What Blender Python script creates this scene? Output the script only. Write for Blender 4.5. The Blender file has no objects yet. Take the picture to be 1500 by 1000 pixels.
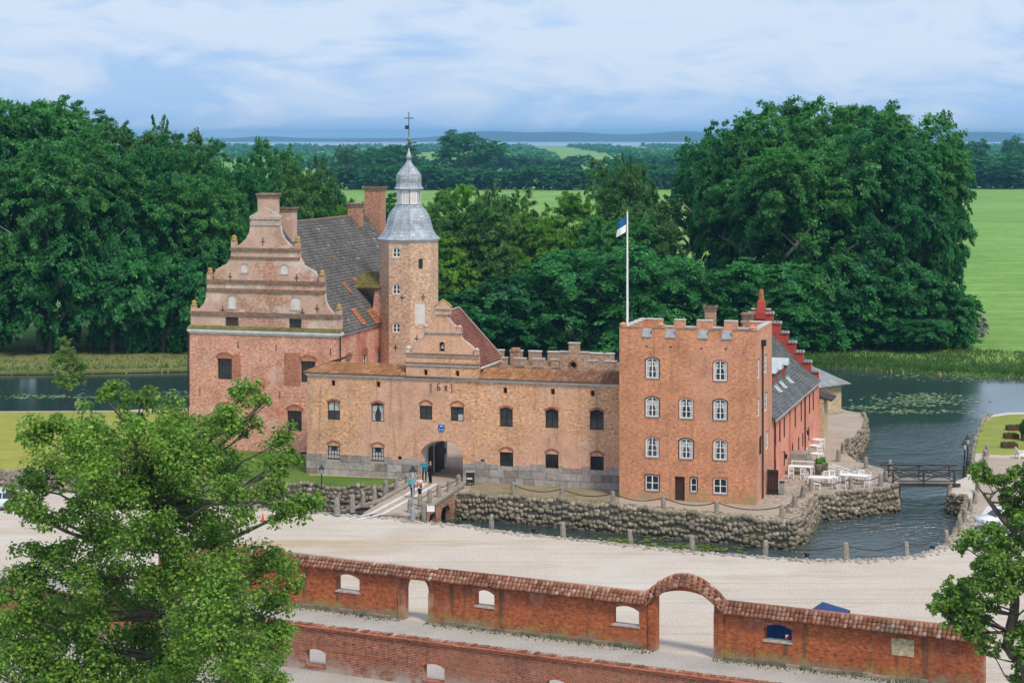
import bpy, bmesh, math, random
import numpy as np
from mathutils import Vector, Matrix
from mathutils.geometry import tessellate_polygon
R = math.radians
rnd = random.Random(7)
sc = bpy.context.scene
COL = sc.collection

# ------------------------------------------------------------------ camera
CAM_H, FPX, HZ = 36.0, 2900.0, 200.0          # eye height, focal length in photo pixels, horizon row
cam_d = bpy.data.cameras.new('camera'); cam = bpy.data.objects.new('camera', cam_d); COL.objects.link(cam)
cam.location = (0, 0, CAM_H); cam.rotation_euler = (R(90), 0, 0)
cam_d.sensor_width = 36; cam_d.lens = FPX / 1500 * 36; cam_d.shift_y = -(500 - HZ) / 1500
cam_d.clip_start = 1; cam_d.clip_end = 120000
sc.camera = cam

# ------------------------------------------------------------------ world, sun, exposure
SUN_EL, SUN_AZ = 52.0, 150.0                   # high veiled sun behind the camera's right shoulder
world = bpy.data.worlds.new('World'); sc.world = world; world.use_nodes = True
nt = world.node_tree; nt.nodes.clear()
def wn(t, **k):
    n = nt.nodes.new(t)
    for a, b in k.items(): setattr(n, a, b)
    return n
wo = wn('ShaderNodeOutputWorld'); bg = wn('ShaderNodeBackground'); bg.inputs[1].default_value = 0.066
sky = wn('ShaderNodeTexSky', sky_type='NISHITA', sun_disc=False)
sky.sun_elevation = R(SUN_EL); sky.sun_rotation = R(SUN_AZ); sky.air_density = 1.2; sky.dust_density = 1.5
tc = wn('ShaderNodeTexCoord'); mp = wn('ShaderNodeMapping'); mp.inputs['Scale'].default_value = (6.0, 6.0, 20.0)
nz = wn('ShaderNodeTexNoise'); nz.inputs['Scale'].default_value = 2.1; nz.inputs['Detail'].default_value = 9
nz.inputs['Roughness'].default_value = 0.6; nz.inputs['Distortion'].default_value = 0.7
rp = wn('ShaderNodeValToRGB')
rp.color_ramp.elements[0].position = 0.44; rp.color_ramp.elements[0].color = (3.5, 5.2, 7.8, 1)
rp.color_ramp.elements[1].position = 0.64; rp.color_ramp.elements[1].color = (5.5, 6.5, 8.0, 1)
# the cloud deck is thinner along the horizon than overhead
sx = wn('ShaderNodeSeparateXYZ'); mr = wn('ShaderNodeMapRange')
mr.inputs['From Min'].default_value = 0.008; mr.inputs['From Max'].default_value = 0.05
mr.inputs['To Min'].default_value = -0.06; mr.inputs['To Max'].default_value = 0.12
ad = wn('ShaderNodeMath', operation='ADD')
mx = wn('ShaderNodeMixRGB'); mx.inputs[0].default_value = 0.94
L = nt.links.new
L(tc.outputs['Generated'], mp.inputs[0]); L(mp.outputs[0], nz.inputs['Vector'])
L(tc.outputs['Generated'], sx.inputs[0]); L(sx.outputs['Z'], mr.inputs['Value'])
L(nz.outputs['Fac'], ad.inputs[0]); L(mr.outputs[0], ad.inputs[1]); L(ad.outputs[0], rp.inputs[0])
L(sky.outputs[0], mx.inputs[1]); L(rp.outputs[0], mx.inputs[2]); L(mx.outputs[0], bg.inputs[0]); L(bg.outputs[0], wo.inputs[0])
sd = bpy.data.lights.new('sun', 'SUN'); sd.energy = 1.5; sd.angle = R(11); sd.color = (1.0, 0.90, 0.76)
sun = bpy.data.objects.new('sun', sd); COL.objects.link(sun)
_az = R(SUN_AZ); _sd = Vector((math.sin(_az) * math.cos(R(SUN_EL)), math.cos(_az) * math.cos(R(SUN_EL)), math.sin(R(SUN_EL))))
sun.rotation_euler = _sd.to_track_quat('Z', 'Y').to_euler(); sun.location = (0, 0, 120)
vs = sc.view_settings; vs.view_transform = 'Standard'; vs.look = 'None'; vs.exposure = 0.90; vs.gamma = 1.0; vs.use_curve_mapping = False
sc.cycles.max_bounces = 6; sc.cycles.diffuse_bounces = 4; sc.cycles.glossy_bounces = 3; sc.cycles.transmission_bounces = 2
sc.cycles.volume_bounces = 0; sc.cycles.use_denoising = True; sc.cycles.caustics_reflective = False; sc.cycles.caustics_refractive = False

# ------------------------------------------------------------------ places
def gp(px, py, z=0.0):                         # the point at height z seen at photo pixel px, py
    Y = FPX * (CAM_H - z) / (py - HZ)
    return Vector(((px - 750) * Y / FPX, Y, z))
def at(px, py, Y):                             # the point at distance Y seen at px, py
    return Vector(((px - 750) * Y / FPX, Y, CAM_H - (py - HZ) * Y / FPX))
class Frame:                                   # a along a facade, b into it, z up
    def __init__(s, o, deg):
        s.o = Vector((o[0], o[1])); a = R(deg)
        s.U = Vector((math.cos(a), -math.sin(a))); s.V = Vector((math.sin(a), math.cos(a))); s.rz = -a
    def __call__(s, u, v, z):
        p = s.o + s.U * u + s.V * v
        return Vector((p.x, p.y, z))
    def front(s, px, py, v):                   # pixel -> (u, z) on the plane v
        k = (px - 750) / FPX; o, U, V = s.o, s.U, s.V
        u = (k * (o.y + V.y * v) - o.x - V.x * v) / (U.x - k * U.y)
        return u, CAM_H - (py - HZ) * (o.y + U.y * u + V.y * v) / FPX
    def side(s, px, py, u):                    # pixel -> (v, z) on the plane u
        k = (px - 750) / FPX; o, U, V = s.o, s.U, s.V
        v = (k * (o.y + U.y * u) - o.x - U.x * u) / (V.x - k * V.y)
        return v, CAM_H - (py - HZ) * (o.y + U.y * u + V.y * v) / FPX
    def face(s, v0): return lambda a, b, c: s(a, v0 + b, c)            # facade towards the camera
    def flank(s, u0): return lambda a, b, c: s(u0 - b, a, c)           # right-hand flank
    def flankl(s, u0): return lambda a, b, c: s(u0 + b, a, c)
    def uv(s, p):
        d = Vector((p[0], p[1])) - s.o
        return d.dot(s.U), d.dot(s.V)
C = Frame((-4.93, 204.3), 16.6)                # the castle
GW = Frame((-15.75, 151.5), 26.3)              # the garden walls
WATER_Z, ISL = -2.0, 0.4
HAZE = 7.0e-5

# ------------------------------------------------------------------ object helpers
WL = {}
def reg(o, name, parent, loc, label=None, cat=None, group=None, kind=None):
    COL.objects.link(o)
    loc = Vector(loc); WL[o.name] = loc
    if parent is not None: o.parent = parent; o.location = loc - WL[parent.name]
    else: o.location = loc
    if label: o['label'] = label
    if cat: o['category'] = cat
    if group: o['group'] = group
    if kind: o['kind'] = kind
    return o
def thing(name, loc, label, cat, group=None):
    return reg(bpy.data.objects.new(name, None), name, None, loc, label, cat, group)
def inst(name, mesh, parent, loc, rot=(0, 0, 0), scale=(1, 1, 1), **k):
    o = reg(bpy.data.objects.new(name, mesh), name, parent, loc, **k)
    o.rotation_euler = rot; o.scale = scale
    return o
class MB:
    def __init__(s): s.v = []; s.f = []
    def add(s, vs, fs):
        n = len(s.v); s.v += [tuple(p) for p in vs]; s.f += [tuple(i + n for i in f) for f in fs]; return s
    def box(s, fr, a0, a1, b0, b1, c0, c1):
        P = [fr(a, b, c) for a in (a0, a1) for b in (b0, b1) for c in (c0, c1)]
        return s.add(P, [(0, 1, 3, 2), (4, 6, 7, 5), (0, 4, 5, 1), (2, 3, 7, 6), (0, 2, 6, 4), (1, 5, 7, 3)])
    def slab(s, fr, outer, holes, b0, b1):      # polygon in (a, c) with holes, between depths b0 and b1
        loops = [outer] + list(holes); flat = [p for l in loops for p in l]; n = len(flat)
        tris = tessellate_polygon([[Vector((p[0], p[1], 0)) for p in l] for l in loops])
        vs = [fr(p[0], b0, p[1]) for p in flat] + [fr(p[0], b1, p[1]) for p in flat]
        fs = [tuple(t) for t in tris] + [tuple(i + n for i in reversed(t)) for t in tris]
        k = 0
        for l in loops:
            m = len(l)
            for i in range(m):
                j = (i + 1) % m
                fs.append((k + i, k + j, k + j + n, k + i + n))
            k += m
        return s.add(vs, fs)
    def prism(s, pts, z0, z1):                  # world xy polygon extruded in z
        return s.slab(lambda a, b, c: Vector((a, c, b)), [(p[0], p[1]) for p in pts], [], z0, z1)
    def tube(s, pts, r, n=6):
        pts = [Vector(p) for p in pts]; rs = r if isinstance(r, (list, tuple)) else [r] * len(pts)
        rings = []; up = Vector((0, 0, 1)); last = None
        for i, p in enumerate(pts):
            d = (pts[min(i + 1, len(pts) - 1)] - pts[max(i - 1, 0)]).normalized()
            x = d.cross(up if abs(d.z) < .95 else Vector((1, 0, 0))).normalized()
            if last is not None:
                x = (last - d * last.dot(d)).normalized() if (last - d * last.dot(d)).length > 1e-4 else x
            last = x; y = d.cross(x)
            rings.append([p + (x * math.cos(2 * math.pi * k / n) + y * math.sin(2 * math.pi * k / n)) * rs[i] for k in range(n)])
        vs = [q for g in rings for q in g]; fs = []
        for i in range(len(rings) - 1):
            for k in range(n):
                fs.append((i * n + k, i * n + (k + 1) % n, (i + 1) * n + (k + 1) % n, (i + 1) * n + k))
        fs += [tuple(range(n - 1, -1, -1)), tuple((len(rings) - 1) * n + k for k in range(n))]
        return s.add(vs, fs)
    def lathe(s, c, prof, n=8, rot=0.0):        # profile [(radius, z)] about the vertical through c
        vs = []; fs = []
        for r_, z in prof:
            for k in range(n):
                a = rot + 2 * math.pi * k / n
                vs.append((c[0] + r_ * math.cos(a), c[1] + r_ * math.sin(a), z))
        for i in range(len(prof) - 1):
            for k in range(n):
                fs.append((i * n + k, i * n + (k + 1) % n, (i + 1) * n + (k + 1) % n, (i + 1) * n + k))
        fs += [tuple(range(n - 1, -1, -1)), tuple((len(prof) - 1) * n + k for k in range(n))]
        return s.add(vs, fs)
    def mesh(s, name, mat, origin=None, smooth=False, fix=True):
        V = np.array(s.v, dtype=float)
        if origin is None: origin = V.mean(0) if len(V) else (0, 0, 0)
        me = bpy.data.meshes.new(name)
        me.from_pydata([tuple(p) for p in (V - np.array(origin))], [], s.f)
        if fix:
            bm = bmesh.new(); bm.from_mesh(me); bmesh.ops.recalc_face_normals(bm, faces=bm.faces); bm.to_mesh(me); bm.free()
        uvl = me.uv_layers.new(name='uv').data
        O = Vector(origin)
        for p in me.polygons:
            nn = p.normal
            if abs(nn.z) > .8:
                for li in p.loop_indices:
                    q = me.vertices[me.loops[li].vertex_index].co; uvl[li].uv = (q.x + O.x, q.y + O.y)
            else:
                t = Vector((-nn.y, nn.x, 0)).normalized(); s_ = t.cross(nn)
                for li in p.loop_indices:
                    q = me.vertices[me.loops[li].vertex_index].co + O
                    uvl[li].uv = (q.dot(t), -q.dot(s_) if s_.z < 0 else q.dot(s_))
        if mat: me.materials.append(mat)
        if smooth: me.polygons.foreach_set('use_smooth', [True] * len(me.polygons))
        return me
    def build(s, name, mat, parent=None, origin=None, smooth=False, fix=True, **k):
        V = np.array(s.v, dtype=float)
        if origin is None:
            origin = V.mean(0)
            if parent is None: origin[2] = V[:, 2].min()
        return reg(bpy.data.objects.new(name, s.mesh(name, mat, origin, smooth, fix)), name, parent, origin, **k)
def fastmesh(name, V, F, mat, smooth=False):   # numpy verts and quads
    me = bpy.data.meshes.new(name); n = len(F); w = F.shape[1]
    me.vertices.add(len(V)); me.vertices.foreach_set('co', V.astype(np.float32).ravel())
    me.loops.add(n * w); me.loops.foreach_set('vertex_index', F.astype(np.int32).ravel())
    me.polygons.add(n); me.polygons.foreach_set('loop_start', np.arange(0, n * w, w, dtype=np.int32))
    me.polygons.foreach_set('loop_total', np.full(n, w, dtype=np.int32))
    me.update(calc_edges=True)
    if smooth: me.polygons.foreach_set('use_smooth', [True] * n)
    me.materials.append(mat)
    return me
ORD = ['first', 'second', 'third', 'fourth', 'fifth', 'sixth', 'seventh', 'eighth', 'ninth', 'tenth', 'eleventh', 'twelfth', 'thirteenth',
       'fourteenth', 'fifteenth', 'sixteenth', 'seventeenth', 'eighteenth', 'nineteenth', 'twentieth']
def od(i):
    if i < 20: return ORD[i]
    t = {2: 'twenty', 3: 'thirty', 4: 'forty', 5: 'fifty', 6: 'sixty'}[(i + 1) // 10]
    return t + '-' + ORD[(i + 1) % 10 - 1] if (i + 1) % 10 else {3: 'thirtieth', 4: 'fortieth', 5: 'fiftieth', 6: 'sixtieth'}[(i + 1) // 10]

# ------------------------------------------------------------------ materials
class NT:
    def __init__(s, name):
        s.m = bpy.data.materials.new(name); s.m.use_nodes = True; s.t = s.m.node_tree; s.t.nodes.clear()
        s.out = s.n('ShaderNodeOutputMaterial'); s.p = s.n('ShaderNodeBsdfPrincipled'); s.l(s.p.outputs[0], s.out.inputs[0])
    def n(s, t, **k):
        x = s.t.nodes.new(t)
        for a, b in k.items(): setattr(x, a, b)
        return x
    def l(s, a, b): s.t.links.new(a, b)
    def pos(s): return s.n('ShaderNodeNewGeometry').outputs['Position']
    def noise(s, scale, vec=None, detail=4, rough=.6, stretch=None):
        t = s.n('ShaderNodeTexNoise'); t.inputs['Scale'].default_value = scale; t.inputs['Detail'].default_value = detail; t.inputs['Roughness'].default_value = rough
        vec = vec or s.pos()
        if stretch:
            m = s.n('ShaderNodeMapping'); m.inputs['Scale'].default_value = stretch; s.l(vec, m.inputs[0]); vec = m.outputs[0]
        s.l(vec, t.inputs['Vector']); return t.outputs['Fac']
    def ramp(s, fac, stops):
        r = s.n('ShaderNodeValToRGB'); e = r.color_ramp.elements
        while len(e) < len(stops): e.new(0.5)
        for x, (p, c) in zip(e, stops):
            x.position = p; x.color = (*c, 1) if isinstance(c, tuple) else (c, c, c, 1)
        s.l(fac, r.inputs[0]); return r.outputs[0]
    def mix(s, f, a, b, mode='MIX'):
        m = s.n('ShaderNodeMixRGB', blend_type=mode)
        for i, x in ((0, f), (1, a), (2, b)):
            if isinstance(x, (int, float)): m.inputs[i].default_value = x
            elif isinstance(x, tuple): m.inputs[i].default_value = (*x, 1)
            else: s.l(x, m.inputs[i])
        return m.outputs[0]
    def math(s, op, a, b=0.0):
        m = s.n('ShaderNodeMath', operation=op)
        for i, x in ((0, a), (1, b)):
            if isinstance(x, (int, float)): m.inputs[i].default_value = x
            else: s.l(x, m.inputs[i])
        return m.outputs[0]
    def zed(s, lo, hi):                        # 0 at height lo .. 1 at height hi
        x = s.n('ShaderNodeSeparateXYZ'); s.l(s.pos(), x.inputs[0]); m = s.n('ShaderNodeMapRange')
        m.inputs['From Min'].default_value = lo; m.inputs['From Max'].default_value = hi; s.l(x.outputs['Z'], m.inputs['Value']); return m.outputs[0]
    def bump(s, h, strength=.4, dist=.05):
        b = s.n('ShaderNodeBump'); b.inputs['Strength'].default_value = strength; b.inputs['Distance'].default_value = dist
        s.l(h, b.inputs['Height']); s.l(b.outputs[0], s.p.inputs['Normal'])
    def done(s, col, rough=.85, spec=.3, metal=0.0):
        if isinstance(col, tuple): s.p.inputs['Base Color'].default_value = (*col, 1)
        else: s.l(col, s.p.inputs['Base Color'])
        s.p.inputs['Roughness'].default_value = rough; s.p.inputs['Specular IOR Level'].default_value = spec; s.p.inputs['Metallic'].default_value = metal
        return s.m
def sc3(c, k): return tuple(min(1, x * k) for x in c)
def plain(name, c, rough=.7, var=.25, scale=2.0, spec=.3, metal=0.0, bump=0.0, rand=0.0):
    t = NT(name); f = t.noise(scale)
    col = t.ramp(f, [(.3, sc3(c, 1 - var)), (.7, sc3(c, 1 + var))])
    if rand:
        oi = t.n('ShaderNodeObjectInfo').outputs['Random']
        col = t.mix(1.0, col, t.ramp(oi, [(0, 1 - rand), (1, 1.0)]), 'MULTIPLY')
    if bump: t.bump(t.noise(scale * 6), bump, .03)
    return t.done(col, rough, spec, metal)
def brick(name, c1, c2, mortar, patch=None, patch_at=(.5, .62), wash=None, wash_at=(.58, .66), bw=.31, rh=.11, ms=.016, var=1.0, lichen=None, streak=0.0, foot=None, big=.12):
    t = NT(name); uv = t.n('ShaderNodeUVMap'); b = t.n('ShaderNodeTexBrick')
    b.inputs['Scale'].default_value = 1; b.inputs['Brick Width'].default_value = bw; b.inputs['Row Height'].default_value = rh
    b.inputs['Mortar Size'].default_value = ms; b.inputs['Mortar Smooth'].default_value = .2; b.inputs['Bias'].default_value = 0
    b.inputs['Color1'].default_value = (*c1, 1); b.inputs['Color2'].default_value = (*c2, 1); b.inputs['Mortar'].default_value = (*mortar, 1)
    t.l(uv.outputs[0], b.inputs['Vector'])
    col = b.outputs['Color']
    # single bricks burnt dark or pale
    m = t.n('ShaderNodeMapping'); m.inputs['Scale'].default_value = (1 / bw * .9, 1 / rh * .5, 1); t.l(uv.outputs[0], m.inputs[0])
    f = t.noise(1.0, m.outputs[0], 2, .7)
    col = t.mix(1.0, col, t.ramp(f, [(.30, 1 - .55 * var), (.45, 1 - .08 * var), (.58, 1 + .08 * var), (.70, 1 + .5 * var)]), 'MULTIPLY')
    if patch:
        col = t.mix(t.math('MULTIPLY', t.ramp(t.noise(big, None, 5, .62), [(patch_at[0], 0.0), (patch_at[1], 1.0)]), .62), col, patch)
    if wash:
        w = t.noise(.35, None, 6, .7)
        col = t.mix(t.math('MULTIPLY', t.ramp(w, [(wash_at[0], 0.0), (wash_at[1], 1.0)]), .7), col, wash)
    col = t.mix(1.0, col, t.ramp(t.noise(.5, None, 5, .7), [(.25, .72), (.5, 1.0), (.75, 1.18)]), 'MULTIPLY')
    if streak:
        s_ = t.noise(1.0, None, 4, .6, (1.6, 1.6, .12))
        col = t.mix(t.math('MULTIPLY', t.ramp(s_, [(.56, 0.0), (.66, 1.0)]), streak), col, (.10, .075, .06))
    if lichen:
        g = t.math('MULTIPLY', t.ramp(t.noise(.9, None, 5, .7), [(.5, 0.0), (.6, 1.0)]), t.math('SUBTRACT', 1.0, t.zed(*lichen[0])))
        col = t.mix(t.math('MULTIPLY', g, .8), col, lichen[1])
    if foot:
        g = t.math('MULTIPLY', t.ramp(t.noise(.7, None, 5, .7), [(.38, 0.0), (.55, 1.0)]), t.math('SUBTRACT', 1.0, t.zed(*foot[0])))
        col = t.mix(t.math('MULTIPLY', g, .85), col, foot[1])
    t.bump(b.outputs['Fac'], .35, -.02)
    return t.done(col, .92, .15)
M = {}
M['b_gate'] = brick('brick_gate', (.64, .265, .115), (.73, .375, .18), (.78, .61, .43), (.67, .40, .30), (.48, .60), (.72, .58, .50), (.60, .70), streak=.25)
M['b_house'] = brick('brick_house', (.58, .205, .12), (.69, .31, .21), (.78, .57, .46), (.46, .13, .075), (.56, .64), (.70, .52, .44), (.54, .66))
M['b_gable'] = brick('brick_gable', (.46, .19, .12), (.54, .27, .18), (.6, .46, .38), (.66, .48, .38), (.42, .50), (.70, .60, .52), (.52, .60))
M['b_stair'] = brick('brick_stair', (.52, .27, .155), (.66, .42, .27), (.78, .63, .48), (.62, .45, .36), (.52, .64), (.66, .60, .54), (.62, .70), rh=.13, bw=.36)
M['b_flank'] = brick('brick_flank', (.66, .30, .19), (.60, .26, .16), (.66, .38, .27), (.68, .38, .28), (.5, .65), var=.5)
M['b_tower'] = brick('brick_tower', (.66, .265, .13), (.60, .225, .11), (.66, .40, .26), (.68, .36, .27), (.55, .7), (.62, .40, .31), (.66, .78), var=.75, streak=.22, foot=((.5, 2.0), (.34, .30, .16)))
M['b_wall'] = brick('brick_garden', (.45, .125, .045), (.37, .085, .032), (.42, .19, .10), (.28, .06, .035), (.48, .64), (.54, .36, .26), (.56, .68), streak=.75, lichen=((.45, 1.15), (.36, .30, .06)), foot=((.2, .8), (.30, .26, .20)), big=.35)
M['b_low'] = brick('brick_low_wall', (.33, .085, .045), (.27, .06, .035), (.46, .33, .24), (.36, .17, .10), (.45, .62), (.42, .33, .27), (.64, .74), streak=.25, foot=((.0, 1.1), (.48, .43, .39)))
M['b_trim'] = brick('brick_trim', (.40, .12, .06), (.34, .09, .05), (.44, .22, .14), rh=.09)
M['b_patch'] = brick('brick_patch', (.42, .13, .075), (.46, .16, .095), (.52, .32, .23), (.5, .26, .18))
M['b_bridge'] = brick('brick_bridge', (.44, .19, .12), (.38, .15, .09), (.48, .33, .25), (.5, .34, .26), foot=((-2.2, -1.0), (.16, .17, .09)))
M['b_chim'] = brick('brick_chimney', (.38, .12, .06), (.44, .18, .10), (.56, .42, .32))
M['b_fort'] = brick('brick_battlement', (.40, .22, .14), (.48, .29, .18), (.5, .40, .3), (.36, .24, .15))
M['plaster_pink'] = brick('plaster_pink', (.76, .31, .215), (.72, .285, .195), (.74, .32, .225), (.78, .42, .32), (.5, .7), bw=.5, rh=.2, ms=.01, var=.12)
M['plaster_red'] = brick('plaster_red', (.50, .085, .06), (.46, .075, .05), (.48, .09, .065), (.56, .17, .12), (.55, .75), var=.3)
M['plaster_beige'] = brick('plaster_beige', (.56, .44, .27), (.52, .40, .25), (.55, .46, .32), (.5, .36, .24))
M['white'] = plain('white_paint', (.84, .84, .82), .55, .05)
M['limewash'] = plain('limewash', (.72, .71, .68), .9, .10, 1.2)
M['niche'] = plain('niche_plaster', (.66, .63, .58), .9, .12, 1.5)
M['cornice'] = plain('cornice_white', (.66, .66, .64), .8, .16, 1.5)
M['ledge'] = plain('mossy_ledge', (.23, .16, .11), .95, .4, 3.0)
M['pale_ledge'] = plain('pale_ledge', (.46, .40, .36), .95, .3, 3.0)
M['moss_cap'] = plain('lichen_cap', (.36, .26, .08), .95, .35, 4.0)
M['dark_frame'] = plain('black_paint', (.022, .022, .024), .5, .2)
M['brown_wood'] = plain('brown_wood', (.075, .05, .035), .8, .3, 6)
M['dark_door'] = plain('dark_door', (.05, .03, .025), .6, .3, 5)
M['lead'] = plain('lead_sheet', (.40, .44, .47), .5, .22, 1.2, .5, .25)
M['grey_sheet'] = plain('grey_sheet', (.30, .32, .34), .6, .2, 1.5)
M['zinc'] = plain('zinc_sheet', (.52, .56, .58), .5, .12, 1.5, .5, .2)
M['coping'] = plain('coping_stone', (.55, .53, .49), .9, .18, 2)
M['iron'] = plain('black_iron', (.03, .03, .032), .5, .3)
M['rust'] = plain('rusty_chain', (.075, .06, .045), .8, .3)

M['post'] = plain('granite_post', (.30, .265, .225), .9, .3, 2.5, bump=.3)
M['mortar'] = plain('mortar', (.40, .36, .31), .95, .2, 3)
M['mud'] = plain('dark_joint', (.14, .12, .09), .95, .3, 2)
M['deckwood'] = plain('grey_planks', (.33, .30, .27), .9, .2, 4, rand=.3)
M['railwood'] = plain('dark_timber', (.055, .045, .04), .8, .3, 4)
M['chalk'] = plain('pale_paving', (.62, .60, .58), .9, .12, 1.5)
M['bark'] = plain('bark', (.115, .10, .075), .95, .4, 2.5, bump=.6)
M['pale_bark'] = plain('pale_bark', (.26, .25, .20), .95, .35, 1.0)
M['pot'] = plain('stone_pot', (.20, .16, .12), .9, .25)
M['blue'] = plain('blue_paint', (.004, .03, .13), .5, .2, .6)
M['gold'] = plain('gilt', (.45, .26, .05), .4, .2, 2, .5, .6)
M['corten'] = plain('rust_brown_board', (.10, .05, .028), .8, .3, 3)

def stones_mat(name, c, c2):
    t = NT(name); oi = t.n('ShaderNodeObjectInfo').outputs['Random']
    ri = t.n('ShaderNodeNewGeometry').outputs['Random Per Island']
    f = t.math('FRACT', t.math('ADD', oi, ri))
    col = t.ramp(f, [(0, c), (.35, sc3(c, 1.35)), (.6, c2), (.85, sc3(c2, 1.4)), (1, sc3(c, .75))])
    col = t.mix(1.0, col, t.ramp(t.noise(3.0), [(.3, .65), (.7, 1.25)]), 'MULTIPLY')
    moss = t.ramp(t.noise(.6, None, 5, .7), [(.52, 0.0), (.62, 1.0)]); col = t.mix(t.math('MULTIPLY', moss, .45), col, (.15, .15, .06))
    wet = t.math('SUBTRACT', 1.0, t.zed(-1.95, -1.35))
    col = t.mix(t.math('MULTIPLY', wet, .75), col, (.05, .05, .03))
    return t.done(col, .9, .25)
t = NT('granite'); oi = t.n('ShaderNodeObjectInfo').outputs['Random']
col = t.ramp(oi, [(0, (.30, .27, .25)), (.2, (.42, .39, .36)), (.4, (.38, .31, .28)), (.55, (.46, .43, .41)), (.7, (.34, .32, .30)), (.85, (.27, .205, .175)), (1, (.44, .39, .35))])
col = t.mix(1.0, col, t.ramp(t.noise(2.2, None, 6, .7), [(.3, .66), (.7, 1.28)]), 'MULTIPLY'); t.bump(t.noise(9), .35, .03)
M['granite'] = t.done(col, .9, .2)
M['stone'] = stones_mat('field_stone', (.20, .17, .125), (.30, .25, .185))
M['cobble'] = stones_mat('cobble_stone', (.30, .27, .235), (.40, .355, .31))

def tile_mat(name, stops, moss=None, moss_at=(.58, .66), rough=.85):
    t = NT(name); g = t.n('ShaderNodeNewGeometry'); oi = t.n('ShaderNodeObjectInfo').outputs['Random']
    f = t.math('FRACT', t.math('ADD', g.outputs['Random Per Island'], oi))
    col = t.ramp(f, stops)
    col = t.mix(1.0, col, t.ramp(t.noise(.45, None, 5, .7), [(.28, .66), (.7, 1.25)]), 'MULTIPLY')
    if moss: col = t.mix(t.math('MULTIPLY', t.ramp(t.noise(.22, None, 5, .65), [(moss_at[0], 0.0), (moss_at[1], 1.0)]), .8), col, moss)
    return t.done(col, rough, .2)
M['t_main'] = tile_mat('grey_tiles', [(0, (.125, .12, .116)), (.5, (.16, .153, .147)), (.96, (.20, .19, .18)), (.985, (.30, .15, .09)), (.995, (.42, .42, .41))], (.125, .12, .085))
M['t_red'] = tile_mat('red_tiles', [(0, (.20, .075, .055)), (.6, (.26, .105, .08)), (1, (.31, .14, .11))])
M['t_orange'] = tile_mat('orange_tiles', [(0, (.28, .13, .06)), (.6, (.38, .18, .08)), (1, (.45, .25, .13))], (.2, .15, .07), (.6, .7))
M['t_brown'] = tile_mat('brown_tiles', [(0, (.20, .10, .06)), (.6, (.28, .14, .085)), (1, (.34, .21, .13))])
M['t_cope'] = tile_mat('coping_tiles', [(0, (.20, .08, .05)), (.35, (.30, .13, .08)), (.7, (.38, .18, .115)), (.94, (.44, .26, .19)), (1, (.52, .40, .34))], (.2, .14, .09))
M['t_slate'] = tile_mat('slates', [(0, (.105, .11, .112)), (.6, (.14, .145, .147)), (1, (.19, .195, .195))], (.20, .21, .205), (.55, .7))
M['t_slate_lt'] = tile_mat('light_slates', [(0, (.24, .26, .27)), (1, (.34, .36, .37))])
M['t_moss'] = tile_mat('mossy_tiles', [(0, (.14, .13, .04)), (1, (.24, .20, .07))])

def glass_mat(name, c, rough=.06):
    t = NT(name); f = t.noise(.9)
    return t.done(t.ramp(f, [(.35, sc3(c, .5)), (.65, sc3(c, 1.5))]), rough, .6)
M['glass'] = glass_mat('window_glass', (.03, .035, .04))
M['curtain'] = plain('curtain', (.50, .49, .47), .9, .15, 5)

def leaf_mat(name, c, c2, trans=.58, rand=.12):
    t = NT(name); g = t.n('ShaderNodeNewGeometry')
    ob = t.n('ShaderNodeObjectInfo').outputs['Random']
    col = t.ramp(g.outputs['Random Per Island'], [(0, sc3(c, .6)), (.5, c), (1, c2)])
    col = t.mix(1.0, col, t.ramp(ob, [(0, (1 - rand, 1 - rand * .8, 1 - rand * .5)), (.5, (1.0, 1.0, 1.0)), (1, (1.0, 1 - rand * .3, 1 - rand))]), 'MULTIPLY')
    col = t.mix(1.0, col, t.ramp(t.noise(.16, None, 3), [(.3, .72), (.7, 1.22)]), 'MULTIPLY')
    d = t.n('ShaderNodeBsdfTranslucent'); t.l(col, d.inputs[0]); ms = t.n('ShaderNodeMixShader'); ms.inputs[0].default_value = trans
    m = t.done(col, .6, .25); t.l(t.p.outputs[0], ms.inputs[1]); t.l(d.outputs[0], ms.inputs[2]); t.l(ms.outputs[0], t.out.inputs[0])
    return m
M['l_beech'] = leaf_mat('beech_leaves', (.075, .30, .075), (.22, .52, .13))
M['l_dark'] = leaf_mat('dark_leaves', (.048, .255, .08), (.14, .43, .13))
M['l_olive'] = leaf_mat('olive_leaves', (.10, .27, .07), (.24, .45, .12))
M['l_bright'] = leaf_mat('bright_leaves', (.17, .40, .05), (.32, .58, .09))
M['l_chest'] = leaf_mat('chestnut_leaves', (.058, .31, .085), (.19, .53, .14))
M['l_near'] = leaf_mat('maple_leaves', (.165, .335, .05), (.38, .57, .10), .5, 0)
M['l_near2'] = leaf_mat('oak_leaves', (.17, .33, .055), (.34, .53, .10), .5, 0)
M['l_young'] = leaf_mat('young_leaves', (.26, .42, .09), (.40, .56, .15))
M['l_reed'] = leaf_mat('reed_leaves', (.085, .20, .045), (.17, .30, .075))
M['l_white'] = leaf_mat('blossom', (.5, .55, .45), (.75, .8, .68))
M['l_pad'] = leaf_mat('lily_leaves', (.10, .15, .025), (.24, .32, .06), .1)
M['l_pad2'] = leaf_mat('far_lily_leaves', (.16, .26, .11), (.34, .44, .24), .1)

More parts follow.
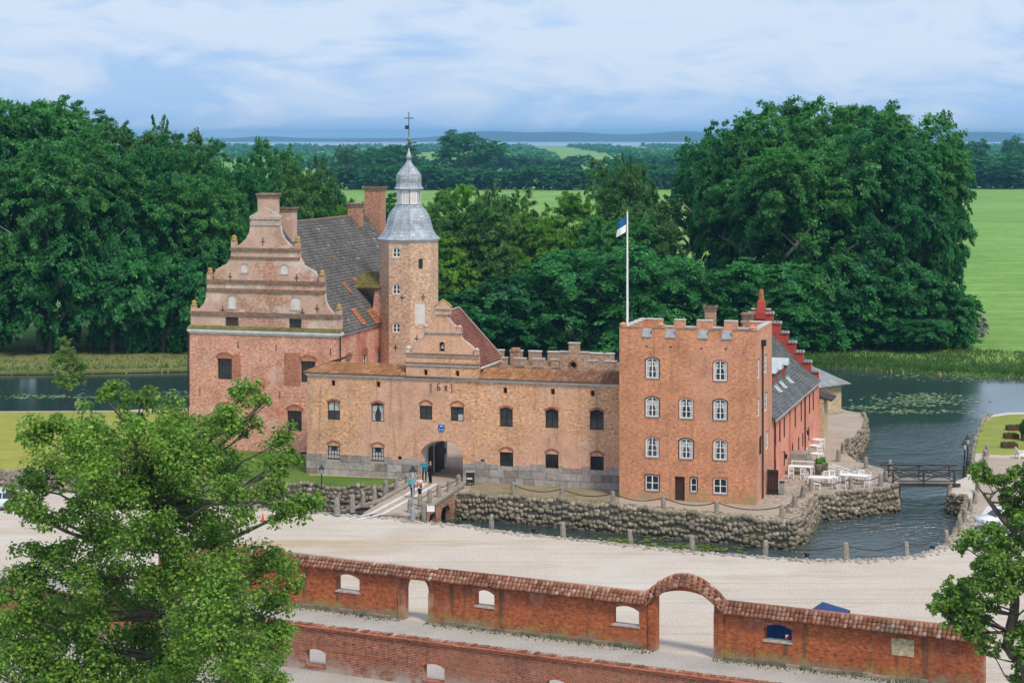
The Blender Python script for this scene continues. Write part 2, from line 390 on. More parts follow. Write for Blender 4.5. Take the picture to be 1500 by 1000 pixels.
def ground_mat(name, stops, scale, bumpk=.3, extra=None, fine=4.0, rough=.95):
    t = NT(name); col = t.ramp(t.noise(scale, None, 6, .65), stops)
    col = t.mix(1.0, col, t.ramp(t.noise(fine, None, 3, .7), [(.3, .78), (.7, 1.2)]), 'MULTIPLY')
    if extra:
        for (sc_, st, at_, c_, k_) in extra:
            col = t.mix(t.math('MULTIPLY', t.ramp(t.noise(sc_, None, 5, .65, st), [(at_[0], 0.0), (at_[1], 1.0)]), k_), col, c_)
    t.bump(t.noise(fine * 2, None, 4, .7), bumpk, .05)
    return t.done(col, rough, .15)
M['gravel'] = ground_mat('gravel', [(.3, (.49, .415, .34)), (.7, (.585, .51, .435))], .12, .25,
                         [(.10, (.35, 1.8, 1), (.54, .68), (.44, .31, .18), .8), (.5, (.5, 2.2, 1), (.58, .70), (.35, .30, .25), .5), (.7, (.03, 1.3, 1), (.54, .62), (.38, .33, .28), .45), (.05, None, (.5, .7), (.62, .58, .53), .6)], 5.0)
M['pathgravel'] = ground_mat('path_gravel', [(.3, (.36, .325, .29)), (.7, (.47, .43, .39))], .3, .35, [(.15, None, (.56, .72), (.36, .32, .22), .5)], 6.0)
M['island'] = ground_mat('island_paving', [(.3, (.35, .28, .22)), (.7, (.48, .395, .32))], .25, .4, [(.3, None, (.58, .7), (.30, .29, .17), .6)], 5.0)
M['verge'] = ground_mat('verge', [(.3, (.24, .19, .12)), (.7, (.34, .28, .19))], .5, .4, [(.4, None, (.5, .6), (.17, .18, .06), .6)], 5.0)
M['grass'] = ground_mat('grass', [(.3, (.07, .14, .02)), (.7, (.13, .21, .04))], .2, .5, None, 6.0)
M['lawn'] = ground_mat('mown_lawn', [(.3, (.26, .28, .045)), (.7, (.36, .34, .08))], .10, .2, [(.25, (.15, 3.0, 1), (.5, .62), (.20, .25, .035), .6)], 3.0)
M['lawn2'] = ground_mat('right_lawn', [(.3, (.19, .25, .045)), (.7, (.32, .32, .08))], .15, .2, [(.3, (.4, 1.5, 1), (.55, .65), (.14, .22, .03), .6)], 3.0)
M['meadow'] = ground_mat('meadow', [(.3, (.15, .29, .05)), (.7, (.22, .38, .085))], .012, .2,
                         [(.02, (1, 5, 1), (.52, .6), (.25, .42, .10), .7), (.004, (1, 1, 1), (.56, .6), (.24, .38, .13), .6), (.35, (.04, 1, 1), (.5, .58), (.09, .19, .04), .45)], .3)
t = NT('water')  # ripples
w1 = t.noise(.9, None, 4, .6, (1.0, 1.35, 1)); w2 = t.noise(.045, None, 3, .55)
amp = t.ramp(w2, [(.38, .06), (.60, 1.0)])
sx_ = t.n('ShaderNodeSeparateXYZ'); t.l(t.pos(), sx_.inputs[0]); mr_ = t.n('ShaderNodeMapRange'); mr_.inputs['From Min'].default_value = -25; mr_.inputs['From Max'].default_value = 38; mr_.inputs['To Min'].default_value = .06; t.l(sx_.outputs['X'], mr_.inputs['Value'])
amp = t.math('MULTIPLY', amp, mr_.outputs[0])
my_ = t.n('ShaderNodeMapRange'); my_.inputs['From Min'].default_value = 232; my_.inputs['From Max'].default_value = 268; my_.inputs['To Min'].default_value = 1; my_.inputs['To Max'].default_value = .05; t.l(sx_.outputs['Y'], my_.inputs['Value'])
amp = t.math('MULTIPLY', amp, my_.outputs[0])
t.bump(t.math('MULTIPLY', w1, amp), 1.0, 1.1)
M['water'] = t.done((.03, .055, .055), .14, .5)
t.p.inputs['IOR'].default_value = 2.5
M['sea'] = plain('sea_water', (.30, .38, .46), .35, .05, .001)
M['hill'] = plain('far_hill', (.05, .10, .07), .95, .3, .002)

# ------------------------------------------------------------------ shared builders
def arc_top(a, a0, a1, c1, rise):
    h = (a1 - a0) / 2; x = (a - (a0 + a1) / 2) / h
    return c1 - rise + rise * (1 - min(1, x * x))
def opening(a0, a1, c0, c1, rise=0.0, n=8):     # outline of a (flat or bow-topped) opening
    if rise <= 0: return [(a0, c0), (a1, c0), (a1, c1), (a0, c1)]
    return [(a0, c0), (a1, c0)] + [(a1 + (a0 - a1) * i / n, arc_top(a1 + (a0 - a1) * i / n, a0, a1, c1, rise)) for i in range(n + 1)]
def round_arch(a0, a1, c0, spring, n=14, ry=None):
    m = (a0 + a1) / 2; r = (a1 - a0) / 2; ry = ry or r
    return [(a0, c0), (a1, c0)] + [(m + r * math.cos(math.pi * i / n), spring + ry * math.sin(math.pi * i / n)) for i in range(n + 1)]
def window(parent, fr, a0, a1, c0, c1, rise, cols, rows, fm, depth=.18, ft=.075, mt=.045, curtain=0, sill=None, lit=None, casement=True):
    mb = MB()
    mb.slab(fr, opening(a0, a1, c0, c1, rise), [opening(a0 + ft, a1 - ft, c0 + ft, c1 - ft, rise)], depth, depth + .09)
    w = (a1 - a0 - 2 * ft) / cols
    for i in range(1, cols):
        x = a0 + ft + w * i; k = mt * (1.7 if casement and i * 2 == cols else 1)
        mb.box(fr, x - k / 2, x + k / 2, depth + .01, depth + .08, c0 + ft, arc_top(x, a0, a1, c1, rise) - ft)
    h = (c1 - c0 - 2 * ft - rise * .5) / rows
    for j in range(1, rows):
        z = c0 + ft + h * j
        mb.box(fr, a0 + ft, a1 - ft, depth + .02, depth + .07, z - mt / 2, z + mt / 2)
    o = mb.build('window', fm, parent)
    for i in range(cols):
        for j in range(rows):
            x0, x1 = a0 + ft + w * i, a0 + ft + w * (i + 1); z0 = c0 + ft + h * j; z1 = z0 + h
            if j == rows - 1:
                top = [(x1 + (x0 - x1) * q / 3, arc_top(x1 + (x0 - x1) * q / 3, a0 + ft, a1 - ft, c1 - ft, rise)) for q in range(4)]
            else: top = [(x1, z1), (x0, z1)]
            white = lit and (i, j) in lit
            MB().slab(fr, [(x0, z0), (x1, z0)] + top, [], depth + .045, depth + .055).build('pane', M['curtain'] if white else M['glass'], o)
    if curtain:
        for s_ in (0, 1):
            e = a0 + ft if s_ == 0 else a1 - ft; m = (a0 + a1) / 2; d = 1 if s_ == 0 else -1
            k = (a1 - a0) * curtain
            tp = c1 - ft - rise * .9
            MB().slab(fr, [(e, c0 + ft), (e + d * k * .55, c0 + ft), (e + d * k * .45, (c0 * 2 + c1) / 3), (e + d * k, tp), (e, tp)][::d], [], depth + .030, depth + .042).build('curtain', M['curtain'], o)
    if sill: MB().box(fr, a0 - .06, a1 + .06, -.07, depth, c0 - .09, c0 - .01).build('sill', M[sill], o)
    return o
def px_rect(FR, v, x0, x1, y0, y1, side=False):
    f = FR.side if side else FR.front
    ym, xm = (y0 + y1) / 2, (x0 + x1) / 2
    return f(x0, ym, v)[0], f(x1, ym, v)[0], f(xm, y1, v)[1], f(xm, y0, v)[1]
def arch_trim(parent, fr, a0, a1, c1, rise, mat, t=.26, label=None):
    out = [(a1 + t * .6 + (a0 - a1 - t * 1.2) * i / 8, arc_top(a1 + (a0 - a1) * i / 8, a0, a1, c1, rise) + t) for i in range(9)]
    inn = [(a0 + (a1 - a0) * i / 8, arc_top(a0 + (a1 - a0) * i / 8, a0, a1, c1, rise) + .01) for i in range(9)]
    return MB().slab(fr, out + inn, [], -.035, .1).build('arch_trim', mat, parent)
def anchor(parent, fr, a, c, s=.35, cross=True):
    mb = MB().box(fr, a - .035, a + .035, -.05, .02, c - s, c + s)
    if cross: mb.box(fr, a - s * .6, a + s * .6, -.045, .02, c - .035, c + .035)
    return mb.build('wall_anchor', M['iron'], parent)
def tiles(name, mat, parent, P0, P1, P2, P3, tw=.26, th=.34, lift=.04, wave=.035, seed=1, jit=.012, sheet=True, rough=0.0):
    P0, P1, P2, P3 = [np.array(p, float) for p in (P0, P1, P2, P3)]
    rg = np.random.default_rng(seed)
    sl = np.linalg.norm((P3 + P2) / 2 - (P0 + P1) / 2); nr = max(1, int(round(sl / th)))
    nrm = np.cross(P1 - P0, (P3 + P2) / 2 - (P0 + P1) / 2); nrm /= np.linalg.norm(nrm)
    if nrm[2] < 0: nrm = -nrm
    V = []; prof = np.array([0, .75, 1, .3]) * wave
    for r_ in range(nr):
        t0, t1 = r_ / nr, (r_ + 1.12) / nr
        A0, B0 = P0 + (P3 - P0) * t0, P1 + (P2 - P1) * t0
        A1, B1 = P0 + (P3 - P0) * t1, P1 + (P2 - P1) * t1
        n = int(round(np.linalg.norm(B0 - A0) / tw))
        if n < 1: continue
        fx = np.arange(n) / n; w = 1 / n * 1.02
        jl = rg.normal(0, jit, n) + lift; js = rg.normal(0, rough, n)[:, None] * (A1 - A0)
        for q, (lo) in enumerate((0, 1)):
            for e in range(4):
                g = (fx + w * e / 3)[:, None]
                if lo == 0: p = A0 + (B0 - A0) * g + js + nrm * (prof[e] + jl)[:, None]
                else: p = A1 + (B1 - A1) * g + js + nrm * (prof[e] + rg.normal(0, .003, n))[:, None]
                V.append((r_, lo, e, p))
        for e in range(4):
            g = (fx + w * e / 3)[:, None]
            V.append((r_, 2, e, A0 + (B0 - A0) * g + js - nrm * .01))
    VV = []; FF = []; base = 0
    for k in range(0, len(V), 12):
        blk = np.stack([x[3] for x in V[k:k + 12]], 1)      # n,12,3 : lo0 e0-3, lo1 e0-3, lip e0-3
        n = len(blk); VV.append(blk.reshape(-1, 3))
        idx = base + np.arange(n)[:, None] * 12
        for e in range(3):
            FF.append(idx + np.array([e, e + 1, e + 5, e + 4])); FF.append(idx + np.array([e + 8, e + 9, e + 1, e]))
        base += n * 12
    VV = np.concatenate(VV); FF = np.concatenate(FF)
    c = VV.mean(0)
    o = reg(bpy.data.objects.new(name, fastmesh(name, VV - c, FF, mat)), name, parent, c, kind='stuff')
    return o
def sheet(name, pts, mat, parent, t=.15):       # thin plate under roof tiles
    pts = [Vector(p) for p in pts]; n = (pts[1] - pts[0]).cross(pts[2] - pts[0]).normalized()
    if n.z < 0: n = -n
    k = len(pts)
    return MB().add(pts + [p - n * t for p in pts], [tuple(range(k)), tuple(range(2 * k - 1, k - 1, -1))] + [(i, (i + 1) % k, (i + 1) % k + k, i + k) for i in range(k)]).build(name, mat, parent)

# stones: a few rounded shapes shared by every stone of the place
def stone_mesh(i, mat):
    r_ = random.Random(100 + i); mb = MB(); n = 7; prof = []
    vs = []; fs = []
    for j in range(1, 4):
        ph = math.pi * j / 4
        for k in range(n):
            th = 2 * math.pi * k / n + r_.uniform(-.2, .2)
            q = Vector((math.sin(ph) * math.cos(th), math.sin(ph) * math.sin(th), math.cos(ph))) * r_.uniform(.78, 1.15)
            e = .78; vs.append(tuple(math.copysign(abs(x) ** e, x) for x in q))
    vs += [(0, 0, .95), (0, 0, -.95)]
    for j in range(2):
        for k in range(n): fs.append((j * n + k, (j + 1) * n + k, (j + 1) * n + (k + 1) % n, j * n + (k + 1) % n))
    for k in range(n): fs += [(3 * n, k, (k + 1) % n), (3 * n + 1, 2 * n + (k + 1) % n, 2 * n + k)]
    return mb.add(vs, fs).mesh('stone', mat, (0, 0, 0), True)
STONES = [stone_mesh(i, M['stone']) for i in range(10)]
def stone_wall(path, ztop, zbot, label, rows=5, wmin=.40, wmax=.66, right=True, group='boulder walls of the moat', seed=1, back=1.1):
    path = [Vector((p[0], p[1])) for p in path]; r_ = random.Random(seed)
    mid = path[len(path) // 2]; put = []
    root = thing('moat_wall', (mid.x, mid.y, zbot), label, 'stone wall', group)
    for a, b in zip(path, path[1:]):
        d = (b - a); Ls = d.length; d.normalize(); nrm = Vector((d.y, -d.x)) if right else Vector((-d.y, d.x))
        fr = lambda x, y, z, a=a, d=d, nrm=nrm: Vector((*(a + d * x - nrm * y), z))
        MB().box(fr, -.02, Ls + .02, -.10, .3, zbot - .8, ztop - .14).build('core', M['mud'], root)
        rz = math.atan2(d.y, d.x); h = (ztop - zbot) / rows
        for j in range(rows + 1):
            x = r_.uniform(-.4, 0); z = zbot + h * (j - .05); ph_ = r_.uniform(0, 6)
            while x < Ls:
                w = r_.choice((r_.uniform(.30, .44), r_.uniform(wmin, wmax), r_.uniform(wmin, wmax), r_.uniform(.6, .85))); k = r_.uniform(.72, 1.18)
                p = fr(x + w / 2, -.20 + .05 * j + r_.uniform(-.05, .05), z + r_.uniform(-.13, .13) + .14 * math.sin(x * 1.1 + ph_))
                put.append((w * k, p, (r_.uniform(-.4, .4), r_.uniform(-.5, .5), rz + r_.uniform(-.2, .2)), (w * .53, .27 * k, min(h * .55 * k, w * .66)), r_.randrange(10)))
                x += w * .97
    put.sort(key=lambda q: -q[0])
    for q in put[:300]: inst('stone', STONES[q[4]], root, q[1], q[2], q[3])
    if len(put) > 300:
        V = []; F_ = []; n_ = 0
        from mathutils import Euler
        for q in put[300:]:
            me = STONES[q[4]]; m_ = Matrix.LocRotScale(q[1], Euler(q[2]), Vector(q[3]))
            V += [tuple(m_ @ v.co) for v in me.vertices]; F_ += [tuple(i + n_ for i in f.vertices) for f in me.polygons]; n_ += len(me.vertices)
        MB().add(V, F_).build('small_stone', M['stone'], root, smooth=True, fix=False, kind='stuff')
    return root

# ------------------------------------------------------------------ ground and water
far_shore = [gp(x, y, -1.75) for x, y in ((-520, 552), (-200, 547), (60, 545), (280, 541), (420, 535), (560, 524), (740, 513), (905, 514), (1100, 526), (1240, 537), (1350, 545), (1500, 551), (1700, 556), (1900, 560))]
lake = [(p.x, p.y) for p in far_shore] + [(175, 240), (175, 105), (-165, 105), (-165, 250)]
big = [(-60000, -300), (60000, -300), (60000, 60000), (-60000, 60000)]
mb = MB()
n0 = len(lake)
tris = tessellate_polygon([[Vector((*p, 0)) for p in big], [Vector((*p, 0)) for p in lake]])
allp = big + lake
mb.add([Vector((*p, -1.5)) for p in allp], [tuple(t_) for t_ in tris])
k = 4
mb.add([Vector((*p, -1.5)) for p in lake] + [Vector((*p, -3.4)) for p in lake], [(i, (i + 1) % n0, (i + 1) % n0 + n0, i + n0) for i in range(n0)])
mb.build('ground', M['meadow'], None, (0, 0, -1.5), kind='structure')
MB().add([(-170, 100, WATER_Z), (180, 100, WATER_Z), (180, 372, WATER_Z), (-170, 372, WATER_Z)], [(0, 1, 2, 3)]).build('water', M['water'], None, (0, 200, WATER_Z), kind='structure')

SH = [(-420, 678), (0, 713), (340, 742), (470, 750), (560, 757), (640, 765), (690, 770), (720, 776), (825, 787), (923, 797), (1013, 807), (1120, 815), (1190, 819), (1240, 820), (1290, 818), (1328, 814), (1360, 807), (1386, 795), (1400, 777), (1407, 757), (1410, 742), (1416, 728)]
near_shore = [gp(x, y) for x, y in SH]
east = [gp(x, y) for x, y in ((1390, 722), (1392, 707), (1412, 700), (1424, 684), (1425, 660), (1430, 640), (1438, 620), (1450, 608), (1475, 604), (1560, 602), (1750, 600))]
court = [(p.x, p.y) for p in near_shore + east] + [(130, 180), (130, 60), (-130, 60), (-130, 215)]
MB().prism(court, -3.2, 0.0).build('forecourt', M['gravel'], None, (0, 150, 0), kind='structure')
cp = [gp(x, y, .006) for x, y in ((1404, 790), (1416, 765), (1424, 742), (1432, 715), (1428, 690), (1436, 670), (1700, 672), (1700, 800), (1450, 800))]
MB().prism([(p.x, p.y) for p in cp], -.1, .006).build('car_park', M['island'], None, kind='structure')
lw = [gp(x, y, .03) for x, y in ((1428, 663), (1432, 640), (1441, 621), (1452, 611), (1476, 607), (1560, 605), (1750, 603), (1750, 668), (1500, 665), (1470, 666))]
MB().prism([(p.x, p.y) for p in lw], -.2, .035).build('lawn', M['lawn2'], None, kind='structure')

FRONT = [(-420, 655), (0, 689), (340, 706), (560, 716)]
front_l = [gp(x, y, ISL) for x, y in FRONT]
front_r = [gp(x, y, ISL) for x, y in ((672, 724), (800, 734), (907, 744), (1010, 753), (1090, 760), (1160, 767))]
corner = [gp(x, y, ISL) for x, y in ((1178, 757), (1190, 738), (1197, 727))]
terr = [gp(x, y, ISL) for x, y in ((1250, 722), (1312, 714))]
rear = [gp(x, y, ISL) for x, y in ((1314, 702), (1306, 690), (1283, 683), (1258, 676), (1243, 662), (1240, 650), (1256, 640), (1266, 628), (1270, 616), (1264, 605), (1240, 601))]
isl = front_l + front_r + corner + terr + rear
islp = [(p.x, p.y) for p in isl] + [(40, 272), (0, 276), (-30, 266)] + [(p.x, p.y) for p in (gp(170, 601, ISL), gp(0, 602, ISL), gp(-420, 606, ISL))]
MB().prism(islp, -3.2, ISL).build('island', M['island'], None, (0, 220, ISL), kind='structure')
def inside(p, poly):
    c_ = False; n_ = len(poly)
    for i in range(n_):
        (x0, y0), (x1, y1) = poly[i], poly[i - 1]
        if (y0 > p.y) != (y1 > p.y) and p.x < (x1 - x0) * (p.y - y0) / (y1 - y0) + x0: c_ = not c_
    return c_
def on(z, *pp): return [(q.x, q.y) for q in (gp(x, y, z) for x, y in pp)]
MB().prism(on(.44, (-420, 608), (0, 604), (170, 603), (278, 603), (400, 640), (440, 664), (452, 694), (575, 702), (555, 712), (340, 704), (0, 687), (-420, 653)), .1, .44).build('lawn', M['lawn'], None, kind='structure')
MB().prism(on(.448, (425, 655), (446, 668), (452, 696), (585, 701), (560, 714), (440, 710), (330, 704), (330, 660)), .2, .448).build('grass_verge', M['grass'], None, kind='structure')
MB().prism(on(.444, (690, 704), (905, 713), (908, 740), (800, 731), (690, 722)), .2, .444).build('wall_foot_verge', M['verge'], None, kind='structure')

# wall stones round the moat
r0 = lambda q: [(p.x, p.y) for p in q]
stone_wall(r0([gp(310, 704, ISL), gp(440, 711, ISL), gp(560, 716, ISL), gp(600, 718, ISL)]), ISL + .05, WATER_Z, 'boulder wall under the grass left of the arched bridge', 5, seed=3)
stone_wall(r0([gp(-30, 687, ISL), gp(110, 694, ISL), gp(310, 704, ISL)]), ISL + .05, WATER_Z, 'boulder wall below the mown lawn at the left edge', 5, seed=8)
stone_wall(r0(front_r), ISL + .05, WATER_Z, 'long boulder wall of the moat below the gatehouse and brick tower', 5, seed=4)
stone_wall(r0([front_r[-1]] + corner), ISL + .05, WATER_Z, 'short boulder wall turning back at the moat corner', 5, seed=5)
stone_wall(r0([corner[-1]] + terr), ISL + .05, WATER_Z, 'boulder wall below the white café tables', 5, seed=6)
stone_wall(r0([terr[-1]] + rear[:2]), ISL + .05, WATER_Z, 'boulder abutment on the island end of the footbridge', 5, seed=9)
stone_wall(r0([rear[3], rear[4], rear[5]]), ISL + .05, WATER_Z, 'tumbled boulder bank behind the three leaning bollards', 5, seed=10)
stone_wall(r0([rear[5], rear[6], rear[7], rear[8], rear[9]]), ISL + .05, WATER_Z, 'boulder bank at the sandy tip of the island', 5, seed=11)
stone_wall(r0([near_shore[-2], near_shore[-1], east[0], east[1]]), .05, WATER_Z, 'boulder abutment on the car park end of the footbridge', 5, seed=12, right=False)
stone_wall(r0([near_shore[-5], near_shore[-4], near_shore[-3], near_shore[-2]]), .05, WATER_Z, 'low boulder edge between the bollards and the moat on the right', 5, seed=13, right=False)
stone_wall(r0([east[3], east[4], east[5], east[6], east[7]]), .05, WATER_Z, 'boulder bank under the lawn with the plant boxes', 5, seed=14, right=False)

# cobbled edge of the forecourt: small stones past counting
rg = np.random.default_rng(5)
def scatter_stones(name, spots, size, mat, label=None, cat=None):
    S = np.array([v.co for v in STONES[0].vertices]); polys = [tuple(p.vertices) for p in STONES[0].polygons]
    q4 = np.array([p if len(p) == 4 else (p[0], p[1], p[2], p[2]) for p in polys])
    q3 = np.array([t_ for p in polys for t_ in ([(p[0], p[1], p[2])] if len(p) == 3 else [(p[0], p[1], p[2]), (p[0], p[2], p[3])])])
    n = len(spots); sp = np.array(spots); a = rg.uniform(0, 6.28, n); s_ = rg.uniform(.6, 1.3, (n, 3)) * size
    P = S[None] * s_[:, None, :] * np.array([1, 1, .6]); c, d = np.cos(a)[:, None], np.sin(a)[:, None]
    P = np.stack([P[..., 0] * c - P[..., 1] * d, P[..., 0] * d + P[..., 1] * c, P[..., 2]], -1) + sp[:, None, :]
    F = (q3[None] + (np.arange(n) * len(S))[:, None, None]).reshape(-1, 3)
    V = P.reshape(-1, 3); c0 = V.mean(0)
    return reg(bpy.data.objects.new(name, fastmesh(name, V - c0, F, mat, True)), name, None, c0, label=label, cat=cat, kind='stuff')
spots = []
for a, b in zip(near_shore[2:-2], near_shore[3:-1]):
    d = b - a; nn = Vector((d.y, -d.x, 0)).normalized(); m = int(d.length * 11)
    for i in range(m):
        w = abs(rg.normal(0, .55)) + .02
        if abs(((a + d * (i / m)) - gp(596, 757)).x) < 2.2 and False: continue
        p = a + d * rg.uniform(0, 1) + nn * w
        spots.append((p.x, p.y, .02 + rg.uniform(-.03, .05)))
scatter_stones('cobble_edge', spots, .15, M['cobble'], 'band of pale cobbles along the near edge of the moat', 'cobbles')
spots = []
for a, b in zip(front_r + corner[:1], front_r[1:] + corner[:2]):
    d = b - a; nn = Vector((-d.y, d.x, 0)).normalized(); m = int(d.length * 12)
    for i in range(m):
        p = a + d * rg.uniform(0, 1) + nn * rg.uniform(.3, 2.4); spots.append((p.x, p.y, ISL + .02 + rg.uniform(-.04, .04)))
scatter_stones('cobble_rim', spots, .13, M['stone'], 'cobbled rim on top of the boulder wall below the tower', 'cobbles')
spots = [(p.x, p.y, ISL + rg.uniform(-.02, .02)) for p in (gp(rg.uniform(1120, 1300), rg.uniform(680, 738), ISL) for _ in range(2600)) if C.uv(p)[0] > 31.3 and inside(p, islp)]
scatter_stones('cobble_paving', spots, .10, M['cobble'], 'cobbles around the café tables beside the tower', 'cobbles')

# ------------------------------------------------------------------ gatehouse range
GL, GR = -17.45, 17.55
gate = thing('gatehouse', C(0, 4, ISL), 'long ochre brick gatehouse with arched gateway and scrolled bell gable', 'building')
f0 = C.face(0)
ZB, ZE = -.4, 10.9
ups = [(614.6, 633.2, 594, 614.4, 0), (660, 679.4, 595.5, 616.8, 0), (732, 751, 596.4, 625, .28), (798.8, 818, 598.5, 627, .28), (864, 884.3, 600, 629.4, .28), (479.6, 498, 586.5, 614.7, .28), (543.8, 562.4, 589.5, 617.4, .28)]
los = [(480, 498, 652.5, 672.6, 0), (544, 562.7, 655, 675, 0), (732, 751.7, 662, 683.7, 0), (798.8, 818, 665, 686, 0), (864.5, 884.3, 668, 688.5, 0)]
vents = [(488, 561), (554, 563), (740, 572), (809.6, 573.6), (868, 576), (585.5, 672), (707, 677)]
holes = []; wins = []
for i, (x0, x1, y0, y1, rs) in enumerate(ups + los):
    a0, a1, c0, c1 = px_rect(C, 0, x0, x1, y0, y1); holes.append(opening(a0, a1, c0, c1, rs)); wins.append((i, a0, a1, c0, c1, rs))
vr = []
for x, y in vents:
    a, c = C.front(x, y, 0); holes.append(opening(a - .22, a + .22, c - .3, c + .3)); vr.append((a, c))
ga0, _ = C.front(616.6, 690, 0); ga1, _ = C.front(678, 690, 0); gsp = C.front(647, 667, 0)[1]; gtop = C.front(647, 645.5, 0)[1]
garch = round_arch(ga0, ga1, ZB, gsp, 16, gtop - gsp)
# the arch reaches the ground: part of the outline, not a hole
arch_pts = [(ga0, ZB)] + garch[2:][::-1] + [(ga1, ZB)]
outer = [(GL, ZB)] + [(ga0, ZB)] + garch[2:][::-1] + [(ga1, ZB)] + [(GR, ZB), (GR, ZE), (GL, ZE)]
MB().slab(f0, outer, holes, 0, .7).build('front_wall', M['b_gate'], gate)
MB().box(C.flankl(GL), .7, 11.8, 0, .5, ZB, ZE).box(C.face(0), GL + .5, ga0 - .5, 8.6, 9.0, ZB, ZE).box(C.face(0), ga1 + .5, GR, 13.5, 14, ZB, ZE).build('rear_wall', M['b_gate'], gate)
MB().box(f0, GL + .02, ga0 - .5, .72, 8.95, 10.2, 10.85).box(f0, ga1 + .5, GR - .02, .72, 13.45, 10.2, 10.85).build('flat_roof', M['grey_sheet'], gate)
for i, a0, a1, c0, c1, rs in wins:
    if i in (0, 1): window(gate, f0, a0, a1, c0, c1, 0, 2, 2, M['dark_frame'], .16, lit={(1, 0)} if i == 1 else None); arch_trim(gate, f0, a0, a1, c1 + .42, .4, M['b_trim'], .2)
    elif i < 7: window(gate, f0, a0, a1, c0, c1, rs, 2, 2, M['dark_frame'], .16, curtain=.42 if i == 6 else 0, lit={(0, 1), (1, 1)} if i == 5 else None); arch_trim(gate, f0, a0, a1, c1, rs, M['b_trim'], .22)
    else: window(gate, f0, a0, a1, c0, c1, 0, 4, 3, M['dark_frame'], .14, curtain=0, lit={(0, 0), (1, 0), (2, 0), (3, 0), (0, 1), (3, 1), (1, 1), (2, 1), (0, 2), (3, 2)} if i < 9 else None); arch_trim(gate, f0, a0, a1, c1 + .38, .36, M['b_trim'], .2)
for a, c in vr: MB().box(f0, a - .22, a + .22, .45, .5, c - .3, c + .3).build('vent_back', M['brown_wood'], gate)
# gateway: white vaulted passage with tall black door leaves
vb = MB(); N = len(garch[2:])
ring = garch[2:]
vs_, fs_ = [], []
for d_ in (.7, 8.6):
    for a, c in [(ga1 + .01, ZB)] + ring + [(ga0 - .01, ZB)]: vs_.append(f0(a, d_, c))
m_ = N + 2
for i in range(m_ - 1): fs_.append((i, i + 1, i + 1 + m_, i + m_))
vb.add(vs_, fs_).build('vault', M['limewash'], gate, fix=False)
fl_ = lambda a, b, c: C(ga0 + b, a, c)
for x0, x1, zt_ in ((627.3, 633.0, 4.3), (637.2, 649.6, 4.7)):
    v0, v1 = C.side(x0, 680, ga0)[0], C.side(x1, 680, ga0)[0]
    dl = MB().box(fl_, v0, v1, .02, .14, ISL, zt_).build('door_leaf', M['dark_frame'], gate)
    for k in range(4): MB().box(fl_, v0 + .1, v1 - .1, .14, .17, ISL + .5 + k * 1.0, ISL + .62 + k * 1.0).build('door_strap', M['iron'], dl)
v0 = C.side(652.5, 680, ga0)[0]; MB().box(fl_, v0 - .3, v0 + .1, .02, .06, 1.9, 2.5).build('name_plate', M['dark_door'], gate)
for uu in (ga1 + .1,): MB().box(lambda a, b, c: C(uu + b, a, c), 8.62, 13.5, 0, .4, ZB, 10.2).build('passage_wall', M['limewash'], gate)
MB().box(f0, ga0 - .1, ga1 + .1, 8.3, 8.7, gtop + .02, 12.3).build('rear_wall', M['b_gate'], gate)
out = [(a + (a - (ga0 + ga1) / 2) * .22, gsp + (c - gsp) * 1.26 if c > gsp else c) for a, c in [(ga1, gsp)] + ring + [(ga0, gsp)]]
MB().slab(f0, out + ([(ga1, gsp)] + ring + [(ga0, gsp)])[::-1], [], -.04, .15).build('gate_arch', M['b_gate'], gate)
# dressed granite base, every block a piece of its own
bands = [(.25, 1.05), (1.05, 1.85), (1.85, 2.62)]
skip = [(ga0 - .02, ga1 + .02, -1, 9)] + [(w[1] - .05, w[2] + .05, w[3] - .05, w[4]) for w in wins[7:]]
for j, (z0, z1) in enumerate(bands):
    x = GL - .05; r_ = random.Random(50 + j)
    top_off = .18 if j == 2 else 0
    while x < GR:
        w = r_.uniform(.85, 1.7); x1 = min(x + w, GR)
        lo, hi = x, x1
        for s0, s1, q0, q1 in skip:
            if q0 < z1 - .05 and q1 > z0 + .05:
                if lo < s0 < hi: hi = s0
                elif s0 <= lo < s1: lo = s1
        if lo < x1 and hi - lo > .25:
            zt = z1 - .025 - (r_.choice((0, .0, .25)) if j == 2 else 0)
            MB().box(f0, lo + .02, hi - .02, -.10 - r_.uniform(0, .04), .3, z0 + .02, zt).build('granite_block', M['granite'], gate)
        x = max(x1, hi) if hi > x else x1
        if lo > x: x = lo
MB().slab(f0, [(GL - .02, .2), (ga0 - .1, .2), (ga0 - .1, 2.3), (GL - .02, 2.3)], [[(p[1] - .0, max(.3, p[3])), (p[2], max(.3, p[3])), (p[2], min(2.25, p[4])), (p[1], min(2.25, p[4]))] for p in wins[7:9]], -.06, .1).build('joint', M['mortar'], gate)
MB().slab(f0, [(ga1 + .1, .2), (GR - .05, .2), (GR - .05, 2.2), (ga1 + .1, 2.2)], [[(p[1], p[3]), (p[2], p[3]), (p[2], 2.15), (p[1], 2.15)] for p in wins[9:] if p[3] < 2.1], -.06, .1).build('joint', M['mortar'], gate)
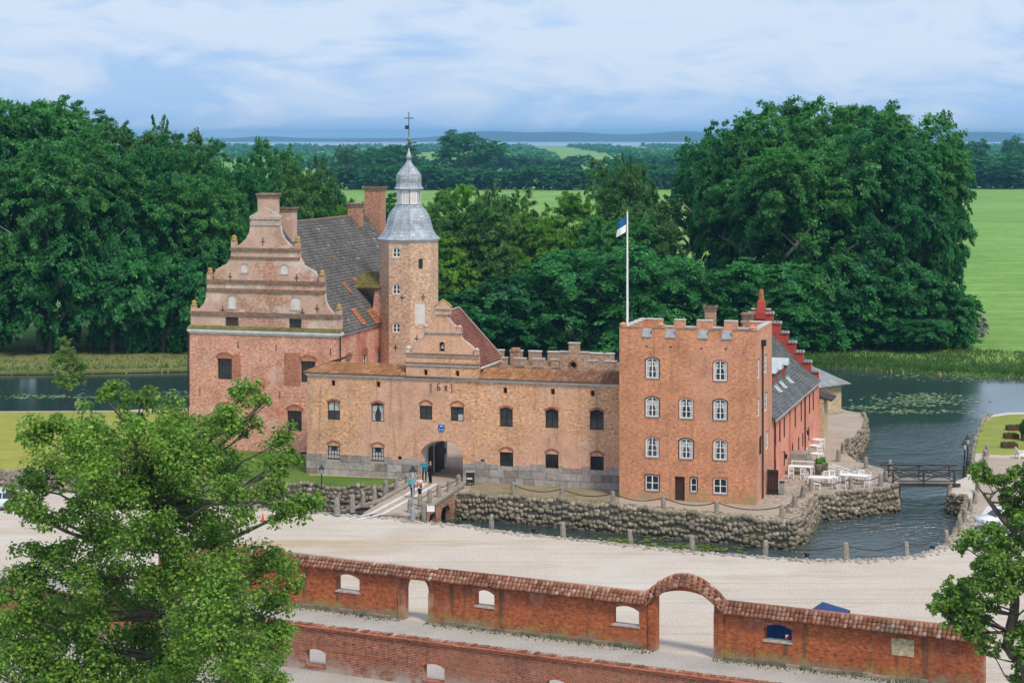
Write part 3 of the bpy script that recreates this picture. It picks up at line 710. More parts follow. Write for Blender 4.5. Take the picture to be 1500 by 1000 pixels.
# white cornice and the pent strip of pantiles
MB().box(f0, GL - .2, GR, -.22, .5, 10.93, 11.10).box(f0, GL - .1, GR, -.12, .4, 10.78, 10.93).build('cornice', M['cornice'], gate)
gl_, _ = C.front(595.5, 545, 0); gr_, _ = C.front(703, 545, 0)
e0, e1 = 11.14, 12.02
tiles('tile', M['t_orange'], gate, f0(GL - .35, -.38, e0), f0(gl_, -.38, e0), f0(gl_, 1.75, e1), f0(GL + 1.6, 1.75, e1), .3, .42, .05, .06, 11)
tiles('tile', M['t_orange'], gate, C(GL - .35, 9.5, e0), C(GL - .35, -.38, e0), C(GL + 1.6, 1.75, e1), C(GL + 1.6, 9.5, e1), .3, .42, .05, .06, 12)
um = C.front(808, 545, 0)[0]
tiles('tile', M['t_orange'], gate, f0(gr_, -.38, e0), f0(um, -.38, e0), f0(um, 1.75, e1), f0(gr_, 1.75, e1), .3, .42, .05, .06, 13)
tiles('tile', M['t_brown'], gate, f0(um, -.38, e0), f0(GR, -.38, e0), f0(GR, 1.75, e1), f0(um, 1.75, e1), .3, .42, .07, .10, 14)
for a, b, mt in ((GL - .33, gl_, 't_orange'), (gr_, GR, 't_brown')):
    sheet('pent_board', [f0(a, -.36, e0 - .01), f0(b, -.36, e0 - .01), f0(b, 1.75, e1 - .01), f0(a + (1.9 if a < -10 else 0), 1.75, e1 - .01)], M[mt], gate, .1)
    MB().box(f0, a + (1.9 if a < -10 else 0), b, 1.7, 2.0, 10.9, e1 + .06).build('ridge_cap', M[mt], gate)
# scrolled gable with the bell
def gb(x, y): return C.front(580 + x * .13, 430 + y * .13, 0)
gc = gb(521, 80)[0]
prof_px = [(930, 985), (930, 690), (868, 682), (874, 640), (855, 603), (805, 562), (758, 532), (728, 492), (716, 452), (735, 432), (735, 398), (672, 396), (664, 366), (622, 330), (592, 282), (582, 240), (606, 222), (606, 158)]
half = [(gb(x, y)[0] - gc, gb(x, y)[1]) for x, y in prof_px]
apex = gb(521, 80)[1]
outl = [(gc + d, z) for d, z in half] + [(gc, apex)] + [(gc - d, z) for d, z in half[::-1]]
bell = C.front(647.3, 507.6, 0)
vh = [C.front(623.6, 545.4, 0), C.front(670, 547, 0)]
gable = MB().slab(f0, outl, [round_arch(bell[0] - .3, bell[0] + .3, bell[1] - .5, bell[1] + .2, 8)] + [opening(a - .2, a + .2, c - .3, c + .3) for a, c in vh], -.02, .6).build('gable', M['b_gate'], gate)
MB().slab(f0, opening(bell[0] - .5, bell[0] + .5, bell[1] - .6, bell[1] + .7), [], .6, .7).build('belfry_back', M['dark_frame'], gable)
bp = f0(bell[0], .3, 0)
MB().lathe(bp, [(.03, bell[1] + .25), (.1, bell[1] + .2), (.13, bell[1] - .02), (.22, bell[1] - .2), (.2, bell[1] - .22)], 10).build('bell', M['zinc'], gable, smooth=True)
for a, c in vh: MB().box(f0, a - .22, a + .22, .4, .5, c - .32, c + .32).build('vent_back', M['dark_frame'], gable)
def ledges(par, zs, face, cc, mats):
    for (hw, z0, z1, d, mt) in zs: MB().box(face, cc - hw, cc + hw, -d, .3, z0, z1).build('ledge', M[mt], par)
hw0 = half[0][0]
zl = lambda y: gb(521, y)[1]
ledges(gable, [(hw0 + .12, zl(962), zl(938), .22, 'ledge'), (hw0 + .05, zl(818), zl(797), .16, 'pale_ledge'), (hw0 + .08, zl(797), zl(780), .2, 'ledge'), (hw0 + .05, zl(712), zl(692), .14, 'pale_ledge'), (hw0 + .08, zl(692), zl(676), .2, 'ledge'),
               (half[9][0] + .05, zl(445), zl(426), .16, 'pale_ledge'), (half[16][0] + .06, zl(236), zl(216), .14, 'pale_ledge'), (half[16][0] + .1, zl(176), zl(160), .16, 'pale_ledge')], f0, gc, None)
for s_ in (-1, 1):
    for (i, hh) in ((1, .55), (9, .55)):
        d, z = half[i]; d -= .22
        MB().box(f0, gc + s_ * d - .22, gc + s_ * d + .22, -.12, .34, z - .05, z + hh * .8).lathe(f0(gc + s_ * d, .1, 0), [(.3, z + hh * .8), (.3, z + hh), (.05, z + hh + .18)], 8).build('pinnacle', M['b_gable'], gable)
    # pale rolled edges of the scrolls
    for i0, i1 in ((2, 9), (11, 16)):
        MB().tube([f0(gc + s_ * d, .28, z) for d, z in half[i0:i1]], .13, 6).build('scroll_edge', M['pale_ledge'], gable, smooth=True)
    MB().tube([f0(gc + s_ * (half[-1][0] + .12), .28, half[-1][1] + .05), f0(gc, .28, apex + .1)], .12, 6).build('pediment_edge', M['moss_cap'], gable)
# date in wrought-iron figures: 1 6 4 1
for k, (px, py) in enumerate(((631.5, 567.5), (642, 566.5), (653.3, 568.5), (661.8, 568.5))):
    a, c = C.front(px, py, 0); t_ = lambda pts: [f0(a + x, -.05, c + y) for x, y in pts]
    one = [(-.12, .32), (.02, .40), (.02, -.35), (-.1, -.42)]
    six = [(.16, .42), (-.02, .3), (-.1, 0), (-.06, -.28), (.08, -.34), (.2, -.22), (.18, -.04), (.05, .04), (-.08, -.08)]
    fo = [(.14, -.24), (-.14, .2), (.0, .28), (.14, .18), (-.16, -.22)]
    MB().tube(t_([one, six, fo, one][k]), .035, 5).build('date_figure', M['iron'], gate)
# blue shield above the gate
a, c = C.front(646.6, 627, 0)
sh = [(a - .33, c + .38), (a - .33, c - .1), (a - .2, c - .33), (a, c - .42), (a + .2, c - .33), (a + .33, c - .1), (a + .33, c + .38)]
shield = MB().slab(f0, sh, [], -.08, .02).build('coat_of_arms', plain('shield_blue', (.01, .16, .5), .5, .1), gate)
MB().slab(f0, [(a - .1, c + .12), (a - .03, c - .1), (a + .03, c - .1), (a + .1, c + .12), (a, c + .05)], [], -.10, -.08).build('charge', M['dark_frame'], shield)
for x, y in ((-.05, .22), (.08, .24), (-.14, -.12), (.13, -.12)): MB().box(f0, a + x - .06, a + x + .06, -.095, -.08, c + y - .05, c + y + .05).build('charge', M['white'], shield)
# hipped tile roof behind the gable
ew = hw0 - .1; rz_ = zl(205)
E = [C(gc - ew - .2, .5, 12.3), C(gc + ew + .2, .5, 12.3), C(gc + ew + .2, 8.6, 12.3), C(gc - ew - .2, 8.6, 12.3)]; T = [C(gc, .5, rz_), C(gc, 5.6, rz_)]
for nm, q in (('roof_slope', [E[1], E[2], T[1], T[0]]), ('roof_slope', [E[3], E[0], T[0], T[1]]), ('roof_hip', [E[2], E[3], T[1]])): sheet(nm, q, M['t_red'], gate)
tiles('tile', M['t_red'], gate, E[1], E[2], T[1], T[0], .24, .3, .035, .025, 21)
MB().tube([T[0], T[1], E[2]], .1, 6).build('ridge_cap', M['pale_ledge'], gate)
MB().box(C.flank(gc + ew), .6, 8.4, 0, .4, 10.8, 12.2).build('side_wall', M['b_gate'], gate)
MB().box(C.flank(gc + ew + .26), .5, 8.6, 0, .1, 12.02, 12.22).build('gutter', M['cornice'], gate)
# battlements of the courtyard side
def rg7(x, y, v): return C.front(720 + x * .1467, 490 + y * .1467, v)
vN, vF = 6.5, 13.6
fN, fF = C.face(vN), C.face(vF)
def merlon(fr, v, x0, x1, y, par, capm='coping', z0=11.0):
    a0 = rg7(x0, y, v)[0]; a1, z = rg7(x1, y, v); z = 12.6 if abs(z - 12.6) < .5 else z
    o = MB().box(fr, a0, a1, 0, .55, z0, z - .12).build('merlon', M['b_fort'], par)
    MB().box(fr, a0 - .06, a1 + .06, -.06, .61, z - .12, z).build('cap', M[capm], o)
for x0, x1 in ((100, 150), (220, 335), (405, 520), (595, 682), (948, 1050), (1125, 1240)): merlon(fN, vN, x0, x1, 248, gate, 'pale_ledge')
for x0, x1 in ((60, 115), (185, 300), (370, 490), (560, 690), (960, 1125), (1118, 1215)): merlon(fF, vF, x0, x1, 168, gate)
MB().box(fN, gr_ + 1, GR, 0, .5, 10.85, 11.7).build('parapet', M['b_fort'], gate)
MB().box(fF, gr_ + 1, GR, 0, .5, 10.85, 11.55).build('parapet', M['b_fort'], gate)
cx0, cx1 = rg7(683, 300, vN)[0], rg7(963, 300, vN)[0]; tx0, tx1 = rg7(772, 150, vN)[0], rg7(873, 150, vN)[0]; oc = rg7(818, 302, vN)
zs, zt = rg7(820, 180, vN)[1], rg7(820, 92, vN)[1]
MB().slab(fN, [(cx0, 10.85), (cx1, 10.85), (cx1, zs), (tx1, zs), (tx1, zt), (tx0, zt), (tx0, zs), (cx0, zs)], [[(oc[0] + .34 * math.cos(k * math.pi / 6), oc[1] + .34 * math.sin(k * math.pi / 6)) for k in range(12)]], -.06, .5).build('parapet_centre', M['b_fort'], gate)
MB().slab(fN, [(oc[0] + .36 * math.cos(k * math.pi / 6), oc[1] + .36 * math.sin(k * math.pi / 6)) for k in range(12)], [], .3, .4).build('round_window', M['glass'], gate)
MB().slab(fN, [(oc[0] + .52 * math.cos(k * math.pi / 8), oc[1] + .52 * math.sin(k * math.pi / 8)) for k in range(16)], [[(oc[0] + .34 * math.cos(k * math.pi / 8), oc[1] + .34 * math.sin(k * math.pi / 8)) for k in range(16)]], -.12, -.05).build('window_ring', M['b_trim'], gate)
for a0, a1, z in ((cx0 - .08, tx0, zs), (tx1, cx1 + .08, zs), (tx0 - .08, tx1 + .08, zt)): MB().box(fN, a0, a1, -.14, .58, z, z + .13).build('cap', M['pale_ledge'], gate)
a, z = rg7(232, 135, 10.5)
MB().box(C.face(10.5), a - .4, a + .4, 0, .7, 10.85, z).box(C.face(10.5), a - .48, a + .48, -.08, .78, z - .35, z - .15).build('chimney', M['b_chim'], gate)

# ------------------------------------------------------------------ main house
HV, HL, HR, HB = 11.8, -36.8, -18.4, 46.0
house = thing('main_house', C(-27.6, 28, ISL), 'tall brick manor wing with scrolled three-step gable and grey tiled roof', 'building')
fh = C.face(HV); HC = (HL + HR) / 2
ZC = 13.75
hw_ = [(318.5, 339.5, 525, 555.6), (440.5, 462, 529, 560), (420.8, 442, 601.5, 631.5), (318, 340, 598, 629), (440, 449.5, 662, 675)]
hh_ = [px_rect(C, HV, *w) for w in hw_]
MB().slab(fh, [(HL, -.3), (HR, -.3), (HR, ZC), (HL, ZC)], [opening(*q, 0) for q in hh_], 0, .8).build('front_wall', M['b_house'], house)
for q in hh_: window(house, fh, *q, 0, 4 if q[1] - q[0] > 1 else 2, 4, M['dark_frame'], .25, ft=.1)
for q in hh_[:4]: arch_trim(house, fh, q[0] - .12, q[1] + .12, q[3] + .5, .5, M['b_trim'], .25); MB().slab(fh, [(q[0] - .1, q[3] + .02), (q[1] + .1, q[3] + .02)] + opening(q[0] - .1, q[1] + .1, q[3], q[3] + .5, .45)[2:], [], -.02, .1).build('relieving_arch', M['b_patch'], house)
q = hh_[1]; MB().slab(fh, [(q[0] - 2.0, q[2] - .4), (q[0] - .02, q[2] - .4), (q[0] - .02, q[3] + .9), (q[0] - 2.0, q[3] + .9)], [], -.03, .1).build('brick_patch', M['b_patch'], house)
q = hh_[0]; MB().slab(fh, [(q[1] + .02, q[2] - .1), (q[1] + 1.2, q[2] - .1), (q[1] + 1.0, q[3] + .7), (q[1] + .02, q[3] + .5)], [], -.03, .1).build('brick_patch', M['b_patch'], house)
side = C.flank(HR)
sw = []
for x, y0, y1 in ((510.5, 524, 533), (534.5, 517.5, 533), (556.5, 513, 533)):
    v, _ = C.side(x, (y0 + y1) / 2, HR); z1 = C.side(x, y0, HR)[1]; sw.append((v - .75, v + .75, z1 - 2.3, z1))
MB().slab(side, [(HV + .8, -.3), (HB, -.3), (HB, ZC), (HV + .8, ZC)], [opening(*q, .25) for q in sw], 0, .8).build('courtyard_wall', M['b_house'], house)
for q in sw: window(house, side, *q, .25, 2, 3, M['white'], .15); arch_trim(house, side, q[0] - .1, q[1] + .1, q[3] + .1, .3, M['b_trim'], .5)
MB().box(C.flankl(HL), HV + .8, HB, 0, .8, -.3, ZC).box(C.face(HB - .8), HL + .8, HR - .8, 0, .8, -.3, ZC).build('rear_wall', M['b_house'], house)
MB().box(fh, HL - .22, HR + .22, -.25, .5, ZC + .06, ZC + .38).box(fh, HL - .1, HR + .1, -.12, .4, ZC - .16, ZC + .06).build('cornice', M['cornice'], house)
for i in range(60): pass
MB().box(side, HV + .5, HB, -.22, .5, ZC + .06, ZC + .36).build('cornice', M['cornice'], house)
# gable
def hb(x, y): return C.front(270 + x * .2301, 270 + y * .23, HV + .3)
lp = [(25, 925), (25, 818), (60, 806), (95, 791), (120, 762), (134, 722), (138, 683), (138, 612), (186, 606), (184, 575), (196, 546), (230, 530), (264, 511), (284, 482), (291, 462), (291, 408), (330, 400), (356, 381), (390, 348), (407, 310), (416, 262), (416, 208)]
hc = hb(507, 158)[0]; hz = hb(507, 158)[1]
hc = HC
hl = [(HC + (hb(x, y)[0] - hb(508, y)[0]), hb(x, y)[1]) for x, y in lp]
hl = [(max(a, HL), z) for a, z in hl]
outl = hl + [(HC, hz)] + [(2 * HC - a, z) for a, z in hl[::-1]]
nich = [(333.7, 346.6, 432, 451.7), (426, 440.7, 434.5, 454), (352.8, 363.2, 385.7, 399.5), (410.8, 422.3, 386.8, 401)]
att = [(330.3, 349.4, 464.4, 477.7), (423.5, 441.4, 466.7, 480.5)]
nq = [px_rect(C, HV + .3, *n_) for n_ in nich]; aq = [px_rect(C, HV + .3, *n_) for n_ in att]
fg = C.face(HV + .3)
hg = MB().slab(fg, outl, [opening(*q, .28) for q in nq] + [opening(*q, 0) for q in aq], 0, .6).build('gable', M['b_gable'], house)
for q in nq: MB().slab(fg, opening(q[0] - .02, q[1] + .02, q[2] - .02, q[3] + .02, .28), [], .1, .3).build('blind_niche', M['niche'], hg)
for q in nq: MB().box(fg, q[0] - .1, q[1] + .1, -.06, .1, q[2] - .12, q[2]).build('sill', M['pale_ledge'], hg)
MB().box(fg, aq[0][0], aq[0][1], .12, .2, aq[0][2], aq[0][3]).build('shutter', M['brown_wood'], hg)
for x in (.33, .66): MB().box(fg, aq[0][0] + (aq[0][1] - aq[0][0]) * x - .03, aq[0][0] + (aq[0][1] - aq[0][0]) * x + .03, .1, .12, aq[0][2], aq[0][3]).build('shutter_batten', M['dark_door'], hg)
window(hg, fg, *aq[1], 0, 4, 2, M['dark_frame'], .12, ft=.07)
zz = lambda y: hb(508, y)[1]
w1, w2, w3 = HC - hl[1][0], HC - hl[6][0], HC - hl[15][0]
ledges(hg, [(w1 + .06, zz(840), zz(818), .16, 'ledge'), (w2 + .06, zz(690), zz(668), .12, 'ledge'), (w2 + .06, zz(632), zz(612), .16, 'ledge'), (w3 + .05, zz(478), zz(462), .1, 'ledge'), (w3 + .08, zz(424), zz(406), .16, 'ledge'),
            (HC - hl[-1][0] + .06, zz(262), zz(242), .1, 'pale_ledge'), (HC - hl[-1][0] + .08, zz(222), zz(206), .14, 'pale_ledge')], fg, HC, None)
for s_ in (-1, 1):
    X = lambda a: HC + s_ * (HC - a)
    for i, hp in ((1, 1.35), (7, 1.35), (15, 1.4)):
        a, z = hl[i]; a += .32
        pn = MB().box(fg, X(a) - .3, X(a) + .3, -.05, .5, z - .02, z + hp * .62).build('pinnacle', M['b_gable'], hg)
        c_ = fg(X(a), .22, 0)
        MB().lathe(c_, [(.4, z + hp * .62), (.42, z + hp * .7), (.24, z + hp * .74), (.3, z + hp * .88), (.27, z + hp), (.08, z + hp * 1.1)], 9).build('ball_cap', M['moss_cap'], pn, smooth=True)
    for i0, i1 in ((1, 7), (8, 15), (15, 21)):
        MB().tube([fg(X(a), .25, z) for a, z in hl[i0:i1]], .15, 6).build('scroll_edge', M['pale_ledge'] if s_ > 0 else M['b_gable'], hg, smooth=True)
    MB().tube([fg(X(hl[-1][0] - .15), .25, hl[-1][1]), fg(HC, .25, hz + .1)], .13, 6).build('pediment_edge', M['pale_ledge'], hg)
for x, y in ((245, 800), (752, 815), (845, 790), (292, 588), (715, 596), (500, 365)):
    a, z = hb(x, y); anchor(hg, fg, a, z, .45)
for x, y in ((349, 505), (404.5, 509), (484, 515), (293, 574), (410, 578)):
    a, z = C.front(x, y, HV); anchor(house, fh, a, z, .4, False)
# mossy pent strip at the gable foot
tiles('tile', M['t_moss'], house, fh(HL - .2, -.32, ZC + .40), fh(HR + .2, -.32, ZC + .40), fh(HR + .2, .32, ZC + .72), fh(HL - .2, .32, ZC + .72), .28, .34, .04, .04, 31)
# roof
RZ = 26.0; EZ = ZC + .30; ov = .35
ridge = [C(HC, HV + .7, RZ), C(HC, HB, RZ)]
er = [C(HR + ov, HV + .7, EZ), C(HR + ov, HB, EZ)]; el = [C(HL - ov, HV + .7, EZ), C(HL - ov, HB, EZ)]
rs_ = sheet('roof_slope', [er[0], er[1], ridge[1], ridge[0]], M['t_main'], house); sheet('roof_slope', [el[1], el[0], ridge[0], ridge[1]], M['t_main'], house)
tiles('tile', M['t_main'], house, er[0], er[1], ridge[1], ridge[0], .30, .40, .06, .05, 33, .018)
tiles('tile', M['t_main'], house, el[1], el[0], ridge[0], ridge[1], .5, .6, .05, .04, 34)
MB().tube([ridge[0], ridge[1]], .17, 6).build('ridge_cap', M['ledge'], house)
# patches of new orange tiles
M['t_new'] = tile_mat('new_orange_tiles', [(0, (.42, .15, .06)), (1, (.5, .22, .11))])
def on_roof(v, s_): return er[0] + (C(0, v, 0) - C(0, HV + .7, 0)) + (ridge[0] - er[0]) * s_
for i, (v0, v1, s0, s1) in enumerate(((22.3, 25.2, .005, .13), (18.2, 19.6, .02, .17), (21.2, 21.9, .30, .40), (13.3, 14.0, .40, .46), (14.5, 15.2, .62, .66), (12.6, 13.3, .19, .25), (25, 26.3, .30, .42))):
    o_ = Vector((0, 0, .07)) + (C(0, 0, 0) - C(0, 0, 0)) + (C(.07, 0, 0) - C(0, 0, 0))
    tiles('new_tile', M['t_new'], house, on_roof(v0, s0) + o_, on_roof(v1, s0) + o_, on_roof(v1, s1) + o_, on_roof(v0, s1) + o_, .30, .40, .05, .05, 40 + i)
MB().slab(C.face(HB - .5), [(HL, ZC), (HR, ZC), (HC, RZ + .5)], [], 0, .6).build('rear_gable', M['b_house'], house)
def chimney(par, px0, px1, ytop, ybot, v, deep, mat='b_chim', flare=True):
    a0, a1, z0, z1 = px_rect(C, v, px0, px1, ytop, ybot); f = C.face(v)
    o = MB().box(f, a0 + .08, a1 - .08, .08, deep - .08, z0 - 2.5, z1).build('chimney', M[mat], par)
    MB().box(f, a0 - .02, a1 + .02, -.02, deep + .02, z1 - .5, z1 - .2).box(f, a0 - .1, a1 + .1, -.1, deep + .1, z1 - .2, z1).build('chimney_cap', M['ledge'] if flare else M['coping'], o)
    return o
chimney(house, 376, 402.5, 283.5, 318, HV + 1.3, 1.6, 'b_gable')
chimney(house, 408.5, 429, 303.5, 333, HV + 4.0, 1.5, 'b_gable')
chimney(house, 508.5, 526.5, 297.5, 322, 38.5, 1.6)
chimney(house, 532.5, 557.5, 273.5, 330, 43.5, 2.2)
MB().tube([fh(HR + .1, -.12, ZC), fh(HR + .1, -.12, 9.5), fh(HR + .1, -.12, .4)], .08, 6).build('downpipe', M['iron'], house)
MB().tube([fh(HL - .12, -.12, ZC), fh(HL - .12, -.1, .4)], .08, 6).build('downpipe', M['iron'], house)

# ------------------------------------------------------------------ stair tower
TU, TV, TR = -15.2, 25.7, 3.46
tc_ = C(TU, TV, 0)
stair = thing('stair_tower', (tc_.x, tc_.y, ISL), 'eight-sided brick stair tower with lead onion dome and cross', 'tower')
rot8 = C.rz + math.pi / 8
zE = 23.75
af = TR * math.cos(math.pi / 8); hwf = TR * math.sin(math.pi / 8)
tf = C.face(TV - af)
tw_ = [px_rect(C, TV - af, 575, 586.5, y0, y1) for y0, y1 in ((362, 377), (416, 431), (472.5, 487))]
for k in range(8):
    ang = k * math.pi / 4
    fr = lambda a, b, c, ang=ang: Vector((tc_.x, tc_.y, c)) + (Matrix.Rotation(C.rz + ang, 3, 'Z') @ Vector((a, b - af, 0)))
    hl_ = []
    if k == 0: hl_ = [opening(q[0] - TU, q[1] - TU, q[2], q[3], .18) for q in tw_]
    if k == 1: hl_ = [opening(-.28, .28, 20.6, 21.8, .1)]
    MB().slab(fr, [(-hwf, -.3), (hwf, -.3), (hwf, zE), (-hwf, zE)], hl_, 0, .5).build('wall', M['b_stair'], stair)
    if k == 0:
        for q in tw_: window(stair, fr, q[0] - TU, q[1] - TU, q[2], q[3], .18, 2, 2, M['white'], .08, ft=.12, mt=.08)
    if k == 1:
        window(stair, fr, -.28, .28, 20.6, 21.8, .1, 1, 2, M['brown_wood'], .1)
        MB().box(fr, -.75, .55, -.02, .05, 14.2, 16.5).build('lime_patch', M['niche'], stair)
    if k in (0, 1): anchor(stair, fr, .3, 17.3, .4); anchor(stair, fr, -.5, 11.5 + k, .4)
P8 = lambda pr: [(r_ * TR, z) for r_, z in pr]
MB().lathe(tc_, P8([(1.0, zE - .1), (1.04, zE + .12), (.6, zE + .14)]), 8, rot8).build('cornice', M['cornice'], stair)
t = NT('lead_dome'); uv = t.n('ShaderNodeUVMap'); b_ = t.n('ShaderNodeTexBrick'); b_.inputs['Scale'].default_value = 1; b_.inputs['Brick Width'].default_value = .75; b_.inputs['Row Height'].default_value = .32
b_.inputs['Mortar Size'].default_value = .025; b_.inputs['Color1'].default_value = (.36, .41, .45, 1); b_.inputs['Color2'].default_value = (.47, .51, .54, 1); b_.inputs['Mortar'].default_value = (.22, .25, .28, 1); t.l(uv.outputs[0], b_.inputs['Vector'])
col = t.mix(1.0, b_.outputs['Color'], t.ramp(t.noise(1.3, None, 5, .7), [(.3, .62), (.7, 1.3)]), 'MULTIPLY'); t.bump(b_.outputs['Fac'], .4, -.03)
M['dome'] = t.done(col, .45, .5, .2)
d1 = P8([(1.07, zE + .12), (1.08, zE + .2), (1.0, zE + .38), (.91, zE + .7), (.82, zE + 1.25), (.76, zE + 1.9), (.725, zE + 2.5), (.665, zE + 3.05), (.57, zE + 3.55), (.48, zE + 3.9), (.46, zE + 4.2)])
dome = MB().lathe(tc_, d1, 8, rot8).build('dome', M['dome'], stair)
zl0 = zE + 4.2; zl1 = zE + 6.05
lant = MB().lathe(tc_, P8([(.40, zl0), (.40, zl1)]), 8, rot8).build('lantern', M['grey_sheet'], stair)
la = .40 * TR * math.cos(math.pi / 8); lh = .40 * TR * math.sin(math.pi / 8)
for k in range(8):
    ang = k * math.pi / 4
    fr = lambda a, b, c, ang=ang: Vector((tc_.x, tc_.y, c)) + (Matrix.Rotation(C.rz + ang, 3, 'Z') @ Vector((a, b - la, 0)))
    MB().slab(fr, opening(-lh + .1, lh - .1, zl0 + .12, zl1 - .12), [opening(-lh + .22, -.03, zl0 + .24, zl1 - .24), opening(.03, lh - .22, zl0 + .24, zl1 - .24)], -.06, .02).build('window_frame', M['white'], lant)
    for s_ in (-1, 1): MB().box(fr, min(s_ * .03, s_ * (lh - .22)), max(s_ * .03, s_ * (lh - .22)), -.03, -.01, zl0 + .24, zl1 - .24).build('pane', M['niche'] if k in (0, 1, 7) else M['glass'], lant)
d2 = P8([(.49, zl1 - .05), (.50, zl1 + .06), (.43, zl1 + .32), (.40, zl1 + .7), (.415, zl1 + 1.2), (.395, zl1 + 1.75), (.275, zl1 + 2.3), (.135, zl1 + 2.85), (.07, zl1 + 3.2), (.05, zl1 + 3.45)])
cap = MB().lathe(tc_, d2, 8, rot8).build('upper_dome', M['dome'], stair)
for par, dd in ((dome, d1[1:-1]), (cap, d2[1:])):
    for k in range(8):
        a = rot8 + k * math.pi / 4
        MB().tube([(tc_.x + r_ * math.cos(a), tc_.y + r_ * math.sin(a), z) for r_, z in dd], .055, 5).build('rib', M['lead'], par, smooth=True)
zf = zl1 + 3.4
fin = MB().lathe(tc_, [(.16, zf), (.32, zf + .25), (.36, zf + .42), (.2, zf + .75), (.09, zf + 1.1), (.04, zf + 1.5)], 12).build('finial', M['lead'], stair, smooth=True)
MB().tube([(tc_.x, tc_.y, zf + 1.3), (tc_.x, tc_.y, 38.85)], .05, 6).build('spire_rod', M['iron'], stair)
MB().lathe(tc_, [(.05, 35.45), (.2, 35.55), (.24, 35.7), (.2, 35.85), (.05, 35.95)], 10).build('gilt_ball', M['gold'], stair, smooth=True)
MB().box(lambda a, b, c: Vector((tc_.x + a, tc_.y + b, c)), -.55, .55, -.04, .04, 38.1, 38.2).build('cross_arm', M['iron'], stair)
MB().box(lambda a, b, c: Vector((tc_.x + a, tc_.y + b, c)), -.45, -.02, -.02, .02, 36.85, 37.3).build('wind_vane', M['iron'], stair)
# small mossy roof joining tower and house
MB().add([C(-18.9, 24.3, 18.3), C(-17.2, 24.3, 18.3), C(-17.2, 27.5, 18.3), C(-18.9, 27.5, 18.3), C(-19.6, 24.3, 12.9), C(-17.2, 24.3, 12.9), C(-17.2, 27.5, 12.9), C(-19.6, 27.5, 12.9)], [(0, 1, 2, 3), (0, 4, 5, 1), (4, 7, 6, 5), (1, 5, 6, 2), (0, 3, 7, 4)]).build('link_wall', M['b_house'], stair)
tiles('tile', M['t_moss'], stair, C(-21.4, 24.0, 18.2), C(-17.1, 24.0, 18.2), C(-17.1, 26.4, 19.9), C(-21.4, 26.4, 19.9), .26, .3, .04, .04, 61)
sheet('link_roof', [C(-21.4, 24.0, 18.15), C(-17.1, 24.0, 18.15), C(-17.1, 26.4, 19.85), C(-21.4, 26.4, 19.85)], M['t_moss'], stair)

# ------------------------------------------------------------------ brick tower and pink wing
TL, TRR, T0, T1 = 17.48, 31.03, -4.34, 5.3
tow = thing('brick_tower', C(24.3, .5, ISL), 'square orange brick tower with battlements and white arched windows', 'tower')
ft = C.face(T0); fs = C.flank(TRR)
ZT, ZCr = 17.2, 16.5
W4 = [(945.9, 965.3, 524, 553.7), (1045, 1065, 527.8, 557.3), (945.5, 965.3, 581, 610), (995, 1015.4, 583, 612.4), (1045, 1065, 584.7, 614.6), (945.5, 965.3, 640, 669), (995, 1015.4, 642, 671.4), (1045, 1065, 643.7, 673.2), (945.5, 965.3, 695, 718), (1045, 1065, 700, 722.6), (1011.4, 1021, 699, 720)]
q4 = [px_rect(C, T0, *w) for w in W4]; qd = px_rect(C, T0, 988.4, 1003, 697.7, 737.5)
cren = [(295, 370), (490, 570), (765, 845), (965, 1050)]
cr = [C.front(890 + (x0 + x1) / 2 * .1733, 482, T0)[0] for x0, x1 in cren]; crw = .52
def crenel(z0, z1, a0, a1, cs, w):
    pts = [(a0, ZB - .2), (a1, ZB - .2), (a1, z1)]
    for c in sorted(cs, reverse=True): pts += [(c + w, z1), (c + w, z0), (c - w, z0), (c - w, z1)]
    return pts + [(a0, z1)]
MB().slab(ft, crenel(ZCr, ZT, TL, TRR, cr, crw), [opening(*q, .26 if i < 8 else .1) for i, q in enumerate(q4)] + [opening(qd[0], qd[1], .45, qd[3])], 0, .6).build('front_wall', M['b_tower'], tow)
sW = [((1108.5, 1113, 524, 554), 1), ((1119, 1124, 518, 546), 1), ((1108.5, 1113, 582, 610), 1), ((1119.5, 1124.5, 573, 602), 1), ((1112, 1116.5, 638, 666), 0), ((1122, 1126, 630, 657), 1)]
qs = [px_rect(C, TRR, *w[0], side=True) for w in sW]
scr = [T0 + 2.0, T0 + 4.0, T0 + 6.0, T0 + 8.0]
def crenel2(z0, z1, a0, a1, cs, w): return crenel(z0, z1, a0, a1, cs, w)
MB().slab(fs, crenel(ZCr, ZT, T0 + .6, T1, scr, .4), [opening(*q, .2) for q in qs], 0, .6).build('flank_wall', M['b_flank'], tow)
MB().slab(C.flankl(TL), crenel(ZCr, ZT, T0 + .6, T1, scr, .4), [], 0, .6).build('flank_wall', M['b_tower'], tow)
bc = [C.front(890 + x * .1733, 470, T1)[0] for x in (522, 712, 943, 1155)]
MB().slab(C.face(T1 - .6), crenel(ZCr, ZT, TL + .6, TRR - .6, bc, .62), [], 0, .6).build('rear_wall', M['b_tower'], tow)
MB().box(C.face(0), TL + .6, TRR - .6, T0 + .6, T1 - .6, 15.6, 15.9).build('flat_roof', M['grey_sheet'], tow)
def caps(fr, a0, a1, cs, w, par, mt='coping', th=.1):
    e = [a0 - .05] + [x for c in sorted(cs) for x in (c - w, c + w)] + [a1 + .05]
    for i in range(0, len(e), 2): MB().box(fr, e[i], e[i + 1], -.05, .66, ZT, ZT + th).build('coping', M[mt], par)
caps(C.face(T1 - .6), TL + .62, TRR - .62, bc, .62, tow); caps(ft, TL, TRR, cr, crw, tow, 'ledge', .05); caps(fs, T0 + .7, T1, scr, .4, tow); caps(C.flankl(TL), T0 + .7, T1, scr, .4, tow)
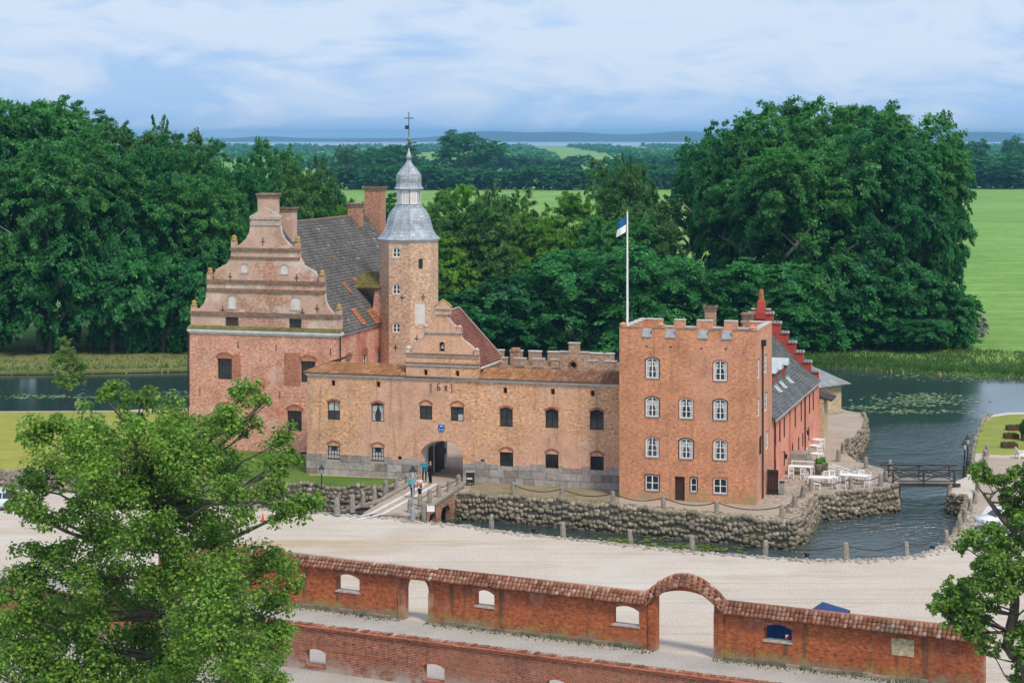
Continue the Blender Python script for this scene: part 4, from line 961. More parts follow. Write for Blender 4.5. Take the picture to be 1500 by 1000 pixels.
for c in cr: MB().add([ft(c - crw + .01, -.10, ZCr - .12), ft(c + crw - .01, -.10, ZCr - .12), ft(c + crw - .01, .60, ZT - .08), ft(c - crw + .01, .60, ZT - .08), ft(c - crw + .01, -.10, ZCr - .18), ft(c + crw - .01, -.10, ZCr - .18), ft(c + crw - .01, .60, ZCr + .02), ft(c - crw + .01, .60, ZCr + .02)], [(0, 1, 2, 3), (4, 7, 6, 5), (0, 4, 5, 1), (3, 2, 6, 7), (0, 3, 7, 4), (1, 5, 6, 2)]).build('lead_apron', M['grey_sheet'], tow)
for c in bc: MB().box(C.face(T1 - .6), c - .62, c + .62, -.05, .66, ZCr, ZCr + .1).build('coping', M['coping'], tow)
for a, v in ((TL + .3, T0 + .35), (C.front(965.7, 475, T0)[0], T0 + .9), (TRR - .35, T0 + .35)):
    c_ = C(a, v, 0); MB().lathe(c_, [(.36, 16.6), (.36, ZT + .25), (.42, ZT + .28), (.06, ZT + .52)], 8).build('pier_cap', M['b_tower'], tow)
for i, q in enumerate(q4):
    window(tow, ft, *q, .26 if i < 8 else .1, 2 if i < 10 else 1, 3 if i < 8 else 2, M['white'], .04, ft=.10, mt=.06, curtain=(.36, .30, .42, .33, .38, .26, .40, .31)[i] if i < 8 else 0, sill='grey_sheet')
    MB().slab(ft, opening(q[0] - .09, q[1] + .09, q[2] - .05, q[3] + .09, .26 if i < 8 else .1), [opening(q[0] + .005, q[1] - .005, q[2] + .005, q[3] - .005, .26 if i < 8 else .1)], -.02, .05).build('reveal', M['b_trim'] if i % 2 else M['dark_door'], tow)
dr = MB().box(ft, qd[0], qd[1], .2, .3, .4, qd[3]).build('door', M['dark_door'], tow)
MB().box(ft, qd[1] - .2, qd[1] - .14, .14, .2, 1.4, 1.6).build('handle', M['iron'], dr)
for q, (w, wh) in zip(qs, sW): window(tow, fs, *q, .2, 2, 3, M['white'] if wh else M['dark_door'], .1, curtain=.3 if wh else 0)
a, z = C.side(1115.5, 505, TRR)
pipe = MB().tube([fs(a, -.14, z), fs(a, -.14, .5)], .09, 6).build('downpipe', M['iron'], tow)
MB().box(fs, a - .25, a + .25, -.45, -.02, z - .1, z + .5).build('rain_head', M['iron'], pipe)
for x, y in ((947, 507), (982.5, 508), (1027.5, 510), (1063, 511)):
    a, z = C.front(x, y, T0); MB().box(ft, a - .1, a + .1, -.02, .1, z - .07, z + .07).build('drain_hole', M['dark_frame'], tow)
chimney(tow, 1031, 1047.5, 448, 472, T1 + 1.5, 1.2, 'b_fort'); chimney(tow, 1086.5, 1101.5, 459, 485, T1 + .8, 1.1, 'b_fort')
gv = C.side(1122, 700, TRR)[0]
gl__ = thing('yard_gate', C(TRR + .7, gv, ISL), 'dark timber gate leaf standing open at the tower corner', 'gate')
for k in range(4): MB().box(C.face(gv), TRR + .12 + k * .28, TRR + .38 + k * .28, 0, .1, ISL, 2.9).build('board', M['dark_door'], gl__)
MB().box(C.face(gv), TRR + .1, TRR + 1.26, -.06, 0, 2.5, 2.65).box(C.face(gv), TRR + .1, TRR + 1.26, -.06, 0, .8, .95).build('brace', M['dark_frame'], gl__)
wb = thing('wheelie_bin', C(TRR + 1.5, gv + .5, ISL), 'grey bin behind the dark gate leaf', 'bin')
MB().box(C.face(gv + .3), TRR + 1.3, TRR + 1.75, 0, .5, ISL + .1, 1.6).build('bin_body', M['grey_sheet'], wb); MB().box(C.face(gv + .3), TRR + 1.27, TRR + 1.78, -.04, .54, 1.6, 1.7).build('bin_lid', M['iron'], wb)
# wing
WE = 39.06; WU0, WU1 = 17.6, 31.0; WC = (WU0 + WU1) / 2; WEZ, WRZ = 7.3, 14.1
wing = thing('pink_wing', C(WC, 22, ISL), 'long pink plastered wing with slate roof, dormers and red stepped gable', 'building')
fw = C.flank(WU1)
uppx = [1136, 1142.5, 1149, 1165, 1174, 1179.5, 1186, 1191.5]; lopx = [1136, 1149, 1161, 1170, 1176, 1185]
qw = []
for x in uppx: v = C.side(x, 600, WU1)[0]; qw.append((v - .55, v + .55, 4.3, 6.5))
ql = []
for x in lopx: v = C.side(x, 660, WU1)[0]; ql.append((v - .5, v + .5, 1.3, 2.9))
vd = C.side(1157, 630, WU1)[0]; qdoor = (vd - .7, vd + .7, 2.0, 6.8)
vd2 = C.side(1194, 620, WU1)[0]
MB().slab(fw, [(T1, -.3), (WE, -.3), (WE, WEZ), (T1, WEZ)], [opening(*q, .1) for q in qw] + [opening(*q, .1) for q in ql] + [opening(*qdoor)], 0, .6).build('flank_wall', M['plaster_pink'], wing)
for q in qw + ql: window(wing, fw, *q, .1, 2, 3, M['brown_wood'], .03)
MB().box(fw, qdoor[0], qdoor[1], .25, .32, qdoor[2], qdoor[3]).build('door', M['dark_door'], wing)
MB().box(C.flankl(WU0), T1, WE, 0, .6, -.3, WEZ).build('courtyard_wall', M['plaster_pink'], wing)
for x in (1133.5, 1178): v = C.side(x, 640, WU1)[0]; MB().tube([fw(v, -.12, WEZ), fw(v, -.12, .4)], .08, 6).build('downpipe', M['dark_door'], wing)
def lantern_wall(par, v, z):
    MB().tube([fw(v, 0, z + .5), fw(v, -.45, z + .55), fw(v, -.5, z + .35)], .03, 5).build('lamp_bracket', M['iron'], par)
    c_ = fw(v, -.5, 0); MB().lathe(c_, [(.1, z - .2), (.17, z + .2), (.2, z + .22), (.04, z + .38)], 6).build('wall_lantern', M['iron'], par)
lantern_wall(wing, C.side(1144.5, 675, WU1)[0], 2.6); lantern_wall(wing, C.side(1177, 645, WU1)[0], 2.8)
# roof with a flared eave
wr = [(WC, WRZ), (WU1 - 1.6, 8.75), (WU1 + .45, WEZ + .05)]
for i in range(2):
    (u0, z0), (u1, z1) = wr[i], wr[i + 1]
    q = [C(u1, T1, z1), C(u1, WE - .1, z1), C(u0, WE - .1, z0), C(u0, T1, z0)]
    sheet('roof_slope', q, M['t_slate'], wing); tiles('slate', M['t_slate'], wing, *q, .42, .36, .025, .006, 70 + i, .008)
    q2 = [C(2 * WC - u1, T1, z1), C(2 * WC - u1, WE - .1, z1), C(2 * WC - u0, WE - .1, z0), C(2 * WC - u0, T1, z0)]; sheet('roof_slope', q2, M['t_slate'], wing)
MB().box(C.flank(WU1 + .5), T1, WE, 0, .12, WEZ - .12, WEZ + .02).build('gutter', M['zinc'], wing)
# stepped red gable
fe = C.face(WE - .1); n = 7; hw = WU1 - WC + .1; z0, z1 = WEZ + 1.0, WRZ + .9
outl = [(WC - hw, WEZ - .2), (WC + hw, WEZ - .2)]
MB().box(fe, WC - hw + .02, WC + hw - .02, 0, .8, -.3, WEZ - .21).build('end_wall', M['plaster_pink'], wing)
for i in range(n):
    x0, x1 = hw - i * hw / (n + .6), hw - (i + 1) * hw / (n + .6); z = z0 + (z1 - z0) * i / (n - 1); outl += [(WC + x0, z), (WC + x1, z)]
outl += [(2 * WC - a, z) for a, z in outl[2:][::-1]]
sg = MB().slab(fe, outl, [], 0, .8).build('stepped_gable', M['plaster_red'], wing)
for s_ in (-1, 1):
    for i in range(n):
        x0, x1 = hw - i * hw / (n + .6), hw - (i + 1) * hw / (n + .6); z = z0 + (z1 - z0) * i / (n - 1)
        a0, a1 = sorted((WC + s_ * (x0 + .1), WC + s_ * x1))
        st = MB().box(fe, a0, a1, -.14, .94, z, z + .12).build('step_cap', M['coping'], sg)
        for k in range(3): MB().tube([fe(a0 + (a1 - a0) * (k + .5) / 3, -.18, z + .14), fe(a0 + (a1 - a0) * (k + .5) / 3, .96, z + .14)], .14, 6).build('cap_tile', M['t_slate_lt'], st)
c_ = fe(WC, .4, 0)
pn = MB().lathe(c_, [(.85, z1 - .6), (.85, z1 + .2), (.72, z1 + .3), (.55, z1 + 1.5), (.42, z1 + 1.6)], 4, C.rz + math.pi / 4).build('pinnacle', M['plaster_red'], sg)
MB().lathe(c_, [(.33, z1 + 1.6), (.28, z1 + 2.2), (.32, z1 + 2.24), (.24, z1 + 2.8), (.12, z1 + 2.9)], 8).build('chimney_pot', M['b_trim'], pn)
for s_ in (-1, 1): MB().box(fe, WC + s_ * .85 - .25, WC + s_ * .85 + .25, .1, .7, z1 - .2, z1 + .5).build('side_pinnacle', M['plaster_red'], pn); MB().box(fe, WC + s_ * .85 - .3, WC + s_ * .85 + .3, .04, .76, z1 + .5, z1 + .6).build('cap', M['coping'], pn)
# dormers with zinc roofs and lead gutters running down
def wroof_z(u): return WRZ + (8.75 - WRZ) * (u - WC) / (WU1 - 1.6 - WC)
for px in (1134, 1141.5, 1151):
    u1 = 29.1; v = C.side(px, 568, u1)[0]; zb = wroof_z(u1); zt_ = zb + 1.5
    d_ = MB().add([C(u1, v - .75, zb - .3), C(u1, v + .75, zb - .3), C(u1, v + .75, zt_), C(u1, v - .75, zt_), C(u1 - 2.4, v - .75, zb), C(u1 - 2.4, v + .75, zb), C(u1 - 1.9, v + .75, zt_), C(u1 - 1.9, v - .75, zt_)], [(0, 1, 2, 3), (0, 3, 7, 4), (1, 5, 6, 2), (4, 5, 6, 7), (3, 2, 6, 7), (0, 4, 5, 1)]).build('dormer', M['plaster_red'], wing)
    MB().add([C(u1 + .35, v - 1.0, zt_ - .05), C(u1 + .35, v, zt_ + .65), C(u1 + .35, v + 1.0, zt_ - .05), C(u1 - 2.2, v - 1.0, zt_ - .05), C(u1 - 2.9, v, zt_ + .65), C(u1 - 2.2, v + 1.0, zt_ - .05)], [(0, 1, 4, 3), (1, 2, 5, 4), (0, 2, 1), (0, 3, 5, 2), (3, 4, 5)]).build('dormer_roof', M['zinc'], d_)
    window(d_, C.flank(u1 + .28), v - .5, v + .5, zb + .1, zt_ - .15, 0, 2, 2, plain('teal_paint', (.12, .30, .27), .6), .2)
    for s_ in (-1, 1):
        MB().tube([C(u1 + .05, v + s_ * .75, zb + .1), C(u1 + .9, v + s_ * .6, wroof_z(u1 + .9) + .12), C(WU1 - 1.5, v + s_ * .12, 8.85)], .07, 5).build('lead_flashing', M['zinc'], d_)
    MB().add([C(WU1 - 1.6, v - .6, 8.84), C(WU1 - 1.0, v - .5, 8.45), C(WU1 - 1.0, v + .5, 8.45), C(WU1 - 1.6, v + .6, 8.84), C(WU1 - 2.5, v, 9.62)], [(0, 1, 2, 3), (0, 3, 4)]).build('lead_tray', M['zinc'], d_, fix=False)
# lean-to and beige outbuilding behind
ln = thing('lean_to', C(30, 41, ISL), 'narrow pale lean-to with dark eave behind the pink wing', 'shed')
MB().box(C.face(0), 26.5, 31.6, WE + .8, 43.5, -.2, 5.2).build('wall', M['plaster_beige'], ln)
sheet('roof', [C(26.3, WE + .75, 6.6), C(32.6, WE + .75, 5.0), C(32.6, 44.0, 5.0), C(26.3, 44.0, 6.6)], M['dark_door'], ln, .2)
B = Frame((42.5, 255.5), -41.8)
out_ = thing('outbuilding', B(-5, 4, ISL), 'beige brick outbuilding with hipped pale slate roof at the water', 'building')
fb = B.face(0)
MB().slab(fb, [(-10, -.3), (0, -.3), (0, 4.2), (-10, 4.2)], [], 0, .5).box(B.flank(0), .5, 9, 0, .5, -.3, 4.2).box(B.flankl(-10), .5, 9, 0, .5, -.3, 4.2).box(B.face(8.5), -9.5, -.5, 0, .5, -.3, 4.2).build('wall', M['plaster_beige'], out_)
MB().box(fb, -10.1, .1, -.25, .1, -.2, .55).build('plinth', M['granite'], out_)
o_ = .9; e = [B(-10 - o_, -o_, 4.15), B(o_, -o_, 4.15), B(o_, 9 + o_, 4.15), B(-10 - o_, 9 + o_, 4.15)]; rt = [B(-6.5, 4.5, 7.6), B(-4.6, 4.5, 7.6)]
for q in ([e[0], e[1], rt[1], rt[0]], [e[2], e[3], rt[0], rt[1]], [e[1], e[2], rt[1], rt[1]], [e[3], e[0], rt[0], rt[0]]):
    sheet('roof_slope', q if q[2] != q[3] else q[:3], M['t_slate_lt'], out_); tiles('slate', M['t_slate_lt'], out_, *q, .45, .4, .03, .006, 90, .008)

# ------------------------------------------------------------------ bridge to the gate
br = thing('arched_bridge', C(-2, -10, 0), 'brick arched bridge with stone kerbs leading to the gateway', 'bridge')
BL, BR, b0_, b1_ = -4.6, 1.05, -3.2, -17.2
def dz(v): return .05 + (.62 - .05) * (v - b1_) / (b0_ - b1_)
MB().add([C(u, v, z) for v in (b0_, b1_) for u, z in ((BL, dz(v)), (BR, dz(v)), (BR, -.4), (BL, -.4))], [(0, 1, 5, 4), (1, 2, 6, 5), (2, 3, 7, 6), (3, 0, 4, 7), (0, 3, 2, 1), (4, 5, 6, 7)]).build('deck', M['island'], br)
fb_ = C.flank(BR + .06)
arcs = []
for x0, x1, yt in ((645, 658.8, 737.5), (627.6, 638.4, 749)):
    v1, v0 = C.side(x1, 755, BR)[0], C.side(x0, 755, BR)[0]; v0, v1 = min(v0, v1), max(v0, v1); zt_ = C.side((x0 + x1) / 2, yt, BR)[1]
    arcs.append(round_arch(v0, v1, -2.9, zt_ - (v1 - v0) * .42, 10, (v1 - v0) * .42))
MB().slab(fb_, [(b1_ - .5, -3), (b0_ - 2.5, -3), (b0_ - 2.5, dz(b0_ - 2.5) - .28), (b1_ - .5, dz(b1_) - .2)], arcs, 0, .5).build('side_wall', M['b_bridge'], br)
MB().slab(C.flankl(BL - .06), [(b1_ - .5, -3), (b0_ - 2.5, -3), (b0_ - 2.5, .2), (b1_ - .5, -.2)], [], 0, .5).build('side_wall', M['b_bridge'], br)
MB().box(C.face(0), BL + .5, BR - .5, b1_ + 1, b0_ - 3, -2.9, -2.6).build('arch_floor', M['mud'], br)
def kerb(p, q, w=.42, h=.2, nm='kerb', mt='post'):
    p, q = Vector(p), Vector(q); d = (q - p); Ls = d.length; n_ = max(1, int(Ls / 1.8)); r_ = (q - p) / n_; nn = Vector((-d.y, d.x, 0)).normalized() * w / 2
    for i in range(n_):
        a, b = p + r_ * i + r_ * .01, p + r_ * (i + 1) - r_ * .01
        up = Vector((0, 0, h)); P = [a - nn, a + nn, b + nn, b - nn]
        MB().add(P + [x + up for x in P], [(0, 3, 2, 1), (4, 5, 6, 7), (0, 1, 5, 4), (1, 2, 6, 5), (2, 3, 7, 6), (3, 0, 4, 7)]).build(nm, M[mt], br)
kerb(C(BR - .1, b0_ - .3, dz(b0_)), C(BR - .1, b1_, dz(b1_)), .5, .22)
kerb(C(BL + .1, b0_ - .3, dz(b0_)), C(BL - .1, -12, dz(-12)), .5, .2); kerb(C(BL - .1, -12, dz(-12)), gp(500, 750, .04), .5, .18)
kerb(C(BR - .1, b1_, .02), gp(600, 758, .02), .5, .18)
for o_ in (-.55, .55):
    for i, (p, q) in enumerate(((C(-2.5 + o_, b0_, .64), C(-2.7 + o_, -9, dz(-9) + .01)), (C(-2.7 + o_, -9, dz(-9) + .01), C(-3.2 + o_, b1_, dz(b1_) + .01)), (C(-3.2 + o_, b1_, .065), C(-4.6 + o_, -20.5, .012)))):
        kerb(p, q, .42, .02, 'wheel_track', 'chalk')

# ------------------------------------------------------------------ bollards and chains
def post_mesh():
    mb = MB(); mb.lathe((0, 0), [(.27, -.3), (.24, .9), (.20, 1.22), (.13, 1.3)], 8, math.pi / 8); return mb.mesh('bollard', M['post'], (0, 0, 0))
PM = post_mesh()
def chain(a, b, lab, group, sag=.35):
    P = [a.lerp(b, i / 12) - Vector((0, 0, sag * 4 * (i / 12) * (1 - i / 12))) for i in range(13)]
    MB().tube(P, .05, 4).build('chain', M['rust'], None, label=lab, cat='chain', group=group)
def row(pts, z, where, group, chains=True, sc_=1.0, gaps=(), k0=0, from_='from the bridge'):
    last = None
    for i, (x, y) in enumerate(pts):
        p = gp(x, y, z if not callable(z) else z(x)); s_ = sc_ * rnd.uniform(.92, 1.08)
        inst('bollard', PM, None, p, (rnd.uniform(-.04, .04), rnd.uniform(-.04, .04), rnd.uniform(0, 1.5)), (s_, s_, s_), label=f'granite bollard {where}, {od(i)} {from_}', cat='bollard', group=group)
        top = p + Vector((0, 0, 1.08 * s_))
        if last is not None and chains and i not in gaps: chain(last, top, f'sagging iron chain {where}, {od(i - 1)} span {from_}', 'chains between bollards', min(.5, (top - last).length * .1))
        last = top
row([(720, 773), (825, 785), (923.5, 795), (1014, 805), (1121, 813), (1239, 818), (1328, 813), (1386, 796)], 0, 'on the near moat edge', 'bollards along the near moat edge')
row([(1407, 779), (1413, 764), (1421, 749), (1428, 737), (1432, 720)], 0, 'beside the parked cars', 'bollards beside the car park', from_='from the front')
row([(1424, 690), (1442, 685), (1443, 676), (1446, 668)], 0, 'by the plant box lawn', 'bollards by the right lawn', from_='from the footbridge')
row([(752, 725), (823, 732), (898, 738), (972, 744), (1050, 751), (1145, 757), (1164, 743), (1176, 729), (1188, 719)], ISL, 'on the castle boulder wall', 'bollards on the island wall', from_='from the gateway')
row([(1189, 720), (1247, 716), (1290, 712), (1296, 705)], ISL, 'before the white café tables', 'bollards of the café terrace', from_='from the brick tower', gaps=(1,)) if False else None
row([(1247, 716), (1290, 712), (1297, 705)], ISL, 'before the white café tables', 'bollards of the café terrace', from_='from the left')
chain(gp(1188, 719, ISL) + Vector((0, 0, 1.08)), gp(1247, 716, ISL) + Vector((0, 0, 1.08)), 'long sagging chain in front of the left café table', 'chains between bollards', .45)
row([(1228, 676), (1235, 664), (1244, 656)], ISL, 'on the sandy bank', 'bollards of the sandy bank', from_='from the front')
row([(1269, 686), (1304, 690)], ISL, 'at the water behind the terrace', 'bollards behind the terrace', from_='from the left')
bz = lambda x: .42
row([(672, 714), (658, 721), (643, 727.5), (629, 735), (615, 742)], bz, 'on the right bridge kerb', 'bollards of the arched bridge', from_='from the gateway')
row([(621, 756), (601, 751)], .05, 'at the lamp by the arched bridge', 'bollards of the arched bridge', from_='from the right')
row([(596, 711), (580, 717), (564.6, 723.5), (548.4, 731), (532, 738), (516, 745), (494, 749.5)], bz, 'on the left bridge kerb', 'bollards of the arched bridge', from_='from the gateway')
row([(373, 749), (462, 752)], 0, 'left of the arched bridge', 'bollards left of the bridge', from_='from the big tree', chains=False)
row([(114, 597)], ISL, 'alone on the mown lawn', 'lawn bollard', from_='from the young tree')

# ------------------------------------------------------------------ wooden footbridge
fbp = (gp(1303, 707, .45), gp(1403, 712, .15))
Wf = Frame((fbp[0].x, fbp[0].y), -math.degrees(math.atan2(fbp[1].y - fbp[0].y, fbp[1].x - fbp[0].x))); FL = (Vector(fbp[1].xy) - Vector(fbp[0].xy)).length
foot = thing('footbridge', Wf(FL / 2, 1.5, .3), 'dark timber footbridge with crossed railings over the moat', 'bridge')
for i in range(int(FL / .3)): MB().box(Wf.face(0), i * .3, i * .3 + .27, 0, 3.0, .40, .48).build('plank', M['deckwood'], foot)
for v in (0.05, 2.75): MB().box(Wf.face(0), -.3, FL + .3, v, v + .2, .08, .395).build('beam', M['railwood'], foot)
for v in (-.08, 2.96):
    n_ = 3
    for i in range(n_): u = .35 + i * (FL - .7) / (n_ - 1); MB().box(Wf.face(v), u - .08, u + .08, 0, .14, .2, 1.75).build('rail_post', M['railwood'], foot)
    MB().box(Wf.face(v), -.5, FL + .5, -.03, .17, 1.75, 1.87).build('hand_rail', M['railwood'], foot)
    MB().box(Wf.face(v), .3, FL - .3, .03, .11, .62, .72).build('lower_rail', M['railwood'], foot)
    for i in range(n_ - 1):
        u0, u1 = .4 + i * (FL - .7) / (n_ - 1), .3 + (i + 1) * (FL - .7) / (n_ - 1)
        for za, zb in ((.72, 1.72), (1.72, .72)): MB().tube([Wf(u0, v + .07, za), Wf(u1, v + .07, zb)], .045, 4).build('cross_brace', M['railwood'], foot)

# ------------------------------------------------------------------ street lamps, bin, sign
M['lampglass'] = plain('lamp_glass', (.55, .54, .5), .3, .1)
def lamp(p, h, label, s_=1.0, base=True, grp='street lamps'):
    o = thing('street_lamp', p, label, 'street lamp', grp); c_ = (p.x, p.y); z = p.z
    pr = [(.06 * s_, z), (.06 * s_, z + h - .95 * s_)]
    if base: pr = [(.24 * s_, z), (.24 * s_, z + .15), (.19 * s_, z + .2), (.17 * s_, z + 1.2), (.08 * s_, z + 1.35), (.07 * s_, z + h - .95 * s_)]
    MB().lathe(c_, pr, 10).build('post', M['iron'] if base != 2 else M['grey_sheet'], o)
    t_ = z + h - .95 * s_
    hd = MB().lathe(c_, [(.05, t_), (.17 * s_, t_ + .05), (.26 * s_, t_ + .52 * s_), (.1 * s_, t_ + .53 * s_)], 6).build('lantern', M['lampglass'], o)
    MB().lathe(c_, [(.31 * s_, t_ + .52 * s_), (.3 * s_, t_ + .58 * s_), (.12 * s_, t_ + .75 * s_), (.14 * s_, t_ + .8 * s_), (.03, t_ + .95 * s_)], 6).build('lamp_hood', M['iron'], o)
    for k in range(6):
        a = k * math.pi / 3; MB().tube([(c_[0] + .17 * s_ * math.cos(a), c_[1] + .17 * s_ * math.sin(a), t_ + .05), (c_[0] + .265 * s_ * math.cos(a), c_[1] + .265 * s_ * math.sin(a), t_ + .52 * s_)], .02, 4).build('lamp_bar', M['iron'], hd)
lamp(gp(604.8, 763, 0), 5.2, 'tall lantern lamp at the foot of the arched bridge', 1.25, 2)
lamp(gp(471, 715, ISL), 2.4, 'small slender lantern lamp on the grass left of the bridge', 1.0, False)
lamp(gp(1413, 698, 0), 3.9, 'nearer of the two black lantern lamps at the footbridge', 1.1)
lamp(gp(1417.5, 691, 0), 4.0, 'farther of the two black lantern lamps at the footbridge', 1.1)
p = gp(689, 710, .45)
bn = thing('litter_bin', p, 'black litter bin beside the gateway arch', 'litter bin')
fn = lambda a, b, c: Vector((p.x + a, p.y + b, p.z + c))
MB().box(fn, -.42, .42, -.3, .3, .25, 1.2).build('bin_body', M['iron'], bn); MB().box(fn, -.48, .48, -.36, .36, 1.32, 1.4).build('bin_lid', M['grey_sheet'], bn)
for s_ in (-1, 1): MB().box(fn, s_ * .36 - .05, s_ * .36 + .05, -.05, .05, 0, 1.32).build('bin_leg', M['iron'], bn)
MB().box(fn, -.36, .2, -.33, -.3, .62, .8).build('sticker', M['chalk'], bn)
p = gp(631, 766, 0)
sg_ = thing('info_sign', p, 'small pale information board on two thin legs by the moat', 'sign')
fn2 = lambda a, b, c: Vector((p.x + a, p.y + b, p.z + c))
for s_ in (-.42, .42): MB().box(fn2, s_ - .03, s_ + .03, -.03, .03, 0, 1.65).build('leg', M['iron'], sg_)
MB().add([fn2(-.36, -.12, 1.1), fn2(.36, -.12, 1.1), fn2(.36, .12, 1.6), fn2(-.36, .12, 1.6), fn2(-.36, -.08, 1.08), fn2(.36, -.08, 1.08), fn2(.36, .16, 1.58), fn2(-.36, .16, 1.58)], [(0, 1, 2, 3), (4, 7, 6, 5), (0, 4, 5, 1), (3, 2, 6, 7), (0, 3, 7, 4), (1, 5, 6, 2)]).build('board', M['chalk'], sg_)
for i, (x, y) in enumerate(((781.5, 779), (1182, 815), (1366, 805))):
    p = gp(x, y, 0); o = thing('ground_spotlight', p, f'small black floodlight on the moat edge, {od(i)} from the left', 'floodlight', 'floodlights of the moat edge')
    MB().lathe((p.x, p.y), [(.2, 0), (.2, .3), (.14, .36)], 8).build('housing', M['iron'], o); MB().lathe((p.x, p.y), [(.12, .34), (.12, .38)], 8).build('lens', M['glass'], o)

# ------------------------------------------------------------------ flag
u_, v_ = TL + .9, T0 + .9; p = C(u_, v_, 16.0)
k_ = C.front(919, 470, v_); p = C(k_[0], v_, 15.9)
fl = thing('flagpole', p, 'tall white flagpole on the corner of the brick tower', 'flagpole')
ztop = at(918, 310, p.y).z
MB().tube([p, (p.x, p.y, ztop)], [.13, .07], 8).build('pole', M['white'], fl); MB().lathe((p.x, p.y), [(.05, ztop), (.13, ztop + .1), (.05, ztop + .2)], 8).build('truck', M['gold'], fl)
mb = MB(); N1, N2 = 10, 8; zf0, zf1 = at(918, 317, p.y).z, at(918, 345, p.y).z
fv = []
for i in range(N1 + 1):
    s_ = i / N1
    for j in range(N2 + 1):
        w = j / N2
        x = p.x - .08 - s_ * .95; drop = s_ * 1.05 * (1 - .45 * w)
        z = zf0 + (zf1 - zf0) * (w * .80) - drop * .55 - (.25 * s_ * w)
        fv.append((x + .05 * math.sin(w * 5), p.y + .12 * math.sin(s_ * 6 + w * 2), z))
def fpart(j0, j1, nm, mt):
    m2 = MB(); m2.add(fv, [(i * (N2 + 1) + j, (i + 1) * (N2 + 1) + j, (i + 1) * (N2 + 1) + j + 1, i * (N2 + 1) + j + 1) for i in range(N1) for j in range(j0, j1)])
    return m2
flag = MB(); flag.add(fv, [(i * (N2 + 1) + j, (i + 1) * (N2 + 1) + j, (i + 1) * (N2 + 1) + j + 1, i * (N2 + 1) + j + 1) for i in range(N1) for j in range(4)])
fo = thing('flag', (p.x, p.y, zf1), 'small pennant, blue above white, hanging from the flagpole', 'flag')
flag.build('blue_field', plain('flag_blue', (.01, .11, .30), .8, .1), fo, fix=False)
fpart(4, 8, 'white_field', None).build('white_field', M['white'], fo, fix=False)

# ------------------------------------------------------------------ garden walls
gwall = thing('garden_wall', GW(18, 0, 0), 'red brick garden wall with tiled coping, small doorway and wide arched gate', 'wall')
fg1 = GW.face(0); TH = .62
def gx(px, py=900): return GW.front(px, py, 0)[0]
WA0, WA1 = gx(232), gx(1441)
eav, top_ = 3.18, 3.88
ops = []
for x0, x1, y0, y1 in ((493, 526.5, 841, 866), (696, 724, 864, 888), (897.5, 936, 887, 915.5), (1119, 1160, 914, 939)):
    ops.append(px_rect(GW, 0, x0, x1, y0, y1))
sx0, sx1 = gx(592.5, 880), gx(628, 880); sz = GW.front(610, 843.5, 0)[1]
bx0, bx1 = gx(961, 920), gx(1046, 920); bsp = GW.front(1000, 876, 0)[1]; btop = GW.front(1003, 865, 0)[1]
small = round_arch(sx0, sx1, -.5, sz - (sx1 - sx0) / 2, 10)
nb = 14
barch = [(bx0 + (bx1 - bx0) * i / nb, bsp + (btop - bsp) * math.sin(math.pi * i / nb) ** .8) for i in range(nb + 1)]
ext = [(bx0 - .75 + (bx1 - bx0 + 1.5) * i / nb, eav + (btop + .34 - eav) * math.sin(math.pi * i / nb) ** .9) for i in range(nb + 1)]
outer = [(WA0, -.5)] + [(sx0, -.5)] + small[2:][::-1] + [(sx1, -.5)] + [(bx0, -.5)] + barch + [(bx1, -.5)] + [(WA1, -.5), (WA1, eav)] + ext[::-1] + [(WA0, eav)]
MB().slab(fg1, outer, [opening(*q, .3) for q in ops], 0, TH).build('brickwork', M['b_wall'], gwall)
for q in ops:
    arch_trim(gwall, fg1, q[0] - .05, q[1] + .05, q[3], .3, M['b_trim'], .24)
    MB().box(fg1, q[0] - .08, q[1] + .08, -.06, TH + .04, q[2] - .1, q[2] + .03).build('sill', M['pale_ledge'], gwall)
for a0, a1 in ((sx0 - .5, sx0), (sx1, sx1 + .5), (bx0 - .55, bx0), (bx1, bx1 + .7)):
    MB().box(fg1, a0, a1 - .004 if a1 in (sx0, bx0) else a1, -.1, .1, -.4, eav if a0 > bx0 - 1 else 2.2).build('pier', M['b_wall'], gwall)
r_ = random.Random(3)
x = WA0
while x < WA1:                                  # rough plinth stones
    w = r_.uniform(.5, 1.3)
    if not (sx0 - .3 < x + w and x < sx1 + .3) and not (bx0 - .3 < x + w and x < bx1 + .3) and x + w < WA1:
        MB().box(fg1, x, x + w - .03, -.16 - r_.uniform(0, .1), .2, -.3, .18 + r_.uniform(0, .16)).build('plinth_stone', M['stone'], gwall)
    x += w
wp = px_rect(GW, 0, 1306, 1339, 935, 960)
MB().box(fg1, *wp[:2], -.03, .1, *wp[2:]).build('render_patch', M['plaster_beige'], gwall)
